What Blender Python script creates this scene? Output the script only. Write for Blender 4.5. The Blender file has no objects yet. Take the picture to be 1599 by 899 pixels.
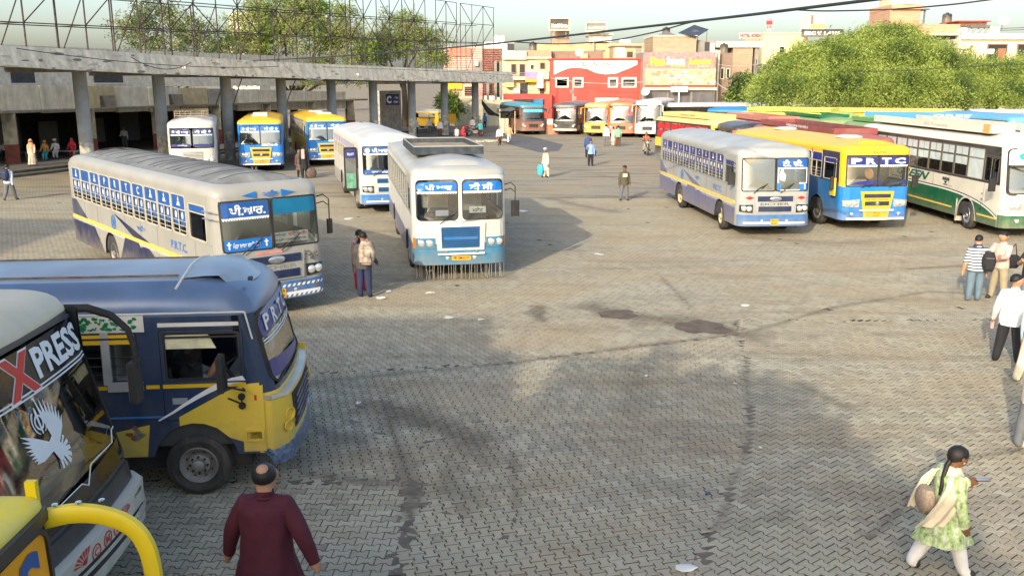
import bpy, math, random
import numpy as np
from mathutils import Vector, Matrix, noise as mnoise
R = math.radians
random.seed(7); rng = np.random.default_rng(7)
S = bpy.context.scene
COL = S.collection

# ---------------------------------------------------------------- camera, sky, sun, exposure
CAM_H, PITCH, FPX = 5.15, 13.0, 1400.0
cd = bpy.data.cameras.new('camera'); cam = bpy.data.objects.new('camera', cd); COL.objects.link(cam)
cam.location = (0, 0, CAM_H); cam.rotation_euler = (R(90 - PITCH), 0, 0)
cd.sensor_width = 36; cd.lens = FPX / 1599 * 36; cd.clip_start = .1; cd.clip_end = 3000
S.camera = cam
SUN_AZ, SUN_EL = R(25), R(22)          # shadows run towards azimuth +25 (right of straight ahead)
W = bpy.data.worlds.new('World'); S.world = W; W.use_nodes = True
wn = W.node_tree.nodes; wl = W.node_tree.links
sky = wn.new('ShaderNodeTexSky'); sky.sky_type = 'NISHITA'; sky.sun_disc = False
sky.sun_elevation = SUN_EL; sky.sun_rotation = math.pi + SUN_AZ
sky.air_density = 1.0; sky.dust_density = 4.0; sky.ozone_density = 1.3; sky.altitude = 200
wl.new(sky.outputs[0], wn['Background'].inputs[0]); wn['Background'].inputs[1].default_value = 0.15
ld = bpy.data.lights.new('sun', 'SUN'); sun = bpy.data.objects.new('sun', ld); COL.objects.link(sun)
ld.energy = 2.05; ld.angle = R(0.45); ld.color = (1.0, .88, .68)
sd = Vector((math.sin(SUN_AZ) * math.cos(SUN_EL), math.cos(SUN_AZ) * math.cos(SUN_EL), -math.sin(SUN_EL)))
sun.rotation_euler = sd.to_track_quat('-Z', 'Y').to_euler(); sun.location = (-30, -50, 40)
S.view_settings.view_transform = 'Standard'; S.view_settings.look = 'None'
S.view_settings.exposure = 1.16; S.view_settings.gamma = 1.0
S.cycles.max_bounces = 6; S.cycles.transparent_max_bounces = 12; S.cycles.caustics_reflective = False
S.cycles.caustics_refractive = False; S.cycles.use_denoising = True

# ---------------------------------------------------------------- photo pixel -> place in the yard
cp, sp = math.cos(R(PITCH)), math.sin(R(PITCH))
def G(x, y, z=0.0):
    a = (x - 799.5) / FPX; b = -(y - 449.5) / FPX
    t = (z - CAM_H) / (-sp + b * cp)
    return Vector((a * t, (cp + b * sp) * t, z))
def AT(x, y, Y):
    a = (x - 799.5) / FPX; b = -(y - 449.5) / FPX
    t = Y / (cp + b * sp)
    return Vector((a * t, Y, CAM_H + (-sp + b * cp) * t))

# ---------------------------------------------------------------- materials
MATS = {}
def nodes_mat(name):
    m = bpy.data.materials.new(name); m.use_nodes = True
    nt = m.node_tree; return m, nt, nt.nodes['Principled BSDF']
def mat(name, col, rough=.6, metal=0.0, var=.12, dirt=0.0, dirtcol=(.30, .25, .18), scale=3.0, bump=.0, spec=.4, bscale=None, zs=.45):
    """plain surface with grain and, where asked, worn dust patches"""
    if name in MATS: return MATS[name]
    m, nt, p = nodes_mat(name); N = nt.nodes; Lk = nt.links
    tc = N.new('ShaderNodeTexCoord')
    nz = N.new('ShaderNodeTexNoise'); nz.inputs['Scale'].default_value = scale; nz.inputs['Detail'].default_value = 6
    Lk.new(tc.outputs['Object'], nz.inputs['Vector'])
    mr = N.new('ShaderNodeMapRange'); mr.inputs[1].default_value = .3; mr.inputs[2].default_value = .7
    mr.inputs[3].default_value = 1 - var; mr.inputs[4].default_value = 1 + var
    Lk.new(nz.outputs[0], mr.inputs[0])
    mx = N.new('ShaderNodeMix'); mx.data_type = 'RGBA'; mx.blend_type = 'MULTIPLY'; mx.inputs[0].default_value = 1
    mx.inputs[6].default_value = (*col, 1); Lk.new(mr.outputs[0], mx.inputs[7])
    out = mx.outputs[2]
    if dirt > 0:
        n2 = N.new('ShaderNodeTexNoise'); n2.inputs['Scale'].default_value = scale * .7; n2.inputs['Detail'].default_value = 9
        n2.inputs['Roughness'].default_value = .7
        mp = N.new('ShaderNodeMapping'); mp.inputs['Scale'].default_value = (1, 1, zs); mp.inputs['Location'].default_value = (3.1, 7.7, 1.3)
        Lk.new(tc.outputs['Object'], mp.inputs[0]); Lk.new(mp.outputs[0], n2.inputs['Vector'])
        m2 = N.new('ShaderNodeMapRange'); m2.inputs[1].default_value = .42; m2.inputs[2].default_value = .68; m2.inputs[4].default_value = dirt
        Lk.new(n2.outputs[0], m2.inputs[0])
        mx2 = N.new('ShaderNodeMix'); mx2.data_type = 'RGBA'; Lk.new(m2.outputs[0], mx2.inputs[0])
        Lk.new(out, mx2.inputs[6]); mx2.inputs[7].default_value = (*dirtcol, 1); out = mx2.outputs[2]
    Lk.new(out, p.inputs['Base Color'])
    p.inputs['Roughness'].default_value = rough; p.inputs['Metallic'].default_value = metal
    p.inputs['Specular IOR Level'].default_value = spec
    if bump > 0:
        nb = N.new('ShaderNodeTexNoise'); nb.inputs['Scale'].default_value = bscale or scale * 4; nb.inputs['Detail'].default_value = 4
        Lk.new(tc.outputs['Object'], nb.inputs['Vector'])
        b = N.new('ShaderNodeBump'); b.inputs['Strength'].default_value = bump; b.inputs['Distance'].default_value = .02
        Lk.new(nb.outputs[0], b.inputs['Height']); Lk.new(b.outputs[0], p.inputs['Normal'])
    MATS[name] = m; return m
def paint(name, col, dirt=.35, rough=.38, var=.06):
    fresh = 'paint_' + name not in MATS; m = _paint(name, col, dirt, rough, var)
    if fresh:       # road dust and mud splashed up the lower skirts, and faint dents
        N = m.node_tree.nodes; Lk = m.node_tree.links; p = N['Principled BSDF']; src = p.inputs['Base Color'].links[0].from_socket
        tc = N.new('ShaderNodeTexCoord'); sx = N.new('ShaderNodeSeparateXYZ'); Lk.new(tc.outputs['Object'], sx.inputs[0]); nz = N.new('ShaderNodeTexNoise'); nz.inputs['Scale'].default_value = 5; nz.inputs['Detail'].default_value = 7; Lk.new(tc.outputs['Object'], nz.inputs['Vector'])
        a = N.new('ShaderNodeMath'); a.operation = 'MULTIPLY_ADD'; a.inputs[1].default_value = 1.1; Lk.new(nz.outputs[0], a.inputs[0]); Lk.new(sx.outputs[2], a.inputs[2])
        r = N.new('ShaderNodeMapRange'); r.inputs[1].default_value = 1.45; r.inputs[2].default_value = .9; r.inputs[3].default_value = 0; r.inputs[4].default_value = .55; Lk.new(a.outputs[0], r.inputs[0])
        x = N.new('ShaderNodeMix'); x.data_type = 'RGBA'; Lk.new(r.outputs[0], x.inputs[0]); Lk.new(src, x.inputs[6]); x.inputs[7].default_value = (.26, .22, .16, 1); Lk.new(x.outputs[2], p.inputs['Base Color'])
    return m
def _paint(name, col, dirt, rough, var):
    return mat('paint_' + name, col, rough=rough, var=var, dirt=dirt, scale=1.6, bump=.08, bscale=2.2, spec=.5)
def glass(name, tint=(.62, .68, .68), fac=.28, rough=.04, gl=(.9, .92, .92)):
    if name in MATS: return MATS[name]
    m = bpy.data.materials.new(name); m.use_nodes = True; N = m.node_tree.nodes; Lk = m.node_tree.links
    N.remove(N['Principled BSDF']); o = N['Material Output']
    t = N.new('ShaderNodeBsdfTransparent'); t.inputs[0].default_value = (*tint, 1)
    g = N.new('ShaderNodeBsdfGlossy'); g.inputs['Roughness'].default_value = rough; g.inputs[0].default_value = (*gl, 1)
    f = N.new('ShaderNodeFresnel'); f.inputs[0].default_value = 1.5
    a = N.new('ShaderNodeMath'); a.operation = 'MULTIPLY_ADD'; a.inputs[1].default_value = 1.2; a.inputs[2].default_value = fac - .05
    Lk.new(f.outputs[0], a.inputs[0])
    cl = N.new('ShaderNodeMath'); cl.operation = 'MINIMUM'; cl.inputs[1].default_value = min(.42, fac + .14); Lk.new(a.outputs[0], cl.inputs[0])
    x = N.new('ShaderNodeMixShader'); Lk.new(cl.outputs[0], x.inputs[0]); Lk.new(t.outputs[0], x.inputs[1]); Lk.new(g.outputs[0], x.inputs[2])
    Lk.new(x.outputs[0], o.inputs[0]); MATS[name] = m; return m
def brickmat(name, c1, c2, mortar, sc=1.0, bw=.5, rh=.16, dirt=.3):
    """far masonry, courses too small to pick apart"""
    if name in MATS: return MATS[name]
    m, nt, p = nodes_mat(name); N = nt.nodes; Lk = nt.links
    tc = N.new('ShaderNodeTexCoord'); sx = N.new('ShaderNodeSeparateXYZ'); Lk.new(tc.outputs['Object'], sx.inputs[0])
    ad = N.new('ShaderNodeMath'); Lk.new(sx.outputs[0], ad.inputs[0]); Lk.new(sx.outputs[1], ad.inputs[1])
    cx = N.new('ShaderNodeCombineXYZ'); Lk.new(ad.outputs[0], cx.inputs[0]); Lk.new(sx.outputs[2], cx.inputs[1])
    b = N.new('ShaderNodeTexBrick'); b.inputs['Color1'].default_value = (*c1, 1); b.inputs['Color2'].default_value = (*c2, 1)
    b.inputs['Mortar'].default_value = (*mortar, 1); b.inputs['Scale'].default_value = sc
    b.inputs['Brick Width'].default_value = bw; b.inputs['Row Height'].default_value = rh; b.inputs['Mortar Size'].default_value = .018
    Lk.new(cx.outputs[0], b.inputs['Vector'])
    n2 = N.new('ShaderNodeTexNoise'); n2.inputs['Scale'].default_value = .5; n2.inputs['Detail'].default_value = 8; Lk.new(tc.outputs['Object'], n2.inputs['Vector'])
    mr = N.new('ShaderNodeMapRange'); mr.inputs[1].default_value = .45; mr.inputs[2].default_value = .7; mr.inputs[4].default_value = dirt
    Lk.new(n2.outputs[0], mr.inputs[0]); mx = N.new('ShaderNodeMix'); mx.data_type = 'RGBA'; Lk.new(mr.outputs[0], mx.inputs[0])
    Lk.new(b.outputs[0], mx.inputs[6]); mx.inputs[7].default_value = (.22, .17, .13, 1)
    Lk.new(mx.outputs[2], p.inputs['Base Color']); p.inputs['Roughness'].default_value = .9; MATS[name] = m; return m

# ---------------------------------------------------------------- mesh builder
class MB:
    def __init__(s): s.v = []; s.f = []; s.mi = []; s.m = []
    def _m(s, m):
        if m not in s.m: s.m.append(m)
        return s.m.index(m)
    def add(s, vs, fs, m):
        o = len(s.v); k = s._m(m); s.v += [tuple(v) for v in vs]
        for f in fs: s.f.append(tuple(i + o for i in f)); s.mi.append(k)
        return s
    def box(s, c, d, m, rz=0.0, top=1.0):
        x, y, z = d[0] / 2, d[1] / 2, d[2] / 2; cs, sn = math.cos(rz), math.sin(rz); vs = []
        for dz in (-1, 1):
            k = top if dz > 0 else 1.0
            for dx, dy in ((-1, -1), (1, -1), (1, 1), (-1, 1)):
                a, b = dx * x * k, dy * y * k; vs.append((c[0] + a * cs - b * sn, c[1] + a * sn + b * cs, c[2] + dz * z))
        return s.add(vs, [(0, 3, 2, 1), (4, 5, 6, 7), (0, 1, 5, 4), (1, 2, 6, 5), (2, 3, 7, 6), (3, 0, 4, 7)], m)
    def bb(s, x0, x1, y0, y1, z0, z1, m): return s.box(((x0 + x1) / 2, (y0 + y1) / 2, (z0 + z1) / 2), (abs(x1 - x0), abs(y1 - y0), abs(z1 - z0)), m)
    def tube(s, pts, r, m, n=8, cap=True):
        pts = [Vector(p) for p in pts]; rs = r if isinstance(r, (list, tuple)) else [r] * len(pts); vs = []; fs = []; up = None
        for i, p in enumerate(pts):
            t = (pts[min(i + 1, len(pts) - 1)] - pts[max(i - 1, 0)])
            if t.length < 1e-9: t = Vector((0, 0, 1))
            t.normalize()
            if up is None: up = Vector((0, 0, 1)) if abs(t.z) < .9 else Vector((1, 0, 0))
            a = t.cross(up).normalized(); b = a.cross(t).normalized(); up = b
            for k in range(n):
                w = 2 * math.pi * k / n; vs.append(p + (a * math.cos(w) + b * math.sin(w)) * rs[i])
        for i in range(len(pts) - 1):
            for k in range(n): fs.append((i * n + k, i * n + (k + 1) % n, (i + 1) * n + (k + 1) % n, (i + 1) * n + k))
        if cap: fs.append(tuple(range(n - 1, -1, -1))); fs.append(tuple((len(pts) - 1) * n + k for k in range(n)))
        return s.add(vs, fs, m)
    def rings(s, rs, m, close=True, cap=True):
        n = len(rs[0]); vs = [p for r in rs for p in r]; fs = []
        for i in range(len(rs) - 1):
            for k in range(n if close else n - 1): fs.append((i * n + k, i * n + (k + 1) % n, (i + 1) * n + (k + 1) % n, (i + 1) * n + k))
        if cap: fs.append(tuple(range(n - 1, -1, -1))); fs.append(tuple((len(rs) - 1) * n + k for k in range(n)))
        return s.add(vs, fs, m)
    def lathe(s, prof, c, axis, m, n=24, mats=None):
        """prof: (radius, along axis)"""
        ax = Vector(axis).normalized(); a = ax.orthogonal().normalized(); b = ax.cross(a); c = Vector(c); vs = []
        for r, h in prof:
            for k in range(n):
                w = 2 * math.pi * k / n; vs.append(c + ax * h + (a * math.cos(w) + b * math.sin(w)) * r)
        for i in range(len(prof) - 1):
            fs = [(i * n + k, i * n + (k + 1) % n, (i + 1) * n + (k + 1) % n, (i + 1) * n + k) for k in range(n)]
            o = len(s.v) if i == 0 else o
            if i == 0: s.v += [tuple(v) for v in vs]
            kk = s._m(mats[i] if mats else m)
            for f in fs: s.f.append(tuple(q + o for q in f)); s.mi.append(kk)
        return s
    def prism(s, poly, f, m, thk):
        """poly of (u,w), f(u,w,off)->point; front face at off=thk, back at 0"""
        n = len(poly); vs = [f(u, w, thk) for u, w in poly] + [f(u, w, 0) for u, w in poly]
        fs = [tuple(range(n)), tuple(range(2 * n - 1, n - 1, -1))] + [(i, i + n, (i + 1) % n + n, (i + 1) % n) for i in range(n)]
        return s.add(vs, fs, m)
    def mesh(s, name, smooth=None):
        me = bpy.data.meshes.new(name); me.from_pydata(s.v, [], s.f)
        for m in s.m: me.materials.append(m)
        me.polygons.foreach_set('material_index', s.mi)
        if smooth:
            me.polygons.foreach_set('use_smooth', [True] * len(s.f)); me.update()
            me.set_sharp_from_angle(angle=R(smooth))
        me.update(); return me
    def build(s, name, parent=None, smooth=None, label=None, loc=None):
        return link(name, s.mesh(name, smooth), parent, label, loc)
def link(name, me, parent=None, label=None, loc=None, rz=0):
    o = bpy.data.objects.new(name, me); COL.objects.link(o)
    if parent: o.parent = parent
    if label: o['label'] = label
    if loc is not None: o.location = loc
    if rz: o.rotation_euler.z = rz
    return o
def tag(o, label=None, cat=None, group=None, kind=None):
    if label: o['label'] = label
    if cat: o['category'] = cat
    if group: o['group'] = group
    if kind: o['kind'] = kind
    return o
def empty(name, loc=(0, 0, 0), rz=0.0):
    o = bpy.data.objects.new(name, None); COL.objects.link(o); o.location = loc; o.rotation_euler.z = rz; o.empty_display_size = .3; return o

# ---------------------------------------------------------------- lettering as real glyph meshes
TXT = {}
def glyphs(body, bold=0.0):
    k = (body, bold)
    if k in TXT: return TXT[k]
    c = bpy.data.curves.new('text', 'FONT'); c.body = body; c.resolution_u = 2; c.offset = bold
    o = bpy.data.objects.new('text', c); COL.objects.link(o)
    me = bpy.data.meshes.new_from_object(o.evaluated_get(bpy.context.evaluated_depsgraph_get()))
    vs = np.array([v.co[:] for v in me.vertices]) if len(me.vertices) else np.zeros((0, 3)); fs = [tuple(p.vertices) for p in me.polygons]
    bpy.data.objects.remove(o); bpy.data.curves.remove(c); bpy.data.meshes.remove(me)
    if len(vs): vs[:, 0] -= vs[:, 0].min(); vs[:, 1] -= vs[:, 1].min(); w, h = vs[:, 0].max(), vs[:, 1].max(); vs[:, 0] /= w; vs[:, 1] /= h
    else: w = h = 1
    TXT[k] = (vs, fs, w / h); return TXT[k]
def put_text(mb, body, F, box, m, off=.01, bold=.0, slant=0.0):
    """box=(u0,w0,u1,w1) on the surface F"""
    vs, fs, asp = glyphs(body, bold); u0, w0, u1, w1 = box
    mb.add([F(u0 + (v[0] + slant * v[1]) * (u1 - u0), w0 + v[1] * (w1 - w0), off) for v in vs], fs, m); return mb
def rrect(u0, u1, w0, w1, r, n=4):
    n = max(n, 1)
    r = max(min(r, abs(u1 - u0) / 2 - 1e-4, abs(w1 - w0) / 2 - 1e-4), 1e-4); P = []
    for cx, cy, a0 in ((u1 - r, w1 - r, 0), (u0 + r, w1 - r, 90), (u0 + r, w0 + r, 180), (u1 - r, w0 + r, 270)):
        for k in range(n + 1):
            a = R(a0 + 90 * k / n); P.append((cx + r * math.cos(a), cy + r * math.sin(a)))
    return P
def ring(mb, F, outer, inner, m, off=0.0, thk=.02):
    n = len(outer)
    rs = [[F(u, w, off) for u, w in outer], [F(u, w, off + thk) for u, w in outer], [F(u, w, off + thk) for u, w in inner], [F(u, w, off) for u, w in inner]]
    return mb.rings(rs, m, cap=False)
def sheet(mb, F, poly, m, off=.004, thk=.003):
    """thin plate following a gently curved surface, fanned from its middle"""
    n = len(poly); cu = sum(p[0] for p in poly) / n; cw = sum(p[1] for p in poly) / n
    vs = [F(cu, cw, off + thk)]
    K = 3
    for k in range(1, K + 1):
        vs += [F(cu + (u - cu) * k / K, cw + (w - cw) * k / K, off + thk) for u, w in poly]
    fs = [(0, 1 + i, 1 + (i + 1) % n) for i in range(n)]
    for k in range(K - 1):
        a, b = 1 + k * n, 1 + (k + 1) * n
        fs += [(a + i, b + i, b + (i + 1) % n, a + (i + 1) % n) for i in range(n)]
    o = len(vs); vs += [F(u, w, off) for u, w in poly]; a = 1 + (K - 1) * n
    fs += [(a + i, o + i, o + (i + 1) % n, a + (i + 1) % n) for i in range(n)]
    return mb.add(vs, fs, m)
def quad(mb, F, q, m, off=.004, thk=.003, nu=6, nw=1):
    """q: four (u,w) corners bl br tr tl, bilinear grid plate with edges"""
    (a, b, c, d) = q; vs = []; fs = []
    def P(i, j, o):
        s, t = i / nu, j / nw
        u = (a[0] * (1 - s) + b[0] * s) * (1 - t) + (d[0] * (1 - s) + c[0] * s) * t
        w = (a[1] * (1 - s) + b[1] * s) * (1 - t) + (d[1] * (1 - s) + c[1] * s) * t
        return F(u, w, o)
    for j in range(nw + 1):
        for i in range(nu + 1): vs.append(P(i, j, off + thk))
    for j in range(nw):
        for i in range(nu):
            p = j * (nu + 1) + i; fs.append((p, p + 1, p + nu + 2, p + nu + 1))
    if thk > 0:
        rim = [(i, 0) for i in range(nu)] + [(nu, j) for j in range(nw)] + [(nu - i, nw) for i in range(nu)] + [(0, nw - j) for j in range(nw)]
        o = len(vs); vs += [P(i, j, off) for i, j in rim]
        for k, (i, j) in enumerate(rim):
            i2, j2 = rim[(k + 1) % len(rim)]; fs.append((j * (nu + 1) + i, o + k, o + (k + 1) % len(rim), j2 * (nu + 1) + i2))
    return mb.add(vs, fs, m)
def rq(u0, u1, w0, w1): return ((u0, w0), (u1, w0), (u1, w1), (u0, w1))

# common finishes
BLACK = mat('black_rubber', (.018, .018, .018), .75, var=.2, dirt=.4, dirtcol=(.09, .08, .065))
TYRE = mat('tyre_rubber', (.035, .033, .03), .85, var=.25, dirt=.7, dirtcol=(.13, .11, .09), scale=5)
RIM = mat('wheel_rim_metal', (.33, .31, .28), .55, .4, var=.2, dirt=.6, dirtcol=(.2, .16, .12), scale=6)
RIMTAN = mat('wheel_rim_cream', (.62, .52, .3), .6, .0, var=.15, dirt=.5, scale=6)
DARK = mat('dark_interior', (.05, .05, .05), .8, var=.3)
SEAT = mat('seat_vinyl', (.07, .09, .13), .6, var=.3)
SEATW = mat('seat_cover', (.4, .38, .34), .8, var=.2)
ALU = mat('window_aluminium', (.5, .5, .47), .4, .6, var=.12, dirt=.4)
CREAMF = mat('cream_window_frame', (.6, .56, .45), .5, var=.1, dirt=.4)
CHROME = mat('chrome', (.7, .7, .7), .18, .9, var=.05)
WHITEV = mat('white_vinyl', (.82, .82, .8), .5, var=.03, dirt=.12)
BLUEV = mat('blue_vinyl', (.012, .1, .36), .35, var=.08, dirt=.15)
BLUEV2 = mat('bright_blue_vinyl', (.01, .17, .55), .35, var=.08, dirt=.12)
NAVYV = mat('navy_vinyl', (.02, .03, .2), .35, var=.08, dirt=.12)
REDV = mat('red_vinyl', (.62, .03, .02), .4, var=.08)
YELV = mat('number_plate_yellow', (.75, .42, .01), .45, var=.06, dirt=.2)
BLKV = mat('black_print', (.02, .02, .02), .5)
LAMP = mat('headlamp_lens', (.75, .74, .7), .08, .55, var=.1)
AMBER = mat('amber_lens', (.7, .16, .01), .2, var=.1)
WINDSCREEN = glass('windscreen_glass', (.78, .82, .8), .3, .06)
SIDEGLASS = glass('side_glass', (.34, .39, .41), .12)
DARKGLASS = glass('dark_glass', (.10, .11, .12), .16)
COACHGLASS = glass('coach_windscreen_glass', (.35, .37, .38), .12, .05)
CURTAINGLASS = mat('whitened_glass', (.55, .62, .6), .15, var=.1)

# ================================================================ BUSES
# own frame of a bus: +Y is the nose, y=0 the front face, +X its own right side, z up
WHEELS = {}
def wheel_mesh(r, w, rimm):
    k = (r, w, rimm.name)
    if k not in WHEELS:
        t = MB(); prof = [(r * .60, -w / 2 + .03), (r * .82, -w / 2), (r * .97, -w / 2 + .03), (r, -w / 2 + .07), (r, -.012), (r * .975, -.01), (r * .975, .01), (r, .012), (r, w / 2 - .07), (r * .97, w / 2 - .03), (r * .82, w / 2), (r * .60, w / 2 - .03)]
        t.lathe(prof, (0, 0, 0), (1, 0, 0), TYRE, 28)
        h = MB(); pr = [(r * .60, w / 2 - .03), (r * .57, w / 2 - .01), (r * .52, w / 2 - .05), (r * .36, w / 2 - .10), (r * .33, w / 2 - .06), (r * .2, w / 2 - .05), (r * .18, w / 2 + .0), (r * .1, w / 2 + .02), (.001, w / 2 + .02)]
        h.lathe(pr, (0, 0, 0), (1, 0, 0), rimm, 24)
        for q in range(8):
            a = q * math.pi / 4; c = Vector((w / 2 - .045, math.cos(a) * r * .265, math.sin(a) * r * .265))
            h.tube([c, c + Vector((.03, 0, 0))], .014, BLACK, 6)
            a += .39; c = Vector((w / 2 - .088, math.cos(a) * r * .46, math.sin(a) * r * .46))
            h.tube([c, c + Vector((.012, 0, 0))], .03, BLACK, 6)
        WHEELS[k] = (t.mesh('tyre', 40), h.mesh('rim', 40))
    return WHEELS[k]
def add_wheel(bus, x, y, r=.49, w=.27, rimm=None, steer=0, dual=False):
    me = wheel_mesh(r, w, rimm or RIM); s = 1 if x > 0 else -1
    o = link('wheel', me[0], bus, loc=(x, y, r)); o.rotation_euler.z = (0 if s > 0 else math.pi) + steer
    link('rim', me[1], o)
    if dual: link('inner_wheel', me[0], bus, loc=(x - s * .3, y, r))
    return o
SEATS = {}
def seat_mesh(m):
    if m.name not in SEATS:
        b = MB(); b.box((0, 0, .22), (.9, .42, .12), m); b.box((0, -.2, .58), (.9, .1, .66), m, top=.95); b.box((0, 0, .08), (.7, .3, .16), DARK)
        SEATS[m.name] = b.mesh('seat')
    return SEATS[m.name]

class Bus:
    def __init__(s, name, label, cat, pos, th, L, W=2.5, group=None, sk=.42, wb=1.72, wt=2.66, ev=2.78, top=3.16, rc=.28, bow=.05, lean=.10, fr=.3):
        s.L, s.W, s.sk, s.wb, s.wt, s.ev, s.top, s.rc, s.bow, s.lean, s.fr = L, W, sk, wb, wt, ev, top, rc, bow, lean, fr
        s.o = empty(name, (pos[0], pos[1], 0), math.pi + R(th)); tag(s.o, label, cat, group)
    def yf(s, u, z):
        h = s.W / 2; a = min(abs(u), h); t = max(0, a - (h - s.rc)) / s.rc
        return -s.bow * (a / h) ** 2 - s.rc * (1 - math.sqrt(max(0, 1 - t * t))) - s.lean * max(0, z - s.wb * .8)
    def F(s, u, z, o=0): return Vector((-u, s.yf(u, z) + o, z))       # u seen from in front, left to right
    def Sd(s, side):
        def f(v, z, o=0): return Vector((side * (s.W / 2 + o), -v, z))   # v metres behind the nose
        return f
    def Bk(s, u, z, o=0): return Vector((u, -s.L - o, z))
    def v0(s, z): return -s.yf(s.W / 2, z)
    def us(s):
        h = s.W / 2; a = [h - s.rc * (1 - math.sin(R(q))) for q in (0, 22, 45, 67, 90)]
        return [-x for x in reversed(a)] + [-h * .45, 0, h * .45] + a
    def outline(s, z, ins, insf=None):
        """plan outline at height z, pulled in by ins"""
        insf = ins if insf is None else insf; h = s.W / 2; k = (h - ins) / h; P = []
        for u in s.us(): P.append(Vector((-u * k, s.yf(u, z) - insf, z)))
        n = 10
        y0 = P[-1].y; yb = -s.L + ins * .8
        for i in range(1, n): P.append(Vector((-h * k, y0 + (yb - y0) * i / n, z)))
        P += [Vector((-h * k, yb + .12, z)), Vector((-h * k + .12, yb, z)), Vector((0, yb, z)), Vector((h * k - .12, yb, z)), Vector((h * k, yb + .12, z))]
        for i in range(n - 1, 0, -1): P.append(Vector((h * k, y0 + (yb - y0) * i / n, z)))
        return P
    def roof(s, m, edge=.30, ribs=None, name='roof', edgem=None, crown=.16):
        b = MB(); R_ = s.top - s.ev - crown; rs = [s.outline(s.ev - .04, 0), s.outline(s.ev, 0)]
        for q in (.08, .22, .4, .62, .82, 1.0):
            d = edge * q; z = s.ev + R_ * math.sqrt(max(0, 1 - (1 - q) ** 2)); rs.append(s.outline(z, d, d * s.fr / .3))
            for p in rs[-1]: p.z = z
        if edgem: b.rings(rs[:-1], edgem, cap=False); rs = rs[-2:]
        for q in (.4, .75, .97):
            d = edge + (s.W / 2 - edge) * q; z = s.ev + R_ + crown * (1 - (1 - q) ** 2); r = s.outline(z, d, edge + .3 * q)
            rs.append(r)
        b.rings(rs, m, cap=False)
        n = len(rs[-1]); b.add(rs[-1], [tuple(range(n))], m)
        rf = b.build(name, s.o, 38)
        if ribs:
            rb = MB(); step, rm, hw = ribs; y = -.9
            while y > -s.L + .5:
                P = []
                for k in range(9):
                    x = -hw + 2 * hw * k / 8; P.append(Vector((x, y, s.zroof(x) + .008)))
                rb.tube([q + Vector((0, random.uniform(-.05, .05), 0)) for q in P], .007, rm, 4); y -= step * random.choice((1, 1, .6, 1.5))
            rb.build('roof_rib', rf)
        return rf
    def zroof(s, x, edge=.30, crown=.16):
        d = s.W / 2 - abs(x); R_ = s.top - s.ev - crown
        if d < edge: q = d / edge; return s.ev + R_ * math.sqrt(max(0, 1 - (1 - q) ** 2))
        q = (d - edge) / (s.W / 2 - edge); return s.ev + R_ + crown * (1 - (1 - q) ** 2)
    def shell(s, bands, arches, wins, postm, topm, frontb=None, ws=None, arc_r=.60, backwin=True, fposts=None, arch_z=.50):
        """bands: (z0,z1,mat) below the windows; wins[side]: list of (v0,v1,z0,z1) holes between wb and wt"""
        b = MB()
        for side in (1, -1):
            f = s.Sd(side); L = s.L
            def zl(v):
                z = s.sk
                for a in arches:
                    d = abs(v - a)
                    if d < arc_r: z = max(z, arch_z + math.sqrt(arc_r ** 2 - d * d))
                return z
            vs = set([s.v0(s.sk), L]); 
            for a in arches: vs |= set(a + arc_r * math.cos(R(q)) for q in range(0, 181, 12)); vs |= {a - arc_r - .001, a + arc_r + .001}
            for k in range(1, 14): vs.add(s.v0(s.sk) + (L - s.v0(s.sk)) * k / 14)
            vs = sorted(v for v in vs if s.v0(s.sk) <= v <= L)
            for z0, z1, m in bands:
                for a, c in zip(vs, vs[1:]):
                    za, zc = max(z0, zl(a)), max(z0, zl(c))
                    if z1 - za < 1e-4 and z1 - zc < 1e-4: continue
                    za, zc = min(za, z1), min(zc, z1)
                    a0, a1 = (s.v0(z0), s.v0(z1)) if a == vs[0] else (a, a)
                    b.add([f(a0, za), f(c, zc), f(c, z1), f(a1, z1)], [(0, 1, 2, 3)], m)
            for a in arches:     # dark wheel well
                P0 = []; P1 = []
                for q in range(0, 181, 15):
                    v = a + arc_r * math.cos(R(q)); z = arch_z + arc_r * math.sin(R(q)) if q not in (0, 180) else s.sk
                    P0.append(f(v, z, -.005)); P1.append(f(v, z, -.45))
                b.rings([P0, P1], BLACK, close=False, cap=False)
            hs = wins.get(side, []); zt = s.ev - .04
            edges = [(s.v0, None)]
            prev = None
            def col(va, vb, z0, z1, m):
                a0 = s.v0(z0) if va is None else va; a1 = s.v0(z1) if va is None else va
                b.add([f(a0, z0), f(vb, z0), f(vb, z1), f(a1, z1)], [(0, 1, 2, 3)], m)
                b.add([f(a0, z0, -.04), f(vb, z0, -.04), f(vb, z1, -.04), f(a1, z1, -.04)], [(3, 2, 1, 0)], DARK)
            cur = None
            for (a, c, z0, z1) in sorted(hs):
                col(cur, a, s.wb, zt, postm)
                if z0 > s.wb + .01: col(a, c, s.wb, z0, postm)
                if z1 < zt - .01: col(a, c, z1, zt, postm if z1 < s.wt - .05 else topm)
                ring(b, f, rrect(a, c, z0, z1, .001, 0), rrect(a + .001, c - .001, z0 + .001, z1 - .001, .001, 0), DARK, -.05, .05)
                cur = c
            col(cur, L, s.wb, zt, postm)
        # back
        g = s.Bk; h = s.W / 2
        for z0, z1, m in bands: b.add([g(-h, z0), g(h, z0), g(h, z1), g(-h, z1)], [(0, 1, 2, 3)], m)
        for q in (rq(-h, -h + .3, s.wb, s.ev), rq(h - .3, h, s.wb, s.ev), rq(-h + .3, h - .3, s.wt - .05, s.ev), rq(-h + .3, h - .3, s.wb, s.wb + .12)): quad(b, g, q, topm, 0, 0, 2)
        # front
        us = s.us()
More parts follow.
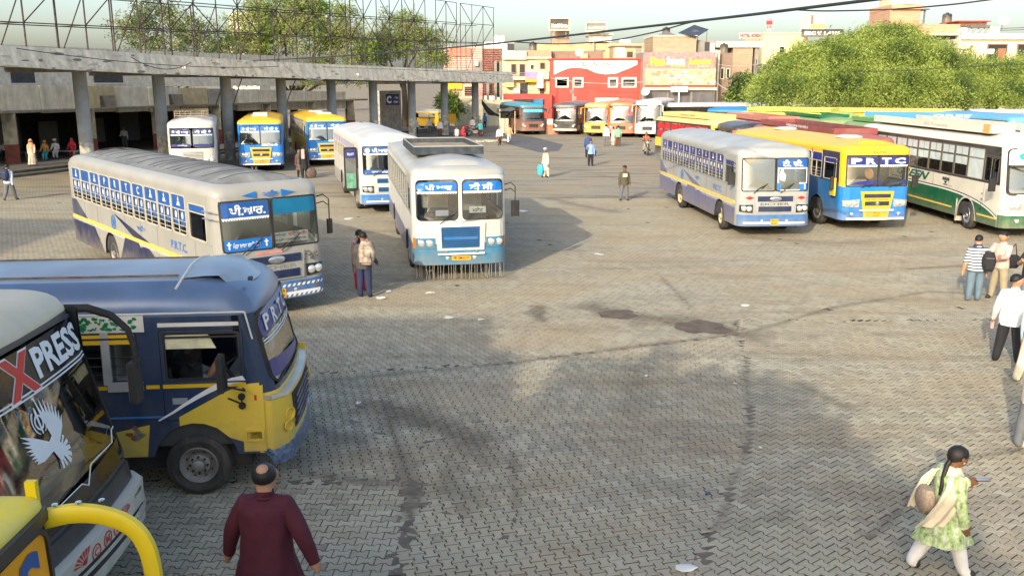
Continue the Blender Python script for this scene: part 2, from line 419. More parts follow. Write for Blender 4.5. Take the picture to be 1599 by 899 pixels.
        def fgrid(ua, z0, z1, m, nz=1):
            for a, c in zip(ua, ua[1:]):
                for j in range(nz):
                    p, q = z0 + (z1 - z0) * j / nz, z0 + (z1 - z0) * (j + 1) / nz
                    b.add([s.F(a, p), s.F(c, p), s.F(c, q), s.F(a, q)], [(0, 1, 2, 3)], m)
        fz0 = ws[2] if ws else s.wb; fz1 = ws[3] if ws else s.wt
        for z0, z1, m in (frontb or bands):
            z1 = min(z1, fz0)
            if z1 > z0: fgrid(us, z0, z1, m)
        if not frontb or frontb[-1][1] < fz0 - .001: fgrid(us, (frontb or bands)[-1][1], fz0, (frontb or bands)[-1][2])
        fgrid(us, fz1, s.ev - .04, topm, 2)
        u0, u1 = ws[0], ws[1]; pm = fposts or topm
        fgrid([u for u in us if u <= u0 - .01] + [u0], fz0, fz1, pm, 3); fgrid([u1] + [u for u in us if u >= u1 + .01], fz0, fz1, pm, 3)
        body = b.build('body', s.o, 35)
        sm = MB(); gap = mat('panel_gap', (.02, .02, .02), .8)
        for side in (1, -1):
            f = s.Sd(side); v = 1.0 + s.v0(s.sk)
            quad(sm, f, rq(s.v0(s.wb) + .02, s.L - .02, s.wb - .012, s.wb + .006), postm, .002, .012, 12)
            while v < s.L - .3:
                if all(abs(v - a) > arc_r + .05 for a in arches): quad(sm, f, rq(v, v + .008, s.sk + .01, s.wb - .02), gap, .0005, .0015, 1)
                v += 1.22
        sm.build('panel_seam', s.o)
        fl = MB(); fl.bb(-h + .05, h - .05, -L + .05, -.35, s.sk + .12, s.sk + .55, DARK); fl.bb(-h * .8, h * .8, -L + .5, -.5, .3, s.sk + .12, BLACK)
        for a in arches: fl.tube([(-h + .3, -a, .49), (h - .3, -a, .49)], .09, BLACK, 8)
        fl.build('chassis_floor', s.o)
        if backwin: q = MB(); quad(q, g, rq(-h + .3, h - .3, s.wb + .12, s.wt - .05), SIDEGLASS, -.01, .008, 1); q.build('rear_window', s.o)
        return body
    def seats(s, m, v0, v1, step=.8):
        me = seat_mesh(m); v = v0
        while v < v1:
            for x in (-.68, .68): link('seat', me, s.o, loc=(x, -v, s.sk + .72))
            v += step
    def side_window(s, side, a, c, z0, z1, frame, film=None, filmh=.3, text=None, split=True, drops=False, bars=True, gl=None, r=.06, handle=None, textm=None, bold=.02, open_=0.0):
        f0 = s.Sd(side); w = c - a; o = Vector((side * s.W / 2, -(a + c) / 2, (z0 + z1) / 2))
        def f(u, z, off=0): return Vector((side * off, side * u, z))     # u left to right seen from outside
        H = z1 - z0; b = MB(); ou = rrect(-w / 2, w / 2, -H / 2, H / 2, r, 3); inn = rrect(-w / 2 + .028, w / 2 - .028, -H / 2 + .028, H / 2 - .028, r * .8, 3)
        ring(b, f, ou, inn, frame, -.012, .018)
        if split: quad(b, f, rq(-.013, .013, -H / 2 + .02, H / 2 - filmh - .02), frame, -.004, .018, 1)
        quad(b, f, rq(-w / 2 + .02, w / 2 - .02, H / 2 - filmh - .022, H / 2 - filmh), frame, -.004, .018, 1)
        if bars:
            for k in range(bars if isinstance(bars, int) and bars > 1 else 3):
                z = -H / 2 + .1 + k * .11; b.tube([f(-w / 2 + .01, z, -.006), f(w / 2 - .01, z, -.006)], .008, frame, 5, False)
        wo = b.build('window', s.o, loc=o)
        g = MB(); quad(g, f, rq(-w / 2 + .015, w / 2 - .015 - open_ * w / 2, -H / 2 + .015, H / 2 - .015), gl or SIDEGLASS, -.02, .004, 1); g.build('pane', wo)
        if film:
            q = MB(); quad(q, f, rq(-w / 2 + .028, w / 2 - .028, H / 2 - filmh, H / 2 - .028), film, -.014, .004, 1); q.build('sun_film', wo)
            if text:
                t = MB()
                if text == '*': emblem(t, f, 0, H / 2 - filmh * .52, filmh * .36)
                else:
                    asp = glyphs(text, bold)[2]; th = filmh * .58; tw = min(th * asp, w * .7); put_text(t, text, f, (-tw / 2, H / 2 - filmh * .5 - th / 2 - .01, tw / 2, H / 2 - filmh * .5 + th / 2 - .01), textm or WHITEV, -.008, bold)
                t.build('lettering', wo)
            if drops:
                t = MB()
                for k in (-1, 1):
                    cx = k * w * .23
                    sheet(t, f, [(cx + math.cos(x) * w * .17, H / 2 - filmh - .2 + math.sin(x) * .21 - .0) for x in [R(20 * j) for j in range(18)] if True], film, -.014, .004)
                    sheet(t, f, [(cx + math.cos(x) * w * .065, H / 2 - filmh - .15 + math.sin(x) * .085) for x in [R(36 * j) for j in range(10)]], WHITEV, -.009, .003)
                t.build('sticker', wo)
        return wo
def emblem(mb, f, cx, cz, r):
    """white oil-lamp emblem: flame over a bowl with a base"""
    sheet(mb, f, [(cx + r * x, cz + r * y) for x, y in ((-.95, -.75), (.95, -.75), (.75, -.45), (-.75, -.45))], WHITEV, -.008, .003)
    sheet(mb, f, [(cx + r * x, cz + r * y) for x, y in ((-.7, -.2), (-.35, -.38), (.35, -.38), (.7, -.2), (.3, .0), (-.3, .0))], WHITEV, -.008, .003)
    sheet(mb, f, [(cx + r * x, cz + r * y) for x, y in ((0, 1.0), (-.3, .5), (-.2, .1), (.2, .1), (.3, .5))], WHITEV, -.008, .003)
def roundel(mb, f, cu, cz, r, m, m2=None, off=.005):
    P = lambda k, n=20: [(cu + r * k * math.cos(2 * math.pi * i / n), cz + r * k * math.sin(2 * math.pi * i / n)) for i in range(n)]
    ring(mb, f, P(1), P(.8), m, off, .004); sheet(mb, f, P(.5, 10), m, off)
    for i in range(8):
        a = i * math.pi / 4; quad(mb, f, ((cu + r * .5 * math.cos(a - .12), cz + r * .5 * math.sin(a - .12)), (cu + r * .82 * math.cos(a - .08), cz + r * .82 * math.sin(a - .08)), (cu + r * .82 * math.cos(a + .08), cz + r * .82 * math.sin(a + .08)), (cu + r * .5 * math.cos(a + .12), cz + r * .5 * math.sin(a + .12))), m, off, .003, 1)
def headlamp(bus, u, z, r=.11, m=LAMP, name='headlight'):
    b = MB(); c = bus.F(u, z, 0); c = Vector((c.x, c.y, c.z))
    b.lathe([(r * 1.12, .0), (r * 1.12, .03), (r, .035)], c, (0, 1, 0), CHROME, 16); b.lathe([(r, .035), (r * .7, .05), (.001, .058)], c, (0, 1, 0), m, 16)
    return b.build(name, bus.o, 50)
def louvres(b, F, u0, u1, z0, z1, m, n=5, back=None, off=.004):
    quad(b, F, rq(u0, u1, z0, z1), back or DARK, off, .004, 8)
    for k in range(n):
        z = z0 + (z1 - z0) * (k + .5) / n; h = (z1 - z0) / n * .27
        quad(b, F, ((u0, z - h), (u1, z - h), (u1, z + h), (u0, z + h)), m, off + .004, .018, 8)
def wiper(bus, u0, z0, u1, z1):
    b = MB(); b.tube([bus.F(u0, z0, .04), bus.F((u0 + u1) / 2, (z0 + z1) / 2 + .03, .07), bus.F(u1, z1, .04)], .012, BLACK, 5)
    du, dz = (u1 - u0), (z1 - z0); L = math.hypot(du, dz); b.tube([bus.F(u1 - dz / L * -.0 - du * .35, z1 - dz * .35 - .06, .025), bus.F(u1 + du * .15, z1 + dz * .15 + .02, .025)], .01, BLACK, 5)
    return b.build('wiper', bus.o)
def windscreen(bus, panes, frame=BLACK, r=.08, gl=None, fw=.03):
    for (u0, u1, z0, z1) in panes:
        b = MB(); ring(b, bus.F, rrect(u0 - fw, u1 + fw, z0 - fw, z1 + fw, r + fw, 5), rrect(u0, u1, z0, z1, r, 5), frame, -.01, .03)
        w = b.build('windscreen_frame', bus.o, 30); g = MB(); sheet(g, bus.F, rrect(u0, u1, z0, z1, r, 5), gl or WINDSCREEN, -.005, .006); g.build('windscreen', w, 40)
def mirror_arm(bus, side, z=2.5, out=.55, drop=.75, m=BLACK, fwd=.35, head=(.22, .06, .42)):
    h = bus.W / 2; b = MB(); y = -bus.v0(z) - .05
    p = [(side * h, y, z), (side * (h + out * .6), y + fwd * .8, z + .06), (side * (h + out), y + fwd, z - .05), (side * (h + out), y + fwd, z - drop)]
    b.tube(p, .016, m, 6); b.tube([(side * h, y, z - .16), (side * (h + out * .6), y + fwd * .8, z - .1), (side * (h + out), y + fwd, z - .2)], .013, m, 6)
    a = b.build('mirror_arm', bus.o); g = MB(); g.box((side * (h + out), y + fwd, z - drop + .12), (head[0], head[1], head[2]), BLACK); g.box((side * (h + out), y + fwd - .035, z - drop + .12), (head[0] * .85, .012, head[2] * .88), glass_mirror())
    g.build('wing_mirror', a, 30)
def glass_mirror(): return mat('mirror_glass', (.55, .58, .6), .05, .95, var=.02)
def dash(bus, z=1.35, m=None, depth=.45):
    b = MB(); b.box((0, -.35 - bus.lean * .5 - depth / 2, z), (bus.W - .35, depth, .16), m or mat('dashboard_grey', (.32, .32, .3), .7, var=.2, dirt=.3)); b.box((0, -.55, z - .35), (bus.W - .4, .3, .5), DARK)
    d = b.build('dashboard', bus.o); w = MB(); c = Vector((.55, -.85, z + .28)); ax = Vector((0, -.5, .87))
    a = ax.orthogonal().normalized(); q = ax.cross(a)
    w.tube([c + (a * math.cos(R(t)) + q * math.sin(R(t))) * .23 for t in range(0, 361, 24)], .018, BLACK, 6, False); w.tube([c, c - ax * .3], .025, BLACK, 6); w.tube([c + a * .23, c - a * .23], .014, BLACK, 5)
    w.build('steering_wheel', bus.o)
    s = MB(); s.box((.55, -1.45, z - .1), (.5, .45, .14), SEAT); s.box((.55, -1.66, z + .25), (.5, .12, .7), SEAT); s.build('driver_seat', bus.o)
def plate(bus, lines, u, z, w=.5, h=.14, off=.03):
    b = MB(); quad(b, bus.F, rq(u - w / 2, u + w / 2, z - h / 2, z + h / 2), YELV, off, .012, 3); p = b.build('number_plate', bus.o); t = MB(); n = len(lines)
    for i, s_ in enumerate(lines):
        zc = z + h / 2 - h * (i + .5) / n; th = h / n * .62; put_text(t, s_, bus.F, (u - w * .4, zc - th / 2, u + w * .4, zc + th / 2), BLKV, off + .014, .02)
    t.build('lettering', p); return p
def words_on(bus, F, items, name='lettering', parent=None):
    b = MB()
    for it in items:
        s_, box, m = it[:3]; put_text(b, s_, F, box, m, it[3] if len(it) > 3 else .012, it[4] if len(it) > 4 else .02, it[5] if len(it) > 5 else 0)
    return b.build(name, parent or bus.o)
def lace(mb, F, u0, u1, z, m, n=16, r=None):
    w = (u1 - u0) / n; quad(mb, F, rq(u0, u1, z, z + .025), m, .006, .003, 6)
    for k in range(n):
        c = u0 + w * (k + .5); sheet(mb, F, [(c - w * .45, z), (c - w * .25, z - w * .55), (c + w * .25, z - w * .55), (c + w * .45, z)], m, .006)

def grid_windows(n, v0, v1, gap=.05, z0=1.74, z1=2.54):
    w = (v1 - v0) / n; return [(v0 + k * w + gap / 2, v0 + (k + 1) * w - gap / 2, z0, z1) for k in range(n)]

def std_bus(name, label, pos, th, L, body, lower, roofm, group=None, detail=2, nwin=11, front=None, film=None, letters='', frame=None, rim=None, bands=None, postm=None, frontb=None, fw=2.0, rw=7.6, ribs=None, ws2=True, sides=(1, -1), topm=None, seatm=None, wsz=(1.58, 2.66), edgem=None, drops=False, steer=0, v1=None, filmh=.3, **kw):
    B_ = Bus(name, label, 'bus', pos, th, L, group=group, **kw); frame = frame or CREAMF
    hs = grid_windows(nwin, 1.75, (v1 or L - .25), z0=B_.wb + .02, z1=B_.wt - .02); cabw = (.62, 1.6, B_.wb + .02, B_.wt - .14)
    w = {1: [cabw] + hs, -1: [cabw] + hs}
    B_.shell(bands or [(B_.sk, 1.2, lower), (1.2, B_.wb, body)], (fw, rw), w, postm or body, topm or body, frontb, (-1.12, 1.12, wsz[0], wsz[1]))
    B_.roof(roofm, ribs=ribs, edgem=edgem)
    for side in (1, -1):
        x = side * (B_.W / 2 - .17)
        add_wheel(B_.o, x, -fw, rimm=rim, steer=steer); add_wheel(B_.o, x, -rw, rimm=rim, dual=detail > 1)
        if detail > 0:
            ws = [cabw] + hs
            for k, (a, c, z0, z1) in enumerate(ws):
                if k == 0: B_.side_window(side, a, c, z0, z1, frame, film, .18 if film else .05, split=False, bars=False, open_=.5)
                else:
                    q = (letters[len(letters) - k] if side > 0 else letters[k - 1]) if 0 < k <= len(letters) else None
                    if q == ' ': q = None
                    B_.side_window(side, a, c, z0, z1, frame, film, filmh if film else .05, text=q, drops=drops, split=detail > 1, bars=3 if detail > 1 else False)
    B_.seats(seatm or SEAT, 2.2, L - .6, .85) if detail else None
    dash(B_)
    return B_

# ---- finishes of the individual buses
SILV = paint('old_silver_grey', (.365, .36, .325), .32); SLATE = paint('slate_blue', (.045, .06, .12), .35); NAVY = paint('navy', (.012, .02, .075), .22)
SILV2 = paint('silver_grey', (.36, .37, .36), .25); LILAC = paint('faded_indigo', (.13, .14, .26), .35)
WHT = paint('white', (.62, .61, .56), .3); CREAMP = paint('cream', (.74, .71, .60), .22); BLUEP = paint('bright_blue', (.01, .2, .6), .12); MIDB = paint('mid_blue', (.02, .16, .42), .3)
TEALB = paint('peacock_blue', (.02, .2, .36), .35)
YELP = paint('yellow', (.8, .47, .01), .12); YELW = paint('worn_yellow', (.72, .50, .05), .3); GRN = paint('dark_green', (.0, .12, .05), .15)
GREYR = paint('dark_grey', (.10, .10, .11), .4)
ORG = paint('orange_red', (.72, .16, .06), .15); MAR = paint('maroon', (.25, .06, .06), .3); REDP = paint('red', (.6, .03, .03), .15); BLKP = paint('black', (.03, .03, .035), .2)
STRIPE = mat('yellow_stripe', (.75, .58, .12), .45, var=.08, dirt=.25); GRILLE = mat('grille_navy', (.015, .035, .12), .4, var=.1, dirt=.2); GRILLEB = mat('grille_blue', (.01, .12, .33), .35, var=.1)
ROOFG = mat('weathered_grey_roof', (.26, .26, .24), .7, .1, var=.3, dirt=.75, dirtcol=(.12, .12, .11), scale=1.6, bump=.1)
ROOFS = mat('dusty_silver_roof', (.42, .43, .41), .5, .1, var=.12, dirt=.55, dirtcol=(.36, .33, .26), scale=.9, bump=.08)
ROOFY = mat('yellow_roof_paint', (.78, .46, .02), .42, var=.05, dirt=.45, dirtcol=(.5, .38, .14), scale=.6)
ROOFW = mat('dusty_white_roof', (.60, .59, .55), .5, var=.1, dirt=.5, dirtcol=(.42, .38, .3), scale=.9)
PINK = mat('pink_tape', (.7, .25, .2), .6, var=.2)

def eicher_front(B, body, name_txt=True, bump=MIDB, glass_left=None, glass_right=None, plate_=None, emb='logo', lampbox=BLACK, grille=GRILLE, wsz=(1.58, 2.66), strip=True, bands_=True):
    F = B.F; wz0, wz1 = wsz
    windscreen(B, [(-1.1, -.035, wz0 + .02, wz1 - .02), (.035, 1.1, wz0 + .02, wz1 - .02)], BLACK, .05)
    g = MB(); quad(g, F, ((-.66, .86), (.66, .86), (.7, 1.46), (-.7, 1.46)), body, .0, .03, 8, 2); gr = g.build('grille_panel', B.o, 30)
    l = MB(); louvres(l, F, -.60, .60, 1.24, 1.42, grille, 4, off=.03); louvres(l, F, -.56, .56, .90, 1.08, grille, 4, off=.03); l.build('grille', gr)
    e = MB(); e.rings([[F(.2 * math.cos(R(a)) * k, 1.33 + .085 * math.sin(R(a)) * k, .05 + o) for a in range(0, 360, 24)] for k, o in ((1, 0), (1, .02), (.8, .03), (.4, .035))], CHROME); e.build('badge', gr, 40)
    if name_txt: words_on(B, F, [('EICHER', (-.5, 1.11, .5, 1.2), CHROME, .034, .03)], parent=gr)
    for s_ in (-1, 1):
        b = MB(); quad(b, F, ((s_ * .74, .86), (s_ * 1.17, .9), (s_ * 1.17, 1.12), (s_ * .74, 1.14)), lampbox, .0, .02, 4); b.build('lamp_housing', B.o)
        headlamp(B, s_ * .86, 1.0, .085); headlamp(B, s_ * 1.04, 1.01, .085)
        headlamp(B, s_ * .42, .60, .06, LAMP, 'fog_lamp')
    b = MB(); quad(b, F, rq(-1.22, 1.22, .42, .80), bump, .0, .05, 14, 2); bp = b.build('bumper', B.o, 40)
    if strip: b = MB(); quad(b, F, rq(-1.05, 1.05, .5, .56), WHITEV, .05, .006, 12); b.build('reflective_strip', bp)
    for s_ in (-1, 1): wiper(B, s_ * .45 - .3, wz0 - .06, s_ * .45 + .12, wz0 + .2)

# ================= silver bus on the left, lettered windows
letters_A = '* *PRTC***'
A = std_bus('city_bus', 'grey bus with lettered blue window films and yellow stripe, turning behind the dark blue bus', (-5.2, 19.35), 40, 11.2, SILV, SILV, ROOFG, film=BLUEV, letters=letters_A, nwin=10, drops=True, rim=RIM,
            bands=[(.42, 1.2, SILV), (1.2, 1.72, SILV)], frontb=[(.42, 1.58, SILV)], ribs=(.6, GREYR, .8), edgem=SILV, top=3.16, wt=2.68, filmh=.33)
A_F = A.F
eicher_front(A, SILV, bump=MIDB)
def silver_livery(B, lower, navy, swoosh, stripe=True, word='P.R.T.C.', gurm=True):
    for side in (1, -1):
        f = B.Sd(side) ; sgn = 1
        b = MB(); L = B.L
        q = lambda P, m, o=.004: quad(b, f, P, m, o, .003, 10)
        q(((7.6 + .66, B.sk), (L - .01, B.sk), (L - .01, 1.12), (7.6 + 1.5, 1.12)), navy)                                   # tail skirt
        q(((2.7, B.sk), (6.9, B.sk), (6.6, .7), (4.6, 1.12)), lower)
        q(((4.8, B.sk + .0), (6.9, B.sk + .0), (6.3, 1.12), (5.2, 1.12)), navy, .008)
        q(((4.3, 1.22), (5.6, 1.22), (7.1, 1.66), (7.0, 1.66)), navy)                                   # slanting wedge
        q(((9.6, 1.2), (L - .01, 1.2), (L - .01, 1.7), (10.7, 1.7)), swoosh)
        q(((.55, .62), (1.35, .62), (.6, 1.0), (.5, 1.0)), lower)
        b.build('livery_panel', B.o)
        if stripe:
            s2 = MB(); quad(s2, f, rq(B.v0(1.1) + .05, L - .01, 1.13, 1.23), STRIPE, .0, .02, 12); st = s2.build('side_stripe', B.o); t = MB()
            k = B.v0(1) + .2
            while k < L - .1: quad(t, f, ((k, 1.075), (k + .035, 1.075), (k + .055, 1.12), (k + .02, 1.12)), WHITEV, .008, .002, 1); k += .085
            t.build('dash_marking', st)
        g = lambda v, z, o=0: f(-side * v, z, o) if side > 0 else f(v, z, o)
        # reading direction: seen from outside the right side the nose is to the right
        def rd(v, z, o=0): return f((-v) if side > 0 else v, z, o)
        def tx(s_, vc, w, z0, z1, m):
            a = (-vc - w / 2) if side > 0 else (vc - w / 2); return (s_, (a, z0, a + w, z1), m, .007, .02)
        it = [tx(word, 2.35, 1.0, 1.34, 1.54, BLUEV2)]
        if gurm: it.append(tx('ਬਠਿੰਡਾ', 5.0, .7, 1.46, 1.6, BLUEV2))
        words_on(B, rd, it)
        m_ = MB(); roundel(m_, rd, (-7.2 if side > 0 else 7.2), 1.42, .2, BLUEV2); m_.build('emblem', B.o)
silver_livery(A, NAVY, NAVY, SLATE)
# film, stickers and notices on the two windscreens
b = MB(); quad(b, A_F, rq(-1.09, -.05, 2.3, 2.63), BLUEV, .004, .003, 8); lace(b, A_F, -1.09, -.05, 2.28, WHITEV, 18)
quad(b, A_F, rq(-1.09, -.05, 1.6, 1.84), BLUEV2, .004, .003, 8); b.build('sun_film', A.o)
b = MB(); quad(b, A_F, rq(.05, 1.09, 2.3, 2.63), mat('teal_film', (.01, .16, .3), .25, var=.1), .004, .003, 8); b.build('sun_film', A.o)
words_on(A, A_F, [('ਪੀ.ਆਰ.', (-.92, 2.35, -.12, 2.58), WHITEV, .01, .035), ('ਮੇਰਾ ਬਾਬਾ ਸਭਤੋਂ ਵੱਡਾ', (-.92, 1.66, -.3, 1.78), WHITEV, .01, .02), ('ਬਠਿੰਡਾ', (-.22, 2.70, .2, 2.84), BLUEV2, .03, .03),
                  ('†', (-.22, 1.64, -.12, 1.81), WHITEV, .01, .05), ('†', (-1.05, 1.64, -.95, 1.81), WHITEV, .01, .05)])
b = MB(); F2 = lambda u, z, o=0: A.F(u, z, o + .012); sheet(b, F2, [(-.62, 2.76), (-.3, 2.69), (-.3, 2.84)], BLUEV2); sheet(b, F2, [(.62, 2.76), (.28, 2.84), (.28, 2.69)], BLUEV2); b.build('arrow_sticker', A.o)
b = MB(); b.box((-.58, -.42, 1.72), (.9, .02, .24), WHITEV); nb = b.build('route_board', A.o)
fb = lambda u, z, o=0: Vector((-u, -.405 + o, z)); words_on(A, fb, [('ਲੁਧਿਆਣਾ', (.18, 1.74, .48, 1.82), BLUEV, .004), ('ਬਰਨਾਲਾ', (.5, 1.74, .7, 1.82), AMBER, .004), ('ਬਠਿੰਡਾ', (.74, 1.74, 1.0, 1.82), REDV, .004), ('ਰਾਮਪੁਰਾ ਬਰਨਾਲਾ ਲੁਧਿਆਣਾ', (.2, 1.64, .98, 1.7), BLKV, .004)], parent=nb)
b = MB(); quad(b, A_F, rq(-.45, .18, 1.465, 1.515), PINK, .0, .012, 5); b.build('tape_strip', A.o)
b = MB()
for k in range(9):
    for (z0, z1) in ((.68, .74), (.45, .51)): quad(b, A_F, ((.1 + k * .12, z0), (.16 + k * .12, z0), (.2 + k * .12, z1), (.14 + k * .12, z1)), WHITEV, .052, .003, 1)
b.build('hazard_marking', A.o)
plate(A, ['PB 03', 'BC 6080'], -.02, .56, .4, .2, .055); mirror_arm(A, -1, 2.55, .3, .8, fwd=.15, head=(.12, .06, .34))
rust = mat('rust_scrape', (.16, .09, .05), .85, var=.4, dirt=.5, scale=9); b = MB()
for k in range(26):
    u, z = .55 + random.random() * .5, (1.2 + random.random() * .22 if k < 16 else .58 + random.random() * .2); r = .02 + random.random() * .035
    sheet(b, A_F, [(u + r * math.cos(a) * random.uniform(.5, 1.6), z + r * .7 * math.sin(a) * random.uniform(.5, 1.2)) for a in [i * .9 for i in range(7)]], rust if k % 3 else SLATE, .02 if k < 16 else .052, .002)
b.build('rust_patch', A.o)
# grab ladder ring at the near corner
b = MB()
for z in (2.3, 2.45): b.tube([(1.27, -.5, z), (1.42, -.35, z + .03), (1.3, -.1, z + .02)], .014, CHROME, 6)
b.build('grab_rail', A.o)

# ================= silver bus on the right with cream wheels
J = std_bus('city_bus', 'silver bus with a faded indigo skirt and cream wheels, parked beside the yellow roofed bus', (8.75, 29.7), 4.3, 11.0, SILV2, SILV2, ROOFS, film=NAVYV, letters=letters_A, nwin=10, drops=True, rim=RIMTAN,
            bands=[(.42, 1.0, LILAC), (1.0, 1.72, SILV2)], frontb=[(.42, 1.58, SILV2)], top=3.16, wt=2.68, frame=ALU, steer=-.12)
eicher_front(J, SILV2, bump=MIDB)
silver_livery(J, LILAC, LILAC, LILAC)
b = MB(); quad(b, J.F, rq(.06, 1.08, 2.36, 2.63), BLUEV, .004, .003, 8); quad(b, J.F, rq(.06, .16, 1.6, 1.84), BLUEV2, .004, .003, 2); quad(b, J.F, rq(.8, 1.08, 1.6, 1.84), BLUEV2, .004, .003, 3)
for q in (rq(.06, 1.08, 2.31, 2.35), rq(.16, .82, 1.6, 1.63), rq(.06, .1, 1.85, 2.35), rq(1.04, 1.08, 1.85, 2.35), rq(.8, 1.08, 1.82, 1.86), rq(.98, 1.02, 1.64, 1.8)): quad(b, J.F, q, WHITEV, .008, .003, 4)
b.build('sun_film', J.o); words_on(J, J.F, [('टी. सी.', (.22, 2.38, .92, 2.6), WHITEV, .01, .035)])
b = MB(); sheet(b, J.F, [(.14, 1.95), (.3, 1.9), (.34, 2.1), (.26, 2.2), (.24, 2.32), (.17, 2.28), (.12, 2.1)], WHITEV, .006); b.build('white_sticker', J.o)
b = MB()
for u in (-.86, .9):
    sheet(b, J.F, [(u - .15, 1.36), (u, 1.3), (u + .15, 1.36), (u, 1.42)], REDV, .004); 
b.build('badge_sticker', J.o)
plate(J, ['PB 03', 'BC 4411'], 0, .56, .26, .2, .055);  mirror_arm(J, 1, 2.45, .15, .6, fwd=.1)

# ================= white and blue bus with the tyre-strip fringe and roof rack (middle of the yard)
E_ = std_bus('old_bus', 'white bus with peacock blue bumper, rubber fringe and an iron roof rack, alone mid yard', (-1.35, 23.3), 11, 10.6, SILV, SILV2, ROOFS, nwin=10, rim=RIM, seatm=SEAT, frame=ALU,
             bands=[(.42, 1.0, LILAC), (1.0, 1.68, WHT)], frontb=[(.42, .98, TEALB), (.98, 1.58, WHT)], top=3.14, wt=2.62, lean=.06, rc=.30, bow=.06, topm=WHT, fr=.34)
def E_front(B):
    F = B.F
    for s_ in (-1, 1):      # body-coloured surround with rounded glass
        u0, u1 = (.05, 1.15) if s_ > 0 else (-1.15, -.05); b = MB()
        ring(b, F, rrect(u0 - .05, u1 + .05, 1.54, 2.70, .01, 5), rrect(u0, u1, 1.59, 2.65, .12, 5), WHT, -.01, .022); b.build('front_panel', B.o, 30)
        windscreen(B, [(u0 + .02, u1 - .02, 1.61, 2.63)], BLACK, .11, fw=.018)
        b = MB(); sheet(b, F, rrect(u0 + .03, u1 - .03, 2.34, 2.59, .1, 5), BLUEV2, .004); lace(b, F, u0 + .03, u1 - .03, 2.32, WHITEV, 16, .02); b.build('sun_film', B.o)
        b = MB(); quad(b, F, rq(s_ * .68, s_ * 1.16, .86, 1.13), TEALB, .0, .025, 5); b.build('lamp_housing', B.o)
        headlamp(B, s_ * .82, 1.0, .085); headlamp(B, s_ * 1.03, 1.0, .085); headlamp(B, s_ * .36, .6, .062, LAMP, 'fog_lamp')
        b = MB(); quad(b, F, rq(s_ * 1.17, s_ * 1.235, .86, 1.13), AMBER, .0, .03, 2); b.build('indicator_lamp', B.o)
    b = MB(); ring(b, F, [(-.62, .8), (.62, .8), (.66, 1.52), (-.66, 1.52)], [(-.5, .86), (.5, .86), (.52, 1.42), (-.52, 1.42)], WHT, .0, .05); gp = b.build('grille_panel', B.o)
    b = MB(); louvres(b, F, -.5, .5, .87, 1.41, GRILLEB, 11, DARK); quad(b, F, rq(-.45, .45, 1.08, 1.16), MIDB, .02, .01, 6); b.build('grille', gp)
    b = MB(); quad(b, F, rq(-1.24, 1.24, .42, .80), TEALB, .0, .045, 14, 2); bp = b.build('bumper', B.o, 40)
    b = MB(); quad(b, F, rq(-.62, .62, .70, .745), WHITEV, .1, .03, 6)
    for u in (-.4, .4): b.box(F(u, .77, .1), (.05, .06, .06), CHROME)
    b.build('bumper_bar', bp)
    plate(B, ['PB 10M 6110'], 0, .6, .5, .12, .05); wiper(B, -.55, 1.5, -.15, 1.75)
    n = 30; rub = mat('rubber_strip', (.34, .31, .26), .8, var=.3)
    fr = MB()
    for i in range(n):
        u = -1.18 + 2.36 * i / (n - 1) + random.uniform(-.02, .02); d = random.uniform(-.05, .05); w = .0045
        p = F(u, .43, .0); fr.box(((2 * p.x + d) / 2, p.y + .0, .23), (w * 2, .008, .40), rub)
        if i % 3 == 0: fr.tube([p, (p.x + d * 2, p.y + .03, .02)], .005, rub, 4)
    tag(fr.build('rubber_fringe', B.o))
    words_on(B, F, [('ਪੀ ਆਰ', (-.9, 2.38, -.2, 2.54), WHITEV, .01, .04), ('ਟੀ ਸੀ', (.25, 2.37, .88, 2.56), WHITEV, .01, .04)])
    b = MB(); b.box((-.5, -.3, 1.82), (.44, .02, .17), WHITEV); q = b.build('route_board', B.o); words_on(B, lambda u, z, o=0: Vector((-u, -.288 + o, z)), [('ਮਲੋਟ', (.36, 1.76, .64, 1.88), BLKV, .004, .02)], parent=q)
    b = MB(); b.box((.45, -.3, 1.75), (.34, .02, .15), mat('paper_notice', (.55, .6, .7), .8)); b.build('notice', B.o)
    mirror_arm(B, -1, 2.45, .28, .75, fwd=.12)
    # roof rack
    k = mat('rack_iron', (.04, .055, .07), .6, .2, var=.3, dirt=.15, scale=6); rk = empty('roof_rack'); rk.parent = B.o
    y0, y1, hw, z0 = -2.3, -6.2, .98, 3.12; b = MB(); b.bb(-hw, hw, y0 - .02, y0 + .02, z0, z0 + .21, k); b.build('rack_side', rk)
    for s_ in (-1, 1): b = MB(); b.bb(s_ * hw - .02, s_ * hw + .02, y1, y0, z0, z0 + .21, k); b.build('rack_side', rk)
    b = MB(); b.bb(-hw, hw, y1 - .02, y1 + .02, z0, z0 + .21, k); b.build('rack_side', rk)
    b = MB(); b.bb(-hw + .02, hw - .02, y1 + .02, y0 - .02, z0 + .03, z0 + .08, mat('rusty_tray', (.3, .24, .17), .9, var=.4, dirt=.5)); b.build('rack_floor', rk)
    b = MB()
    for s_ in (-1, 1): b.tube([(s_ * hw, y0, z0 + .23), (s_ * hw, y1, z0 + .23)], .02, SILV, 6)
    b.tube([(-hw, y0, z0 + .23), (hw, y0, z0 + .23)], .02, SILV, 6); b.tube([(-hw, y1, z0 + .23), (hw, y1, z0 + .23)], .02, SILV, 6); b.build('rack_rail', rk)
    b = MB()
    for i in range(7): b.box((-.98 + .1, -3.0 - i * .42 - 1.2, 3.11), (.5, .12, .03), mat('rusty_tray', (.3, .24, .17)))
    b.build('rack_step', rk)
E_front(E_)
# inner curtain cloths seen in the windscreen
b = MB(); b.box((-.45, -1.1, 2.0), (.5, .4, .55), SEATW); b.box((.5, -1.6, 2.0), (.7, .4, .5), SEATW); b.build('seat_cover', E_.o)

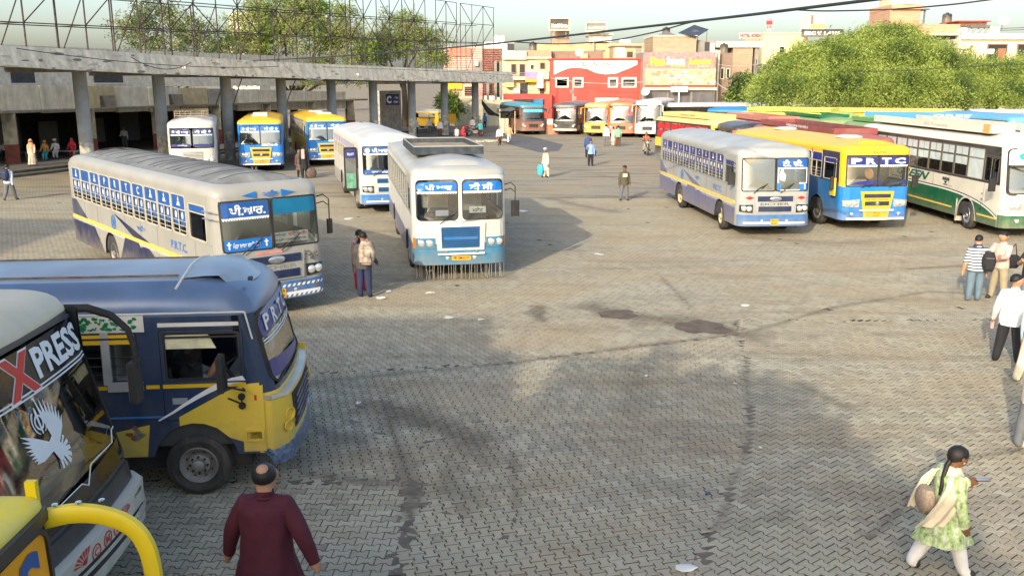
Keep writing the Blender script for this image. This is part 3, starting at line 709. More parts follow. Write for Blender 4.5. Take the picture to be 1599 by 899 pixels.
# ================= white bus half hidden behind it, door open
Fb = std_bus('city_bus', 'white bus with its door swung open, half hidden behind the roof rack bus', (-4.7, 35.3), 16, 11.3, WHT, WHT, ROOFW, nwin=11, rim=RIM, bands=[(.42, 1.0, SILV2), (1.0, 1.72, WHT)], frontb=[(.42, 1.58, WHT)], top=3.16, film=mat('pale_violet_film', (.2, .2, .42), .4), letters='', filmh=.3)
eicher_front(Fb, WHT, bump=BLUEP, grille=GRILLEB, name_txt=False)
b = MB(); quad(b, Fb.F, rq(-1.08, 1.08, 2.38, 2.63), BLUEV, .004, .003, 10); lace(b, Fb.F, -1.08, 1.08, 2.37, WHITEV, 26); quad(b, Fb.F, rq(-1.08, 1.08, 1.6, 1.76), BLUEV, .004, .003, 10); b.build('sun_film', Fb.o)
words_on(Fb, Fb.F, [('ਪੀ.ਆਰ.', (-.75, 2.42, -.1, 2.6), WHITEV, .01, .03), ('ਟੀ.ਸੀ.', (.15, 2.42, .8, 2.6), WHITEV, .01, .03), ('ਵਾਹਿਗੁਰੂ ਜੀ', (-.8, 1.63, .1, 1.73), WHITEV, .01, .02), ('BUS 0042', (-.1, 2.74, .45, 2.8), BLKV, .03)])
b = MB(); roundel(b, Fb.F, -.93, 2.5, .1, WHITEV, off=.01); b.build('emblem', Fb.o)
d = MB(); f = lambda u, z, o=0: Vector((1.27 + .54 - u, -.55 + o, z))
ring(d, f, rrect(0, .52, .9, 2.62, .07), rrect(.06, .46, 1.0, 2.52, .04), BLACK, 0, .05); dr = d.build('door', Fb.o)
d = MB(); quad(d, f, rq(.06, .46, 1.0, 2.52), SIDEGLASS, .01, .01, 1); d.build('pane', dr); d = MB(); quad(d, f, rq(.07, .45, 2.2, 2.5), NAVYV, .03, .004, 1); quad(d, f, rq(.08, .44, 1.02, 1.6), mat('green_poster', (.12, .3, .2), .6, var=.4, scale=7), .03, .004, 1); s_ = d.build('sticker', dr)
words_on(Fb, f, [('PILOT', (.14, 2.3, .4, 2.4), WHITEV, .04)], parent=dr)

# ================= buses nosed out under the long canopy
def yb_front(B, plain=False):
    F = B.F; windscreen(B, [(-1.1, -.03, 1.62, 2.62), (.03, 1.1, 1.62, 2.62)], BLACK, .05)
    g = MB(); quad(g, F, ((-.42, .42), (.42, .42), (.60, 1.42), (-.60, 1.42)), YELP, .0, .05, 8, 2); gr = g.build('grille_panel', B.o, 30)
    l = MB(); louvres(l, F, -.48, .48, 1.2, 1.34, GRILLE, 3, off=.05); louvres(l, F, -.44, .44, .93, 1.08, GRILLE, 3, off=.05); l.build('grille', gr)
    e = MB(); e.lathe([(.075, 0), (.07, .02), (.001, .03)], F(0, 1.0, .07), (0, 1, 0), CHROME, 14); e.build('badge', gr)
    words_on(B, F, [('DELUXE COACHES', (-.4, 1.12, .4, 1.16), BLKV, .054)], parent=gr)
    for s_ in (-1, 1):
        b = MB(); quad(b, F, ((s_ * .64, .88), (s_ * 1.16, .9), (s_ * 1.19, 1.1), (s_ * .60, 1.16)), LAMP, .0, .02, 5); b.build('lamp_housing', B.o)
        headlamp(B, s_ * .79, 1.01, .09); headlamp(B, s_ * .98, 1.01, .09); headlamp(B, s_ * .85, .64, .055, LAMP, 'fog_lamp'); wiper(B, s_ * .5 - .1, 1.56, s_ * .5 + .3, 1.66)
    b = MB(); quad(b, F, rq(-1.05, 1.05, .44, .51), WHITEV, .04, .03, 12); quad(b, F, rq(-.62, .62, .75, .8), WHITEV, .06, .02, 6); b.build('bumper_bar', B.o)
    b = MB(); quad(b, F, rq(-.36, .36, .53, .73), mat('orange_panel', (.75, .33, .05), .5), .05, .004, 4); b.build('bumper_panel', B.o); plate(B, ['PB 65', 'AT 3071'], 0, .63, .3, .17, .06)
K = std_bus('city_bus', 'yellow roofed blue bus with a yellow grille, parked against the silver bus', (12.65, 31.0), 6.1, 11.1, MIDB, BLUEP, ROOFY, nwin=10, rim=RIM, film=NAVYV, letters='', detail=2, topm=ROOFY, postm=NAVY,
            bands=[(.42, 1.72, MIDB)], frontb=[(.42, 1.58, BLUEP)], top=3.14, lean=.07, wt=2.66)
yb_front(K)
b = MB(); quad(b, K.F, rq(-1.08, -.05, 2.32, 2.6), NAVYV, .004, .003, 8); quad(b, K.F, rq(.05, 1.08, 2.32, 2.6), NAVYV, .004, .003, 8)
lace(b, K.F, -1.08, -.05, 2.3, WHITEV, 14); lace(b, K.F, .05, 1.08, 2.3, WHITEV, 14); quad(b, K.F, ((-1.08, 1.64), (-.05, 1.64), (-.05, 1.8), (-.7, 1.76)), NAVYV, .004, .003, 6); quad(b, K.F, rq(.9, 1.08, 1.64, 1.8), NAVYV, .004, .003, 3); quad(b, K.F, rq(.05, .13, 1.64, 1.8), NAVYV, .004, .003, 2); b.build('sun_film', K.o)
words_on(K, K.F, [('P', (-.98, 2.36, -.6, 2.56), WHITEV, .01, .05), ('R', (-.46, 2.36, -.1, 2.56), WHITEV, .01, .05), ('T', (.1, 2.36, .45, 2.56), WHITEV, .01, .05), ('C', (.58, 2.36, .98, 2.56), WHITEV, .01, .05), ('ਪੰਜਾਬ ਰੋਡਵੇਜ਼', (-.25, 2.73, .25, 2.79), mat('brown_paint', (.3, .12, .02), .6), .03)])
b = MB(); b.tube([K.F(-.2, 2.0, -.3), K.F(-.15, 2.01, -.31)], .2, mat('orange_cloth', (.8, .35, .16), .8), 14); b.box((.55, -.5, 1.74), (.8, .06, .1), SEATW, rz=.2); b.build('dashboard_decoration', K.o)
b = MB(); b.box((1.27 + .1, -.52, 1.55), (.07, .3, .62), ROOFY); b.build('yellow_guard', K.o)
mirror_arm(K, 1, 2.5, .18, .95, fwd=.05); mirror_arm(K, -1, 2.5, .3, .9, fwd=.1)
b = MB()
for yy in (-2.4, -8.2): b.lathe([(.48, .0), (.46, .05), (.3, .09), (.001, .1)], (0, yy, K.top - .01), (0, 0, 1), WHT, 20)
b.build('roof_vent', K.o)

for nm, lab, p, th, pb in (('city_bus', 'yellow roofed blue bus nosed out between canopy columns, beside the white luggage rack bus', (-14.4, 51.9), 13.4, 1), ('city_bus', 'yellow sided bus under the canopy with its left half hidden behind the white bus', (-11.3, 55.6), 18.6, 2)):
    B = std_bus(nm, lab, p, th, 10.8, YELW if pb == 2 else BLUEP, YELW if pb == 2 else BLUEP, ROOFY, nwin=10, detail=1, topm=BLUEP, frontb=[(.42, 1.6, BLUEP)], frame=CREAMF, top=3.16)
    yb_front(B); b = MB()
    for u0, u1 in ((-1.08, -.05), (.05, 1.08)): quad(b, B.F, rq(u0, u1, 2.34, 2.6), BLUEV2, .004, .003, 6); lace(b, B.F, u0, u1, 2.32, WHITEV, 10)
    b.build('sun_film', B.o); words_on(B, B.F, [('ਪੀ ਆਰ', (-.78, 2.38, -.2, 2.57), WHITEV, .01, .04), ('ਟੀ ਸੀ', (.22, 2.38, .76, 2.57), WHITEV, .01, .04), ('•', (-.98, 2.4, -.84, 2.54), WHITEV, .01, .04), ('•', (.84, 2.4, .98, 2.54), WHITEV, .01, .04)])
    b = MB(); quad(b, B.F, ((.05, 1.52), (.95, 1.52), (.9, 1.64), (.05, 1.64)), WHITEV, .006, .004, 6); b.build('white_panel', B.o)
    b = MB(); b.box((0, -1.6, B.top + .03), (.9, 1.0, .1), WHT, top=.9); b.box((.1, -5.2, B.top + .03), (.9, .7, .08), WHT, top=.9); b.build('roof_vent', B.o)
# cream bus with roof carrier under the canopy
GB = std_bus('old_bus', 'dusty cream bus with a rusty roof carrier, parked under the canopy beside a column', (-17.3, 49.0), 17, 10.4, WHT, WHT, ROOFW, nwin=9, detail=1, frontb=[(.42, 1.6, WHT)], top=3.2, rc=.4, bow=.08)
for s_ in (-1, 1):
    u0, u1 = (.06, 1.1) if s_ > 0 else (-1.1, -.06); windscreen(GB, [(u0, u1, 1.66, 2.6)], BLACK, .12)
    b = MB(); quad(b, GB.F, rq(u0 + .03, u1 - .03, 2.33, 2.58), NAVYV, .004, .003, 6); lace(b, GB.F, u0 + .03, u1 - .03, 2.3, WHITEV, 10)
    quad(b, GB.F, rq(u0 + .03, u1 - .03, 1.68, 1.8), NAVYV, .004, .003, 6); b.build('sun_film', GB.o); headlamp(GB, s_ * .95, .95, .1); headlamp(GB, s_ * .7, .95, .1)
words_on(GB, GB.F, [('ਪੀ ਆਰ', (-.8, 2.36, -.15, 2.55), WHITEV, .01, .04), ('ਟੀ ਸੀ', (.15, 2.36, .78, 2.55), WHITEV, .01, .04), ('ਵਾਹਿਗੁਰੂ', (-.75, 1.7, -.25, 1.78), WHITEV, .01, .02), ('•', (.86, 2.4, 1.0, 2.54), WHITEV, .01, .04), ('•', (-1.0, 2.4, -.86, 2.54), WHITEV, .01, .04)])
b = MB(); louvres(b, GB.F, -.5, .5, .9, 1.4, WHT, 7); b.build('grille', GB.o); b = MB(); quad(b, GB.F, rq(-1.22, 1.22, .45, .72), WHT, 0, .05, 10); b.build('bumper', GB.o)
b = MB(); rustm = mat('rusty_tray', (.3, .24, .17)); z0 = 3.2
for z in (z0 + .08, z0 + .2, z0 + .32): b.tube([(-.85, -1.2, z), (.85, -1.2, z), (.85, -4.5, z), (-.85, -4.5, z), (-.85, -1.2, z)], .025, rustm, 6)
for i in range(7):
    for y in (-1.2, -4.5): b.tube([(-.85 + i * .283, y, z0 - .05), (-.85 + i * .283, y, z0 + .32)], .02, rustm, 5)
b.build('roof_rack', GB.o)

# ================= cream and green coach at the right edge
Lb = Bus('coach', 'cream and dark green coach with curtained windows and a white luggage box along the roof', 'coach', (17.45, 29.4), 1.0, 12.2, 2.5, wb=1.78, wt=2.95, ev=3.05, top=3.42, sk=.38, lean=.12)
hl = [(2.6 + k * .98, 2.6 + k * .98 + .93, 1.82, 2.9) for k in range(9)]; cab = (.55, 1.45, 1.82, 2.7)
Lb.shell([(.38, 1.32, CREAMP), (1.32, 1.78, CREAMP)], (2.35, 8.4), {1: [cab, (1.5, 2.55, 1.82, 2.9)] + hl, -1: [cab] + hl}, BLKP, CREAMP, [(.38, .8, GRN), (.8, 1.5, CREAMP)], (-1.13, 1.13, 1.5, 2.45))
Lb.roof(CREAMP, edge=.3)
for s_ in (1, -1):
    f = Lb.Sd(s_); add_wheel(Lb.o, s_ * 1.08, -2.35, rimm=CHROME, steer=-.15); add_wheel(Lb.o, s_ * 1.08, -8.4, rimm=CHROME, dual=True)
    b = MB(); A0 = 2.35
    def gq(v0, v1, za, zb, z0=.381, m=GRN, o=.004): quad(b, f, ((v0, z0), (v1, z0), (v1, zb), (v0, za)), m, o, .003, 6)
    # green field: upper edge high at the back, sweeping down over the front wheel
    top = lambda v: 1.22 if v > 4.2 else .62 + .6 * (1 - math.exp(-(v - .3) * .75)) / (1 - math.exp(-3.9 * .75))
    v = Lb.v0(.6) + .02
    while v < 11.9:
        v2 = min(v + .25, 11.9); zl = lambda q, vv: .381 if abs(vv - q) > .62 else .5 + math.sqrt(max(0, .62 ** 2 - (vv - q) ** 2))
        za = max(zl(2.35, v), zl(8.4, v)); zb = max(zl(2.35, v2), zl(8.4, v2))
        if top(v) > za + .01 and top(v2) > zb: quad(b, f, ((v, za), (v2, zb), (v2, top(v2)), (v, top(v))), GRN, .004, .003, 1)
        if abs(v - 2.35) > .8 and abs(v - 8.4) > .8: quad(b, f, ((v, .62), (v2, .62), (v2, .68), (v, .68)), STRIPE, .009, .003, 1)
        quad(b, f, ((v, top(v) + .0), (v2, top(v2)), (v2, top(v2) + .05), (v, top(v) + .05)), WHITEV, .006, .003, 1)
        quad(b, f, ((v, top(v) + .06), (v2, top(v2) + .06), (v2, top(v2) + .09), (v, top(v) + .09)), BLKV, .006, .003, 1)
        v = v2
    b.build('livery_panel', Lb.o)
    b = MB(); P0 = []; P1 = []
    for q in range(-10, 181, 12): a = R(q); v_ = A0 + .66 * math.cos(a); z = .5 + .66 * math.sin(a) if q > 0 else .3; P0.append(f(v_, z, .02)); P1.append(f(A0 + .6 * math.cos(a), .5 + .6 * math.sin(a) if q > 0 else .3, .02))
    b.rings([P0, P1], WHT, close=False, cap=False); b.bb(s_ * 1.0, s_ * 1.27, -3.05, -2.99, .2, 1.0, CREAMP); b.build('wheel_arch_trim', Lb.o)
    Lb.side_window(s_, *cab, BLKP, None, .05, split=True, bars=False, open_=.5)
    cloth = mat('brown_curtain', (.24, .15, .08), .9, var=.5, scale=9)
    for k, (a, c, z0, z1) in enumerate(([(1.5, 2.55, 1.82, 2.9)] if s_ > 0 else []) + hl):
        wo = Lb.side_window(s_, a, c, z0, z1, BLKP, None, .34, split=False, bars=False, gl=CURTAINGLASS if k == 0 else SIDEGLASS, r=.03); w = c - a
        ff = lambda u, z, o=0: Vector((s_ * o, s_ * u, z)); q = MB()
        for t0, t1, z_ in ((-w / 2 + .05, -.02, (.22, .5)), (.02, w / 2 - .05, (.22, .5)), (-w / 2 + .05, -.01, (-.12, .16)), (.01, w / 2 - .05, (-.12, .16))): quad(q, ff, rq(t0, t1, *z_), CURTAINGLASS, -.012, .004, 1)
        if k: 
            q.build('painted_pane', wo); q = MB()
            for j in range(8): x0 = -w / 2 + .04 + j * (w - .08) / 8; quad(q, ff, ((x0, -.5), (x0 + (w - .08) / 8, -.5), (x0 + (w - .08) / 8, -.13), (x0, -.13)), cloth, -.05 - .02 * (j % 2), .01, 1)
            q.build('curtain', wo)
rd = lambda u, z, o=0: Lb.Sd(1)(-u, z, o)
gtx = mat('green_script', (.0, .12, .08), .4); words_on(Lb, rd, [('GREEN', (-8.3, 1.4, -5.6, 1.72), gtx, .01, .04, .12)])
b = MB()
for k in range(4):
    roundel(b, rd, -4.0 + (k - 1.5) * .13, 1.6, .07, BLKV); 
quad(b, rd, rq(-4.15, -3.85, 1.38, 1.42), BLKV, .005, .003, 1); sheet(b, rd, [(-4.1, 1.52), (-3.9, 1.52), (-3.95, 1.44), (-4.05, 1.44)], BLKV, .005); b.build('emblem', Lb.o)
words_on(Lb, lambda u, z, o=0: Lb.Sd(1)(-u, z, o), [('A C', (-3.7, 1.36, -3.5, 1.4), BLKV), ('ਅ', (-1.45, 1.3, -1.35, 1.4), BLKV), ('ਕ', (-1.45, 1.12, -1.35, 1.22), BLKV), ('ਲ', (-1.45, .95, -1.35, 1.05), BLKV), ('●', (-1.44, .8, -1.36, .88), BLKV)])
windscreen(Lb, [(-1.1, 1.1, 1.54, 2.42)], BLACK, .1); dash(Lb, 1.5, mat('tan_dashboard', (.5, .36, .16), .8)); b = MB()
ring(b, Lb.F, rrect(-1.17, 1.17, 1.46, 3.0, .14), rrect(-1.13, 1.13, 1.50, 2.96, .12), BLKV, 0, .012); b.build('black_trim', Lb.o)
tq = mat('teal_lettering', (.0, .42, .33), .4); words_on(Lb, Lb.F, [('GREEN', (-.85, 2.62, .85, 2.86), tq, .02, .05)])
for s_ in (-1, 1):
    b = MB(); sheet(b, Lb.F, [(s_ * .62, .96), (s_ * 1.12, 1.0), (s_ * 1.18, 1.2), (s_ * .6, 1.24)], LAMP, .01, .02); lh = b.build('lamp_housing', Lb.o); headlamp(Lb, s_ * .78, 1.1, .08); headlamp(Lb, s_ * .98, 1.1, .08); headlamp(Lb, s_ * .75, .62, .07, LAMP, 'fog_lamp')
b = MB(); sheet(b, Lb.F, [(-.4, .82), (.4, .82), (.55, 1.36), (-.55, 1.36)], CREAMP, .0, .06); ring(b, Lb.F, [(-.44, .8), (.44, .8), (.6, 1.4), (-.6, 1.4)], [(-.4, .84), (.4, .84), (.55, 1.36), (-.55, 1.36)], BLKV, 0, .07); g_ = b.build('grille_panel', Lb.o); b = MB(); louvres(b, Lb.F, -.36, .36, .92, 1.28, GRN, 5, off=.06); b.build('grille', g_)
b = MB(); b.bb(-.95, .95, -1.9, -11.6, 3.36, 3.40, DARK)
for x in (-.95, .95): b.bb(x - .02, x + .02, -1.9, -11.6, 3.38, 3.66, CREAMP)
rk = b.build('roof_rack', Lb.o); b = MB(); b.bb(-.93, -.1, -1.88, -1.92, 3.38, 3.66, WHT); b.bb(.1, .93, -1.88, -1.92, 3.38, 3.66, WHT); b.build('rack_side', rk)
words_on(Lb, lambda u, z, o=0: Vector((.97 + o, u, z)), [('A/C Panorama', (-6.8, 3.45, -4.9, 3.58), mat('faded_grey_print', (.45, .43, .36), .7), .004, .02)], parent=rk)
tt = mat('orange_tarp', (.7, .35, .12), .8); b = MB(); b.bb(.93, .99, -2.3, -1.9, 3.37, 3.68, tt); b.build('orange_end_panel', rk)
mirror_arm(Lb, 1, 2.8, .45, 1.1, fwd=.5)
# the coach's black curved mirror hoop seen beside the yellow roofed bus

# ================= three buses at the left edge, noses towards the right
Bb = Bus('mini_bus', 'dark blue and yellow bus with white PRTC letters and a driver at the window', 'bus', (-2.96, 11.75), 95.5, 9.0, 2.2, sk=.55, wb=1.52, wt=2.22, ev=2.4, top=2.82, rc=.24, bow=.1, lean=.22, fr=.42)
NV = mat('paint_deep_navy', (.012, .034, .085), .3, var=.15, dirt=.22, scale=1.6, bump=.05, spec=.6); NVG = mat('faded_blue_roof', (.27, .35, .42), .3, .1, var=.22, dirt=.5, dirtcol=(.30, .30, .31), scale=1.4, bump=.06)
NVE = mat('navy_roof_edge', (.09, .15, .26), .28, .1, var=.18, dirt=.35, dirtcol=(.22, .23, .27), scale=1.4, bump=.06); YB = paint('school_yellow', (.78, .54, .05), .25)
def zt(v): return 1.52
WV = 1.12
winsR = [(.50, 1.42, 1.54, 2.16)] + [(1.72 + k * 1.15, 2.8 + k * 1.15, 1.54, 2.16) for k in range(5)]
Bb.shell([(.55, 1.05, NV), (1.05, 1.52, NV)], (WV, 6.0), {1: winsR, -1: winsR}, NV, NV, [(.55, 1.2, YB), (1.2, 1.34, YB), (1.34, 1.46, NV)], (-.95, .95, 1.40, 2.34), arc_r=.52, arch_z=.46, fposts=NV)
Bb.roof(NVG, edge=.42, crown=.08, edgem=NVE)
for s_ in (1, -1):
    add_wheel(Bb.o, s_ * .98, -WV, r=.405, w=.25, rimm=RIM); add_wheel(Bb.o, s_ * .98, -6.0, r=.405, w=.25, rimm=RIM, dual=True)
    f = Bb.Sd(s_); b = MB(); q = lambda P, m, o=.004, n=4: quad(b, f, P, m, o, .004, n)
    arc = lambda v: .46 + math.sqrt(max(0, .525 ** 2 - (v - WV) ** 2))
    # yellow front flank: a wedge whose upper edge sweeps down and back to the wheel
    edge = [(.30, 1.49), (.42, 1.48), (.545, 1.45), (.7, 1.39), (.85, 1.31), (1.0, 1.23), (1.15, 1.15), (1.3, 1.07)]
    for (v0, z0), (v1, z1) in zip(edge, edge[1:]):
        q(((v0, arc(v0) if v0 > .58 else .72), (v1, arc(v1) if v1 > .58 else .72), (v1, z1), (v0, z0)), YB)
    q(((.26, .58), (.535, .58), (.535, 1.40), (.26, 1.46)), YB, .002)
    sw = edge[1:] + [(1.5, .98)]
    for i, ((v0, z0), (v1, z1)) in enumerate(zip(sw, sw[1:])):
        o0, o1 = .03 + .035 * math.sin(i / len(sw) * 3.14), .03 + .035 * math.sin((i + 1) / len(sw) * 3.14); t0, t1 = .07 * (1 - i / len(sw)) + .008, .07 * (1 - (i + 1) / len(sw)) + .008
        q(((v0 + o0, z0 + o0), (v1 + o1, z1 + o1), (v1 + o1 + t1 * .6, z1 + o1 + t1), (v0 + o0 + t0 * .6, z0 + o0 + t0)), WHITEV, .006)
    q(((1.72, .56), (2.35, .56), (2.35, .84), (1.66, .98)), YB, .004); q(((2.37, .56), (3.0, .56), (3.0, .76), (2.37, .835)), YB, .004)
    q(((3.02, .56), (5.3, .56), (5.3, .66), (3.02, .755)), YB, .004)
    for a0, a1 in ((.46, 1.46), (1.5, 1.66), (1.7, 3.9), (3.95, 8.8)): q(((a0, 1.45), (a1, 1.45), (a1, 1.5), (a0, 1.5)), YELP, .005)
    b.build('livery_panel', Bb.o)
    b = MB(); q(((.5, 2.235), (1.46, 2.235), (1.46, 2.285), (.5, 2.285)), WHT, .012); bb = b.build('rain_gutter', Bb.o)
    b = MB(); b.tube([f(.42, 2.40, .0), f(8.9, 2.40, .0)], .012, WHT, 5); b.tube([f(.42, 2.40, .0), f(.35, 2.05, -.02)], .012, WHT, 5); b.build('roof_seam', Bb.o)
    b = MB(); ring(b, f, rrect(.46, 1.47, 1.02, 2.2, .04, 3), rrect(.472, 1.458, 1.032, 2.188, .03, 3), mat('panel_gap', (.005, .006, .015), .7), 0, .004)
    b.build('door_seam', Bb.o)
    b = MB(); q(((1.18, 1.24), (1.36, 1.24), (1.36, 1.32), (1.18, 1.32)), mat('door_recess', (.3, .33, .32), .5), .004, 1); b.build('door_handle', Bb.o)
    b = MB(); b.tube([f(1.5, 1.08, .01), f(3.6, 1.08, .01)], .015, MIDB, 5); b.build('side_moulding', Bb.o)
    b = MB(); ring(b, f, rrect(.27, .52, .72, .88, .01, 2), rrect(.30, .49, .75, .85, .01, 2), YB, .0, .035); q(((.30, .75), (.49, .75), (.49, .85), (.30, .85)), BLACK, .004, 1); b.build('step_box', Bb.o)
    for (v, z, m) in ((.5, 1.40, YELP),): pass
    b = MB(); q(((.34, 1.26), (.37, 1.26), (.37, 1.33), (.34, 1.33)), REDV, .008, 1); b.build('red_sticker', Bb.o)
    rp = MB()
    for k in range(7): v, z = 1.85 + random.uniform(-.12, .12), .88 + random.uniform(-.07, .07); sheet(rp, f, [(v + .05 * math.cos(a) * random.uniform(.5, 1.4), z + .045 * math.sin(a) * random.uniform(.5, 1.2)) for a in [i * .9 for i in range(7)]], mat('red_primer', (.42, .1, .05), .8) if k % 2 else SILV, .006, .002)
    rp.build('scraped_patch', Bb.o)
    for k, (a, c, z0, z1) in enumerate(winsR):
        wo = Bb.side_window(s_, a, c, z0, z1, BLACK, None, .05, split=False, bars=(k > 0), open_=(1.0 if k == 0 else .5), r=.03)
        if k == 0:
            ff = lambda u, z, o=0: Vector((s_ * o, s_ * u, z)); q2 = MB(); quad(q2, ff, ((-.46, .10), (.17, .10), (.08, .28), (-.46, .28)), mat('yellowed_film', (.62, .6, .38), .6, var=.25, scale=6), -.01, .004, 2); q2.build('sun_film', wo)
            q2 = MB(); quad(q2, ff, rq(-.46, -.02, -.28, .28), glass('tinted_slider', (.3, .32, .3), .15), -.03, .004, 1); q2.build('sliding_pane', wo)
    # green lettered board over the side windows
    b = MB(); q(((1.62, 2.18), (3.25, 2.18), (3.25, 2.385), (1.62, 2.385)), WHT, .01); sg = b.build('destination_board', Bb.o)
    b = MB()
    for k in range(170): v, z = random.uniform(1.7, 3.18), random.uniform(2.21, 2.36); r = random.uniform(.012, .035); sheet(b, f, [(v + r * math.cos(a) * random.uniform(.6, 1.3), z + r * .7 * math.sin(a)) for a in [i * 1.05 for i in range(6)]], mat('worn_green_print', (.01, .2, .07), .6), .018, .002)
    tag(b.build('worn_green_print', sg), kind='stuff')
    b = MB(); q(((1.75, 2.03), (2.65, 2.03), (2.65, 2.15), (1.75, 2.15)), YELP, .004); q(((3.0, 2.03), (3.5, 2.03), (3.5, 2.15), (3.0, 2.15)), CREAMP, .004); b.build('window_sticker', Bb.o)
F = Bb.F
windscreen(Bb, [(-.96, .96, 1.44, 2.32)], BLACK, .14, fw=.035)
b = MB(); sheet(b, F, rrect(-.94, .94, 2.0, 2.3, .1, 5), NAVYV, .004); quad(b, F, ((-.94, 1.48), (.94, 1.48), (.94, 1.52), (-.94, 1.72)), NAVYV, .004, .003, 8); quad(b, F, rq(-.93, .93, 1.965, 1.985), WHITEV, .006, .003, 10); quad(b, F, rq(-.93, .93, 1.93, 1.945), WHITEV, .006, .003, 10); b.build('sun_film', Bb.o)
words_on(Bb, F, [('P', (-.78, 2.07, -.55, 2.27), WHITEV, .012, .03), ('R', (-.40, 2.07, -.17, 2.27), WHITEV, .012, .03), ('T', (.0, 2.07, .22, 2.27), WHITEV, .012, .03), ('C', (.38, 2.07, .62, 2.27), WHITEV, .012, .03), ('ਵਾਹਿਗੁਰੂ ਜੀ ਕਾ ਖਾਲਸਾ', (-.6, 1.99, .5, 2.04), WHITEV, .012), ('BUS', (-.3, 2.46, .0, 2.52), SILV, -.06)])
b = MB()
for k in range(16): x = random.uniform(-.7, .8); b.tube([(x, -.35, 1.95), (x + random.uniform(-.2, .2), -.38, 1.75), (x + random.uniform(-.3, .3), -.36, 1.5)], random.uniform(.008, .03), random.choice([SEATW, mat('teal_garland', (.03, .25, .25), .6), mat('gold_garland', (.6, .4, .1), .6), WHITEV]), 5)
b.build('garland', Bb.o)
dash(Bb, 1.3, None, .4); Bb.seats(SEATW, 1.9, 8.2, .85)
b = MB(); quad(b, F, rq(-1.08, 1.08, .58, 1.24), YB, .0, .07, 14, 3); nb_ = b.build('nose_panel', Bb.o, 40)
b = MB(); quad(b, F, ((-1.08, 1.25), (1.08, 1.25), (1.08, 1.3), (-1.08, 1.3)), mat('silver_moulding', (.6, .58, .5), .35, .6), .0, .09, 14); b.build('bright_moulding', nb_, 40)
b = MB(); quad(b, F, ((-.62, .7), (.62, .7), (.7, 1.2), (-.7, 1.2)), BLACK, .07, .01, 6)
for k in range(5): b.tube([F(-.6, .76 + k * .09, .1), F(.6, .76 + k * .09, .1)], .014, GRILLE, 5)
b.build('grille', nb_)
for s_ in (-1, 1):
    for (u, z, r) in ((.86, .98, .09), (.92, .84, .075), (.80, .86, .05)):
        c = F(s_ * u, z, .075); b = MB(); b.lathe([(r, .0), (r, .02), (r * .8, .02), (r * .7, -.01), (.001, -.015)], c, (-s_ * .6, 1, 0), YB, 16); b.build('lamp_pod', nb_, 40)
b = MB(); quad(b, F, ((-1.05, .38), (1.05, .38), (1.1, .60), (-1.1, .60)), mat('scratched_blue_chrome', (.2, .28, .45), .25, .7, var=.5, scale=14), .0, .09, 14, 2); b.build('bumper', Bb.o, 40)
b = MB(); b.box((-1.09, -.12, 1.15), (.05, .2, .42), YB); b.build('side_guard', Bb.o, 30)
sh = []
for k in range(11):
    x = -.72 + 1.44 * k / 10; sh.append(x)
vz = lambda x: Bb.zroof(x, .42, .08)
ht = MB(); ht.rings([[Vector((x, -.42 - .25 * (x / .8) ** 2, 2.62)) for x in sh], [Vector((x, -.62 - .2 * (x / .8) ** 2, 2.78)) for x in sh], [Vector((x, -.95, vz(x) + .04)) for x in sh], [Vector((x, -1.25, vz(x) + .012)) for x in sh]], NVG, close=False, cap=False); ht.build('roof_visor', Bb.o, 40)
b = MB()
for s_ in (-1, 1): b.tube([(s_ * .6, -1.3, vz(.6) + .01), (s_ * .6, -8.8, vz(.6) + .01)], .012, rust, 5)
b.tube([(-.95, -1.25, vz(.95) + .012)] + [(x, -1.22, vz(x) + .02) for x in (-.7, -.3, 0, .3, .7)] + [(.95, -1.25, vz(.95) + .012)], .018, WHT, 6); b.build('roof_seam', Bb.o)
b = MB(); b.box((.55, -.43, 2.70), (.1, .05, .04), BLACK); b.build('marker_lamp', Bb.o)
# driver's mirror on a bracket below the window
b = MB(); b.tube([(1.1, -.5, 1.42), (1.25, -.45, 1.44), (1.42, -.62, 1.55), (1.42, -.62, 1.8)], .014, BLACK, 6); b.tube([(1.1, -.52, 1.28), (1.25, -.5, 1.27), (1.4, -.62, 1.4)], .012, BLACK, 6); a_ = b.build('mirror_arm', Bb.o)
b = MB(); b.box((1.42, -.68, 1.72), (.2, .07, .44), BLACK); b.build('wing_mirror', a_)
b = MB(); b.tube([(1.1, -.52, 1.32), (1.14, -.52, 1.32)], .045, BLACK, 8); b.tube([(1.1, -.52, 1.2), (1.14, -.52, 1.2)], .045, BLACK, 8); b.build('mirror_bracket', Bb.o)

# ---- cream coach with XPRESS on the glass
BEIGE = paint('dusty_beige', (.62, .53, .36), .35); XW = paint('coach_cream', (.62, .6, .5), .2)
Cb = Bus('coach', 'cream coach lettered XPRESS on black glass with a white eagle sticker, far left', 'coach', (-4.05, 7.95), 92, 11, 2.5, sk=.5, wb=1.3, wt=2.80, ev=2.88, top=3.16, rc=.22, bow=.08, lean=.27, fr=.3)
Cb.shell([(.5, 1.3, XW)], (2.6, 8), {1: [(.5, 1.8, 1.5, 2.5)] + [(1.9 + k * 1.4, 3.25 + k * 1.4, 1.5, 2.5) for k in range(6)], -1: [(.5, 1.8, 1.5, 2.5)] + [(1.9 + k * 1.4, 3.25 + k * 1.4, 1.5, 2.5) for k in range(6)]}, BLKP, BLKP, [(.5, 1.0, XW), (1.0, 1.2, BLKP)], (-1.16, 1.16, 1.2, 2.8), fposts=BLKP)
Cb.roof(BEIGE, edge=.3, crown=.08)
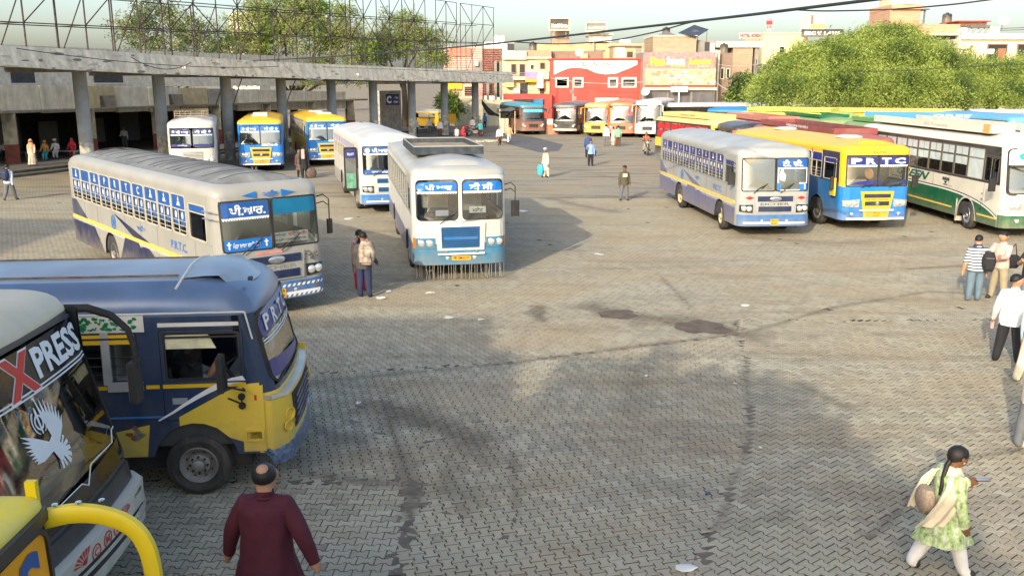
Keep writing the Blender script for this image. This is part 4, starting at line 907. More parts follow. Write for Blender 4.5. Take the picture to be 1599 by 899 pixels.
for s_ in (1, -1):
    add_wheel(Cb.o, s_ * 1.08, -2.6); add_wheel(Cb.o, s_ * 1.08, -8, dual=True)
    for (a, c) in [(.5, 1.8)] + [(1.9 + k * 1.4, 3.25 + k * 1.4) for k in range(6)]: Cb.side_window(s_, a, c, 1.5, 2.5, BLKP, None, .05, split=False, bars=False, gl=DARKGLASS)
Fc = Cb.F
windscreen(Cb, [(-1.13, 1.13, 1.26, 2.77)], BLKP, .08, gl=glass('clear_coach_glass', (.55, .58, .52), .16))
b = MB(); quad(b, Fc, ((-1.12, 2.40), (1.12, 2.40), (1.12, 2.76), (-1.12, 2.76)), mat('black_film', (.012, .012, .014), .12), .003, .003, 14, 2); quad(b, Fc, rq(-1.12, 1.12, 2.375, 2.39), WHITEV, .006, .003, 14); quad(b, Fc, rq(-1.12, 1.12, 2.34, 2.355), WHITEV, .006, .003, 14); b.build('sun_film', Cb.o)
words_on(Cb, Fc, [('X', (-.48, 2.37, .02, 2.74), REDV, .014, .04), ('PRESS', (.05, 2.43, 1.1, 2.72), WHITEV, .012, .035), ('X', (-.51, 2.355, .05, 2.755), WHITEV, .009, .06), ('E', (-1.1, 2.41, -.75, 2.72), WHITEV, .012, .04)])
b = MB(); quad(b, Fc, ((-1.1, 1.21), (1.13, 1.21), (1.1, 1.42), (-1.1, 1.32)), mat('black_film', (.012, .012, .014)), .004, .003, 14)
P = [(-1.1, 1.33), (-.1, 1.38), (.02, 1.38), (.12, 1.32), (.3, 1.46), (.9, 1.44), (1.0, 1.54), (1.1, 1.54)]
for (a, c) in zip(P, P[1:]): b.tube([Fc(a[0], a[1], .012), Fc(c[0], c[1], .012)], .007, WHITEV, 4)
b.build('lower_film', Cb.o)
def eagle(B, F, cu, cz, k):
    b = MB(); X = lambda pts: [(cu + x * k, cz + z * k) for x, z in pts]; S_ = lambda pts: sheet(b, F, X(pts), WHITEV, .006, .003)
    for i in range(8):      # right wing: long feathers fanning up
        t = i / 7; a = R(100 - t * 58); r = .95 - .35 * t; x0, z0 = .05 + t * .08, .02 - t * .05
        S_([(x0 - .03, z0), (x0 + math.cos(a) * r * .6 - .05, z0 + math.sin(a) * r * .6), (x0 + math.cos(a) * r, z0 + math.sin(a) * r), (x0 + math.cos(a) * r * .6 + .06, z0 + math.sin(a) * r * .55), (x0 + .05, z0)])
    for i in range(8):      # left wing
        t = i / 7; a = R(150 + t * 34); r = .95 - .3 * t; x0, z0 = -.1 - t * .03, .02 - t * .08
        S_([(x0 + .03, z0 + .03), (x0 + math.cos(a) * r * .6, z0 + math.sin(a) * r * .6 + .05), (x0 + math.cos(a) * r, z0 + math.sin(a) * r), (x0 + math.cos(a) * r * .6, z0 + math.sin(a) * r * .6 - .06), (x0, z0 - .04)])
    S_([(-.2, .08), (.12, .1), (.2, -.1), (.1, -.34), (-.02, -.36), (-.12, -.15)])
    S_([(-.2, .08), (-.02, .16), (.06, .05), (-.1, -.02), (-.26, .0)])
    for i in range(5): a = R(-62 + i * 24); S_([(.08, -.22), (.08 + math.cos(a) * .36, -.2 + math.sin(a) * .36), (.1 + math.cos(a + .22) * .34, -.2 + math.sin(a + .22) * .34), (.12, -.14)])
    S_([(-.04, -.3), (.04, -.3), (.0, -.5), (-.06, -.5)]); S_([(.04, -.3), (.1, -.3), (.14, -.48), (.08, -.5)])
    # khanda: ring, blade and two side swords
    c2, z2 = -.22, .52; q = lambda r: X([(c2 + r * math.cos(i * .39), z2 + r * math.sin(i * .39)) for i in range(16)]); ring(b, F, q(.15), q(.11), WHITEV, .006, .003)
    S_([(c2, z2 + .3), (c2 - .035, z2 + .2), (c2 - .02, z2 - .22), (c2 + .02, z2 - .22), (c2 + .035, z2 + .2)])
    for s in (-1, 1):
        A_ = [(c2 + s * (.20 * math.cos(t)), z2 + .02 + .24 * math.sin(t)) for t in [R(-70 + 14 * i) for i in range(10)]]
        for (a, c) in zip(A_, A_[1:]): ring(b, F, X([a, c, (c[0] + s * .035, c[1]), (a[0] + s * .035, a[1])]), X([a, c, (c[0] + s * .03, c[1]), (a[0] + s * .03, a[1])]), WHITEV, .006, .003); sheet(b, F, X([a, c, (c[0] + s * .035, c[1]), (a[0] + s * .035, a[1])]), WHITEV, .006)
    b.build('eagle_sticker', B.o)
eagle(Cb, Fc, -.12, 1.86, .48)
dash(Cb, 1.3, mat('pale_dashboard', (.45, .5, .46), .7), .7)
fd = lambda u, z, o=0: Vector((-u, -.95 + (z) * .5, 1.40 + o)) 
words_on(Cb, lambda u, z, o=0: Vector((-u, -.55 - .1 + z * .9, 1.392 + o)), [('MASTER', (-.35, -.1, .8, .12), REDV, .004, .03), ('NON STOP', (.1, .14, .9, .24), BLUEV, .004)], parent=Cb.o)
b = MB(); b.box((.75, -.55, 1.55), (.9, .03, .22), SEATW); rb = b.build('route_board', Cb.o)
b = MB(); quad(b, Fc, ((-1.2, .98), (1.22, .98), (1.24, 1.16), (-1.22, 1.16)), BLKP, .0, .03, 14); b.build('black_cowl', Cb.o, 40)
b = MB(); quad(b, Fc, ((-1.2, .52), (1.2, .52), (1.24, .97), (-1.22, .97)), XW, .02, .12, 14, 3); bp = b.build('bumper', Cb.o, 40)
b = MB(); quad(b, Fc, ((-1.2, .8), (.95, .70), (.95, .73), (-1.2, .84)), BLACK, .14, .006, 8); quad(b, Fc, ((-1.2, .7), (.9, .6), (.9, .64), (-1.2, .76)), BLACK, .14, .006, 8)
b.build('bumper_groove', bp)
b = MB()
for k in range(7):
    a = R(20 + k * 14); sheet(b, Fc, [(.35, .84), (.35 + .22 * math.cos(a), .84 + .12 * math.sin(a)), (.37 + .22 * math.cos(a + .15), .84 + .12 * math.sin(a + .15)), (.38, .84)], REDV, .143); sheet(b, Fc, [(-.5, .84), (-.5 - .24 * math.cos(a), .84 + .14 * math.sin(a)), (-.5 - .24 * math.cos(a + .15), .84 + .14 * math.sin(a + .15)), (-.53, .84)], REDV, .143)
b.build('red_wing_sticker', bp)
for u_, t_ in ((-.3, 'C'), (-.05, 'M'), (.18, 'S')):
    b = MB(); ring(b, Fc, [(u_ + .09 * math.cos(i * .4), .84 + .08 * math.sin(i * .4)) for i in range(16)], [(u_ + .075 * math.cos(i * .4), .84 + .066 * math.sin(i * .4)) for i in range(16)], REDV, .142, .003); put_text(b, t_, Fc, (u_ - .04, .80, u_ + .04, .88), REDV, .145, .02); b.build('round_emblem', bp)
words_on(Cb, Fc, [('ਲਹਿਰਾ', (.72, .88, .98, .93), BLKV, .144, .01)], parent=bp)
for s_ in (-1, 1):
    b = MB(); sheet(b, Fc, [(s_ * .72, .58), (s_ * 1.1, .6), (s_ * 1.16, .74), (s_ * .8, .72)], LAMP, .12, .03); b.build('headlight', bp, 40)
# swept black mirror arm at the far corner
def tubearm(B, pts, r, m, flat=1.0, name='mirror_arm'):
    b = MB(); b.tube(pts, r, m, 10); return b.build(name, B.o, 60)
am = tubearm(Cb, [(-1.2, -.72, 2.82), (-1.3, -.42, 2.8), (-1.36, -.2, 2.7), (-1.38, -.05, 2.54), (-1.38, .0, 2.34), (-1.38, .0, 2.1)], [.045, .045, .04, .035, .03, .03], BLACK)
b = MB(); b.box((-1.38, -.02, 1.95), (.2, .08, .46), BLACK); b.box((-1.38, -.065, 1.95), (.17, .012, .42), glass_mirror()); b.build('wing_mirror', am, 30)

# ---- yellow coach in the corner
YC = paint('bright_yellow', (.85, .62, .01), .1)
Db = Bus('coach', 'bright yellow coach with blue lettering and a swept yellow mirror arm, in the corner', 'coach', (-2.55, 3.45), 90, 11, 2.5, sk=.5, wb=1.3, wt=2.75, ev=2.84, top=2.98, rc=.12, bow=.03, lean=.03, fr=.2)
Db.shell([(.5, 1.3, YC)], (2.6, 8), {1: [(1.0 + k * 1.4, 2.3 + k * 1.4, 1.5, 2.5) for k in range(7)], -1: [(1.0 + k * 1.4, 2.3 + k * 1.4, 1.5, 2.5) for k in range(7)]}, BLKP, YC, [(.5, 1.2, YC)], (-1.16, 1.16, 1.2, 2.74), fposts=BLKP)
Db.roof(mat('scuffed_yellow_roof', (.82, .62, .03), .45, var=.06, dirt=.5, dirtcol=(.42, .42, .42), scale=1.5), edge=.26, crown=.08)
for s_ in (1, -1):
    add_wheel(Db.o, s_ * 1.08, -2.6); add_wheel(Db.o, s_ * 1.08, -8, dual=True)
    for k in range(7): Db.side_window(s_, 1.0 + k * 1.4, 2.3 + k * 1.4, 1.5, 2.5, BLKP, None, .05, split=False, bars=False, gl=DARKGLASS)
windscreen(Db, [(-1.13, 1.13, 1.26, 2.72)], BLKP, .1, gl=DARKGLASS); Fd = Db.F
b = MB(); quad(b, Fd, rq(-1.12, 1.12, 2.12, 2.71), mat('orange_film', (.82, .36, .01), .4, var=.15, scale=1.5), .003, .003, 14, 2)
for k in range(4): quad(b, Fd, ((.1, 1.8 + k * .04), (1.12, 1.9 + k * .05), (1.12, 1.925 + k * .05), (.1, 1.815 + k * .04)), REDV if k % 2 else WHITEV, .006, .003, 6)
quad(b, Fd, ((.1, 1.5), (1.12, 1.5), (1.12, 1.9), (.1, 1.8)), NAVYV, .003, .003, 6); b.build('sun_film', Db.o)
words_on(Db, Fd, [('MOTORS', (-1.0, 2.28, 1.04, 2.67), BLUEV, .012, .04)])
b = MB(); quad(b, Fd, rq(-1.2, 1.2, 2.74, 2.82), BLKP, 0, .03, 14); b.build('black_brow', Db.o, 40)
dm = MB(); pts0 = [(-1.2, -.16, 2.72), (-1.26, .02, 2.74), (-1.30, .18, 2.71), (-1.33, .32, 2.63), (-1.34, .40, 2.5), (-1.34, .43, 2.3), (-1.34, .43, 2.0)]; pts = []
for i in range(6):
    q0, q1, q2, q3 = [Vector(pts0[max(0, min(6, i + j))]) for j in (-1, 0, 1, 2)]
    for t in (0, .33, .66): pts.append(tuple(.5 * (2 * q1 + (q2 - q0) * t + (2 * q0 - 5 * q1 + 4 * q2 - q3) * t * t + (3 * q1 - q0 - 3 * q2 + q3) * t ** 3)))
pts.append(pts0[-1]); NP_ = len(pts) - 1
rs = []
for i, p in enumerate(pts):
    p = Vector(p); t = (Vector(pts[min(i + 1, NP_)]) - Vector(pts[max(i - 1, 0)])).normalized(); up = Vector((1, 0, 0)); s2 = t.cross(up).normalized(); w = .055 - .0006 * i; d_ = .034
    rs.append([p + s2 * w + up * d_ * .6, p + s2 * w * .5 + up * d_, p - s2 * w * .5 + up * d_, p - s2 * w + up * d_ * .6, p - s2 * w - up * d_ * .6, p - s2 * w * .5 - up * d_, p + s2 * w * .5 - up * d_, p + s2 * w - up * d_ * .6])
dm.rings(rs, YC); da = dm.build('mirror_arm', Db.o, 35)
b = MB(); b.box((-1.34, .41, 1.8), (.25, .12, .5), YC); b.box((-1.34, .345, 1.8), (.21, .012, .44), glass_mirror()); b.build('wing_mirror', da, 30)
b = MB(); [b.lathe([(.018, 0), (.018, .008), (.001, .01)], (-1.24 - .03 * q, -.05 + .12 * q, 2.80), (0, 0, 1), CHROME, 8) for q in range(3)]; b.bb(-1.26, -1.225, -.2, -.14, 2.7, 2.95, YC); b.build('corner_fin', Db.o)

# ================= far coaches
def far_coach(name, label, front, th, L, body, roofm, H=3.3, W_=2.45, wsfilm=None, text=None, txtm=WHITEV, sidem=None, winm=None, low=None, rack=None, rackh=.32, grillem=None, cat='coach', racktext=None, racktm=REDV, lean=.12, group=None, wl=.78, upper=False):
    B = Bus(name, label, cat, front, th, L, W_, sk=.4, wb=1.5, wt=H - .42, ev=H - .34, top=H, rc=.3, bow=.12, lean=lean, group=group)
    n = max(3, int((L - 1.2) / 1.0)); hs = [(1.0 + k * (L - 1.2) / n, 1.0 + (k + 1) * (L - 1.2) / n - .08, 1.55, H - .48) for k in range(n)]
    B.shell([(.4, .9, low or body), (.9, 1.5, body)], (2.5, L * .72), {1: hs, -1: hs}, sidem or BLKP, body, [(.4, 1.3, body)], (-1.1, 1.1, 1.3, H - .5), backwin=False)
    B.roof(roofm, edge=.24, crown=.12)
    for s_ in (1, -1):
        add_wheel(B.o, s_ * (W_ / 2 - .17), -2.5); add_wheel(B.o, s_ * (W_ / 2 - .17), -L * .72)
        f = B.Sd(s_)
        for (a, c, z0, z1) in hs:
            g = MB()
            if upper: quad(g, f, rq(a + .02, c - .02, (z0 + z1) / 2 + .05, z1 - .02), winm, -.02, .01, 1); quad(g, f, rq(a + .02, c - .02, z0, (z0 + z1) / 2 - .03), winm, -.02, .01, 1)
            else: quad(g, f, rq(a, c, z0, z1), winm or DARKGLASS, -.02, .01, 1)
            g.build('window', B.o)
    windscreen(B, [(-1.07, 1.07, 1.34, H - .54)], BLKP, .1, gl=COACHGLASS)
    if wsfilm: b = MB(); quad(b, B.F, rq(-1.06, 1.06, H - .9, H - .56), wsfilm, .003, .003, 8); b.build('sun_film', B.o)
    if text: words_on(B, B.F, [(text, (-wl, H - .84, wl, H - .62), txtm, .01, .04)])
    b = MB(); louvres(b, B.F, -.45, .45, .72, 1.05, grillem or BLKP, 4); b.build('grille', B.o)
    for s_ in (-1, 1):
        headlamp(B, s_ * .85, .85, .1); headlamp(B, s_ * 1.0, .98, .07)
    b = MB(); quad(b, B.F, rq(-1.2, 1.2, .4, .6), low or body, 0, .05, 10); b.build('bumper', B.o, 40); dash(B, 1.35)
    for s_ in (-1, 1): b = MB(); b.tube([(s_ * 1.15, -.2, H - .5), (s_ * 1.4, .15, H - .55), (s_ * 1.4, .25, H - 1.1)], .05, body, 6); b.build('mirror_arm', B.o, 60)
    if rack:
        b = MB(); x = W_ / 2 - .28; z = H - .06
        for s_ in (1, -1): b.bb(s_ * x - .02, s_ * x + .02, -1.6, -L + .5, z, z + rackh, rack)
        b.bb(-x, x, -1.58, -1.62, z, z + rackh, rack); b.bb(-x, x, -L + .48, -L + .52, z, z + rackh, rack); rk = b.build('roof_rack', B.o)
        if racktext: words_on(B, lambda u, z_, o=0: Vector((x + .02 + o, u, z_)), [(racktext, (-L * .62, z + rackh * .25, -L * .38, z + rackh * .78), racktm, .004, .02)], parent=rk)
        b = MB(); b.bb(-x + .02, x - .02, -1.6, -L + .5, z + .02, z + .05, DARK); b.build('rack_floor', rk)
    return B
TEAL = paint('teal', (.03, .3, .42), .25); LIME = paint('lime_yellow', (.5, .58, .10), .3); SKY = paint('sky_blue', (.10, .36, .58), .35); OLIVE = paint('sage_green', (.22, .33, .12), .3); ORY = paint('orange_yellow', (.8, .36, .04), .15); GREYR = paint('dark_grey', (.10, .10, .11), .4)
REDW = mat('red_curtained_glass', (.5, .03, .035), .25, var=.25, scale=3); CRIM = paint('crimson', (.42, .03, .05), .2); BRW = paint('brown_red', (.24, .09, .06), .3)
def gp(x, y): g = G(x, y); return (g.x, g.y)
far_coach('coach', 'teal topped coach with brown front, leftmost of the parked coach row beside the tarpaulin stall', gp(833, 211), 14, 9, BRW, TEAL, 3.05, wsfilm=TEAL, text='BATTE WALE', low=BRW, txtm=mat('cyan_print', (.2, .7, .7), .4), wl=.9)
far_coach('coach', 'black and white coach, second from the tarpaulin stall in the parked row', gp(881, 211), -14, 9.5, BLKP, GREYR, 3.1, text='SANT JOHN', low=WHT, wl=.85)
far_coach('coach', 'yellow coach with red curtains, between the black coach and the orange coach', gp(930, 214), -16, 9.5, ORY, paint('tan_roof', (.5, .38, .12), .3), 3.2, wsfilm=None, text='SIM TRAVELS', low=YELW, winm=REDW, wl=.8)
far_coach('coach', 'orange coach lettered ORBIT parked in the row beside the white one', gp(969, 215), -10, 10, ORG, ORG, 3.4, text='ORBIT', low=ORG, wl=.62)
far_coach('coach', 'white coach lettered ORBIT with a white chevron on its black side', gp(1010, 216), -16, 11.5, WHT, WHT, 3.5, text='ORBIT', low=WHT, wl=.68)
far_coach('coach', 'long white coach behind the others, only its pale roof showing below the billboard', (13.5, 88), -75, 12, WHT, WHT, 3.1)
far_coach('coach', 'coach with red curtained windows and a cream yellow roof, behind the silver bus', (13.1, 53.6), 15, 8.5, YELW, paint('cream_yellow', (.78, .58, .22), .2), 2.95, winm=REDW, low=BLKP, rack=paint('cream_yellow', (.78, .58, .22)), rackh=.26, upper=True, racktext='ਸ਼ਰਮਾ ਬੱਸ')
far_coach('coach', 'black topped coach with an orange lettered front, peeking over the yellow roof', (13.5, 50.0), 3, 6, ORG, BLKP, 2.85, text='SHERE PB', wsfilm=ORG, txtm=REDV, wl=.9)
far_coach('coach', 'maroon roofed coach with a white patterned luggage rack, behind the yellow roofed bus', (14.9, 37.6), 2.5, 12.2, MAR, mat('faded_maroon_roof', (.34, .11, .1), .5, var=.12, dirt=.3), 2.95, rack=MAR, rackh=.26, racktext='RAJDHANI TRAVELS', racktm=WHITEV)
far_coach('coach', 'dark red coach showing behind the orange lettered coach', (16.6, 53.5), 5, 10, MAR, MAR, 2.8, rack=paint('pale_red', (.5, .2, .16), .2), rackh=.3)
far_coach('coach', 'sage green coach with a yellow lettered roof side, beyond the maroon roof', (21.3, 41.6), 4, 11.5, OLIVE, OLIVE, 3.0, rack=paint('grass_green', (.12, .3, .1), .2), rackh=.22, racktext='CHAHAL BUS', racktm=YELV)
far_coach('coach', 'second sage green coach, further back beside the sky blue ones', (20.3, 55.5), 4, 10.5, OLIVE, OLIVE, 2.95, rack=GRN, rackh=.2)
far_coach('coach', 'sky blue roofed coach with a dark windscreen, right of the sage green one', (24.9, 44.5), 3, 11.0, SKY, SKY, 3.0)
far_coach('coach', 'second sky blue coach, rear one of the pair near the right edge', (30.1, 52.5), 5, 11, SKY, SKY, 3.25)
far_coach('coach', 'crimson roofed coach just beyond the cream and green coach', (22.4, 28.2), 0, 10.5, CRIM, CRIM, 3.05)
far_coach('coach', 'lime yellow coach parked crosswise before the big tree', (23.2, 61.0), 52, 8.0, LIME, LIME, 3.15, rack=LIME, rackh=.25, racktext='ਨਿਊ ਦੀਪ', racktm=GRN)
far_coach('coach', 'orange yellow coach parked crosswise before the big tree, right of the lime one', (31.5, 60.5), 66, 11, ORY, YELP, 3.1, rack=paint('golden_yellow', (.72, .40, .06), .35), rackh=.25, racktext='ਆਰ ਕੇ', racktm=ORG)
far_coach('coach', 'coach with a blue and white roof rack, in front of the orange yellow one', (33.8, 55.5), 66, 12, BLUEP, GREYR, 2.9, rack=BLUEP, rackh=.32, racktext='GREEN', racktm=WHITEV)
far_coach('coach', 'white roofed coach lettered in red at the right edge', (38.5, 58.0), 70, 9, WHT, WHT, 3.0, rack=WHT, rackh=.34, racktext='KAHLON TRAVELS')
far_coach('coach', 'dark blue roofed coach lying beyond the red curtained one', (24.5, 72), 60, 9, NAVY, BLUEP, 3.05)
far_coach('coach', 'grey roofed coach with a white end, between the sky blue coach and the right edge', (28.0, 38.5), 0, 10, GREYR, paint('pale_grey', (.42, .46, .45), .3), 3.0)

# ================================================================ GROUND AND PAVING
def ground_mat(name, base, far):
    m, nt, p = nodes_mat(name); N = nt.nodes; Lk = nt.links
    g = N.new('ShaderNodeNewGeometry')
    def noise(sc, det=6, ro=.6, mp=None):
        n = N.new('ShaderNodeTexNoise'); n.inputs['Scale'].default_value = sc; n.inputs['Detail'].default_value = det; n.inputs['Roughness'].default_value = ro
        if mp: q = N.new('ShaderNodeMapping'); q.inputs['Scale'].default_value = mp[0]; q.inputs['Rotation'].default_value = mp[1]; Lk.new(g.outputs['Position'], q.inputs[0]); Lk.new(q.outputs[0], n.inputs['Vector'])
        else: Lk.new(g.outputs['Position'], n.inputs['Vector'])
        return n.outputs[0]
    def rng_(s, a, b, c=0., d=1.):
        q = N.new('ShaderNodeMapRange'); q.inputs[1].default_value = a; q.inputs[2].default_value = b; q.inputs[3].default_value = c; q.inputs[4].default_value = d; Lk.new(s, q.inputs[0]); return q.outputs[0]
    def mix(f, a, b, mode='MIX'):
        q = N.new('ShaderNodeMix'); q.data_type = 'RGBA'; q.blend_type = mode
        if isinstance(f, float): q.inputs[0].default_value = f
        else: Lk.new(f, q.inputs[0])
        for i, v in ((6, a), (7, b)):
            if isinstance(v, tuple): q.inputs[i].default_value = (*v, 1)
            else: Lk.new(v, q.inputs[i])
        return q.outputs[2]
    col = mix(rng_(noise(.18, 4), .35, .65), base, tuple(c * k for c, k in zip(base, (1.1, 1.06, .96))))
    if not far:
        at = N.new('ShaderNodeAttribute'); at.attribute_name = 'shade'; oi = N.new('ShaderNodeObjectInfo')
        a = rng_(at.outputs['Fac'], 0, 1, .80, 1.16); col = mix(1.0, col, a, 'MULTIPLY')
        st_ = N.new('ShaderNodeAttribute'); st_.attribute_name = 'stain'; STAIN = st_.outputs['Fac']
        b = rng_(oi.outputs['Random'], 0, 1, .93, 1.07); col = mix(1.0, col, b, 'MULTIPLY')
        col = mix(1.0, col, rng_(noise(60, 3), .3, .7, .86, 1.1), 'MULTIPLY')
    else:
        mp = N.new('ShaderNodeMapping'); mp.inputs['Rotation'].default_value = (0, 0, R(63)); Lk.new(g.outputs['Position'], mp.inputs[0])
        br = N.new('ShaderNodeTexBrick'); br.inputs['Scale'].default_value = 1; br.inputs['Brick Width'].default_value = .2; br.inputs['Row Height'].default_value = .14; br.inputs['Mortar Size'].default_value = .012; br.inputs['Mortar Smooth'].default_value = .4
        br.inputs['Color1'].default_value = (1, 1, 1, 1); br.inputs['Color2'].default_value = (.86, .86, .86, 1); br.inputs['Mortar'].default_value = (.42, .38, .34, 1)
        Lk.new(mp.outputs[0], br.inputs[0]); col = mix(.6, col, br.outputs[0], 'MULTIPLY')
    sand = rng_(noise(.33, 8, .68, ((1, 1.6, 1), (0, 0, .5))), .44, .66, 0, .7); col = mix(sand, col, (.36, .285, .18))
    dk = rng_(noise(.9, 8, .75, ((1, 1.3, 1), (0, 0, -.4))), .585, .72, 0, .5); col = mix(dk, col, (.085, .07, .055))
    dk2 = rng_(noise(2.6, 6, .7), .58, .72, 0, .4); col = mix(dk2, col, (.10, .08, .06))
    dr = rng_(noise(.5, 7, .72, ((.35, 2.2, 1), (0, 0, .3))), .50, .63, 0, .8 if far else .3); col = mix(dr, col, (.13, .10, .07))
    if not far: col = mix(STAIN, col, (.085, .068, .05))
    Lk.new(col, p.inputs['Base Color']); p.inputs['Roughness'].default_value = .88; p.inputs['Specular IOR Level'].default_value = .25
    b = N.new('ShaderNodeBump'); b.inputs['Strength'].default_value = .5; b.inputs['Distance'].default_value = .01; Lk.new(noise(35, 5), b.inputs['Height']); Lk.new(b.outputs[0], p.inputs['Normal'])
    return m
PAVM = ground_mat('concrete_paver', (.375, .35, .272), False)
FARM = ground_mat('distant_paving', (.335, .31, .245), True)
SOIL = mat('joint_soil', (.075, .063, .048), .95, var=.35, scale=2)
EARTH = mat('dry_earth', (.27, .22, .15), .95, var=.25, scale=.4, dirt=.4, dirtcol=(.16, .13, .09))
m = MB(); m.add([(-900, -300, -.06), (900, -300, -.06), (900, 1500, -.06), (-900, 1500, -.06)], [(0, 1, 2, 3)], EARTH); tag(m.build('ground'), kind='structure')
yard = MB(); yard.add([(-60, -8, -.0065), (60, -8, -.0065), (60, 42, -.0065), (-60, 42, -.0065)], [(0, 1, 2, 3)], SOIL); yard = tag(yard.build('paved_yard'), kind='structure')
YFAR = 40.0
m = MB(); nx = 30; m.add([(-70, YFAR, -.004), (90, YFAR, -.004), (90, 112, -.004), (-70, 112, -.004)], [(0, 1, 2, 3)], FARM); tag(m.build('distant_paving', yard), kind='stuff')
STAINS = [([(648, 752), (640, 800), (618, 905)], .09, .9), ([(1165, 560), (1172, 680), (1130, 800), (1080, 905)], .04, .55), ([(450, 600), (800, 566), (960, 545), (1165, 520), (1300, 480), (1450, 455), (1599, 462)], .10, .6),
 ([(590, 628), (650, 655), (740, 690)], .42, .8), ([(600, 640), (622, 700), (640, 760)], .16, .7), ([(480, 740), (560, 752), (640, 754)], .09, .7), ([(925, 478), (966, 491), (1050, 500), (1100, 511), (1160, 522)], .5, .75), ([(840, 480), (845, 498)], .22, .8), ([(1030, 430), (1080, 480)], .06, .6),
 ([(1300, 890), (1400, 800), (1480, 722), (1599, 700)], .07, .6), ([(470, 660), (560, 690)], .3, .6), ([(700, 740), (760, 860)], .22, .45), ([(800, 700), (815, 899)], .06, .5), ([(820, 300), (900, 320), (960, 330)], .35, .55), ([(1180, 372), (1300, 380), (1450, 372)], .45, .4), ([(620, 437), (790, 432)], .35, .5), ([(1000, 575), (985, 640)], .25, .35), ([(1420, 420), (1500, 415)], .12, .7), ([(1250, 600), (1330, 640)], .12, .5), ([(520, 860), (600, 899)], .3, .45)]
LP, WP, AP = .2, .14, .018
def outline_p(inset, iy=None):
    h = WP / 2; L2 = LP / 2; i = inset; j = iy or inset
    top = [(-L2 + i, h + AP - j), (-L2 * .64, h + AP - j), (-L2 * .36, h - AP - j), (L2 * .36, h - AP - j), (L2 * .64, h + AP - j), (L2 - i, h + AP - j)]
    return top + [(x, -y) for x, y in reversed(top)]
TOPP, BOTP = np.array(outline_p(.0068, .0112)), np.array(outline_p(.0056, .0095))
PV = np.vstack([np.c_[TOPP, np.zeros(12)], np.c_[BOTP, np.full(12, -.006)]])
def project(x, y, z=0):
    dz = z - CAM_H; d = y * cp - dz * sp; return 799.5 + FPX * x / d, 449.5 - FPX * (y * sp + dz * cp) / d
def region(x, y):
    px, py = project(x, y); out = np.full(x.shape, 3)
    seam = np.interp(py, [520, 550, 680, 899, 1000], [1150, 1163, 1172, 1085, 1045])
    out[(px >= seam) & (py > 500)] = 2
    out[(px < seam) & (py > np.interp(px, [0, 450, 800, 1170], [600, 585, 566, 520]))] = 1
    out[(px < np.interp(py, [752, 780, 899, 980], [648, 636, 618, 606])) & (py > 752)] = 0
    return out
ANG = {0: R(-88 + 180), 1: R(-15), 2: R(-38), 3: R(-29)}       # heading of the long joints, from straight ahead
pav = []
for rid, h in ANG.items():
    e1 = np.array([math.sin(h), math.cos(h)]); e2 = np.array([math.cos(h), -math.sin(h)])
    n1, n2 = 420, 560; I, J_ = np.meshgrid(np.arange(-n1, n1), np.arange(-n2, n2))
    off = (J_ % 2) * .5
    cx = (I + off) * LP; cy = J_ * WP; ox, oy = 2.0, 15.0
    X = ox + cx * e1[0] + cy * e2[0]; Y = oy + cx * e1[1] + cy * e2[1]
    k = (Y > 6.2) & (Y < YFAR + .3); X, Y = X[k], Y[k]; px, py = project(X, Y)
    k = (px > -60) & (px < 1660) & (py < 960) & (region(X, Y) == rid); X, Y = X[k], Y[k]
    pav.append(np.c_[X, Y, np.full(X.shape, math.atan2(e1[1], e1[0])), np.full(X.shape, rid)])
pav = np.vstack(pav)
nz = np.array([mnoise.noise(Vector((x * 1.1, y * 1.1, 0))) for x, y in pav[:, :2]])
pav = pav[(rng.random(len(pav)) > .0006 + .02 * (nz > .5))]
px, py = project(pav[:, 0], pav[:, 1]); dist = np.hypot(pav[:, 1], CAM_H) + abs(pav[:, 0]) * .15
hid = ((px < 500) & (py < 905)) | (px < 245)
order = np.argsort(np.where(hid | (py > 899) | (px < 0) | (px > 1599), 1e6, dist)); sel, rest = order[:300], order[300:]
PVB = np.vstack([np.c_[np.array(outline_p(.0105, .0092)), np.zeros(12)], np.c_[np.array(outline_p(.0090, .0078)), np.full(12, -.006)]])
PFACES = [tuple(range(11, -1, -1))] + [(i, (i + 1) % 12, 12 + (i + 1) % 12, 12 + i) for i in range(12)]
me = bpy.data.meshes.new('paver'); me.from_pydata([tuple(v) for v in PV], [], PFACES); me.materials.append(PAVM)
ca = me.attributes.new('shade', 'FLOAT', 'POINT'); ca.data.foreach_set('value', [.5] * 24)
me_b = me.copy(); me_b.vertices.foreach_set('co', PVB.ravel())
for i in sel:
    o = link('paver', me if pav[i, 3] == 0 else me_b, yard, loc=(pav[i, 0], pav[i, 1], random.uniform(-.003, .003)), rz=pav[i, 2]); o.rotation_euler.x = random.uniform(-.0065, .012)
P = pav[rest]; n = len(P); c, s_ = np.cos(P[:, 2])[:, None], np.sin(P[:, 2])[:, None]
jit = rng.normal(0, .002, (n, 2)); zt_ = rng.uniform(-.0022, .0018, n) * np.where(P[:, 1] > 16, .3, 1)
tx_, ty_ = rng.normal(0, .004, (n, 1)), rng.normal(0, .004, (n, 1))
V = np.empty((n, 24, 3)); V[:, :, 0] = P[:, :1] + jit[:, :1] + PV[None, :, 0] * c - PV[None, :, 1] * s_; V[:, :, 1] = P[:, 1:2] + jit[:, 1:] + PV[None, :, 0] * s_ + PV[None, :, 1] * c
ft = np.clip((P[:, 1] - 13) / 24, 0, 1)[:, None]; PF = np.vstack([np.c_[np.array(outline_p(.009, .006)), np.zeros(12)], np.c_[np.array(outline_p(.008, .005)), np.full(12, -.003)]])
isA = (P[:, 3] == 0)[:, None]; sel3 = lambda j: np.where(isA, PV[None, :, j], PVB[None, :, j])
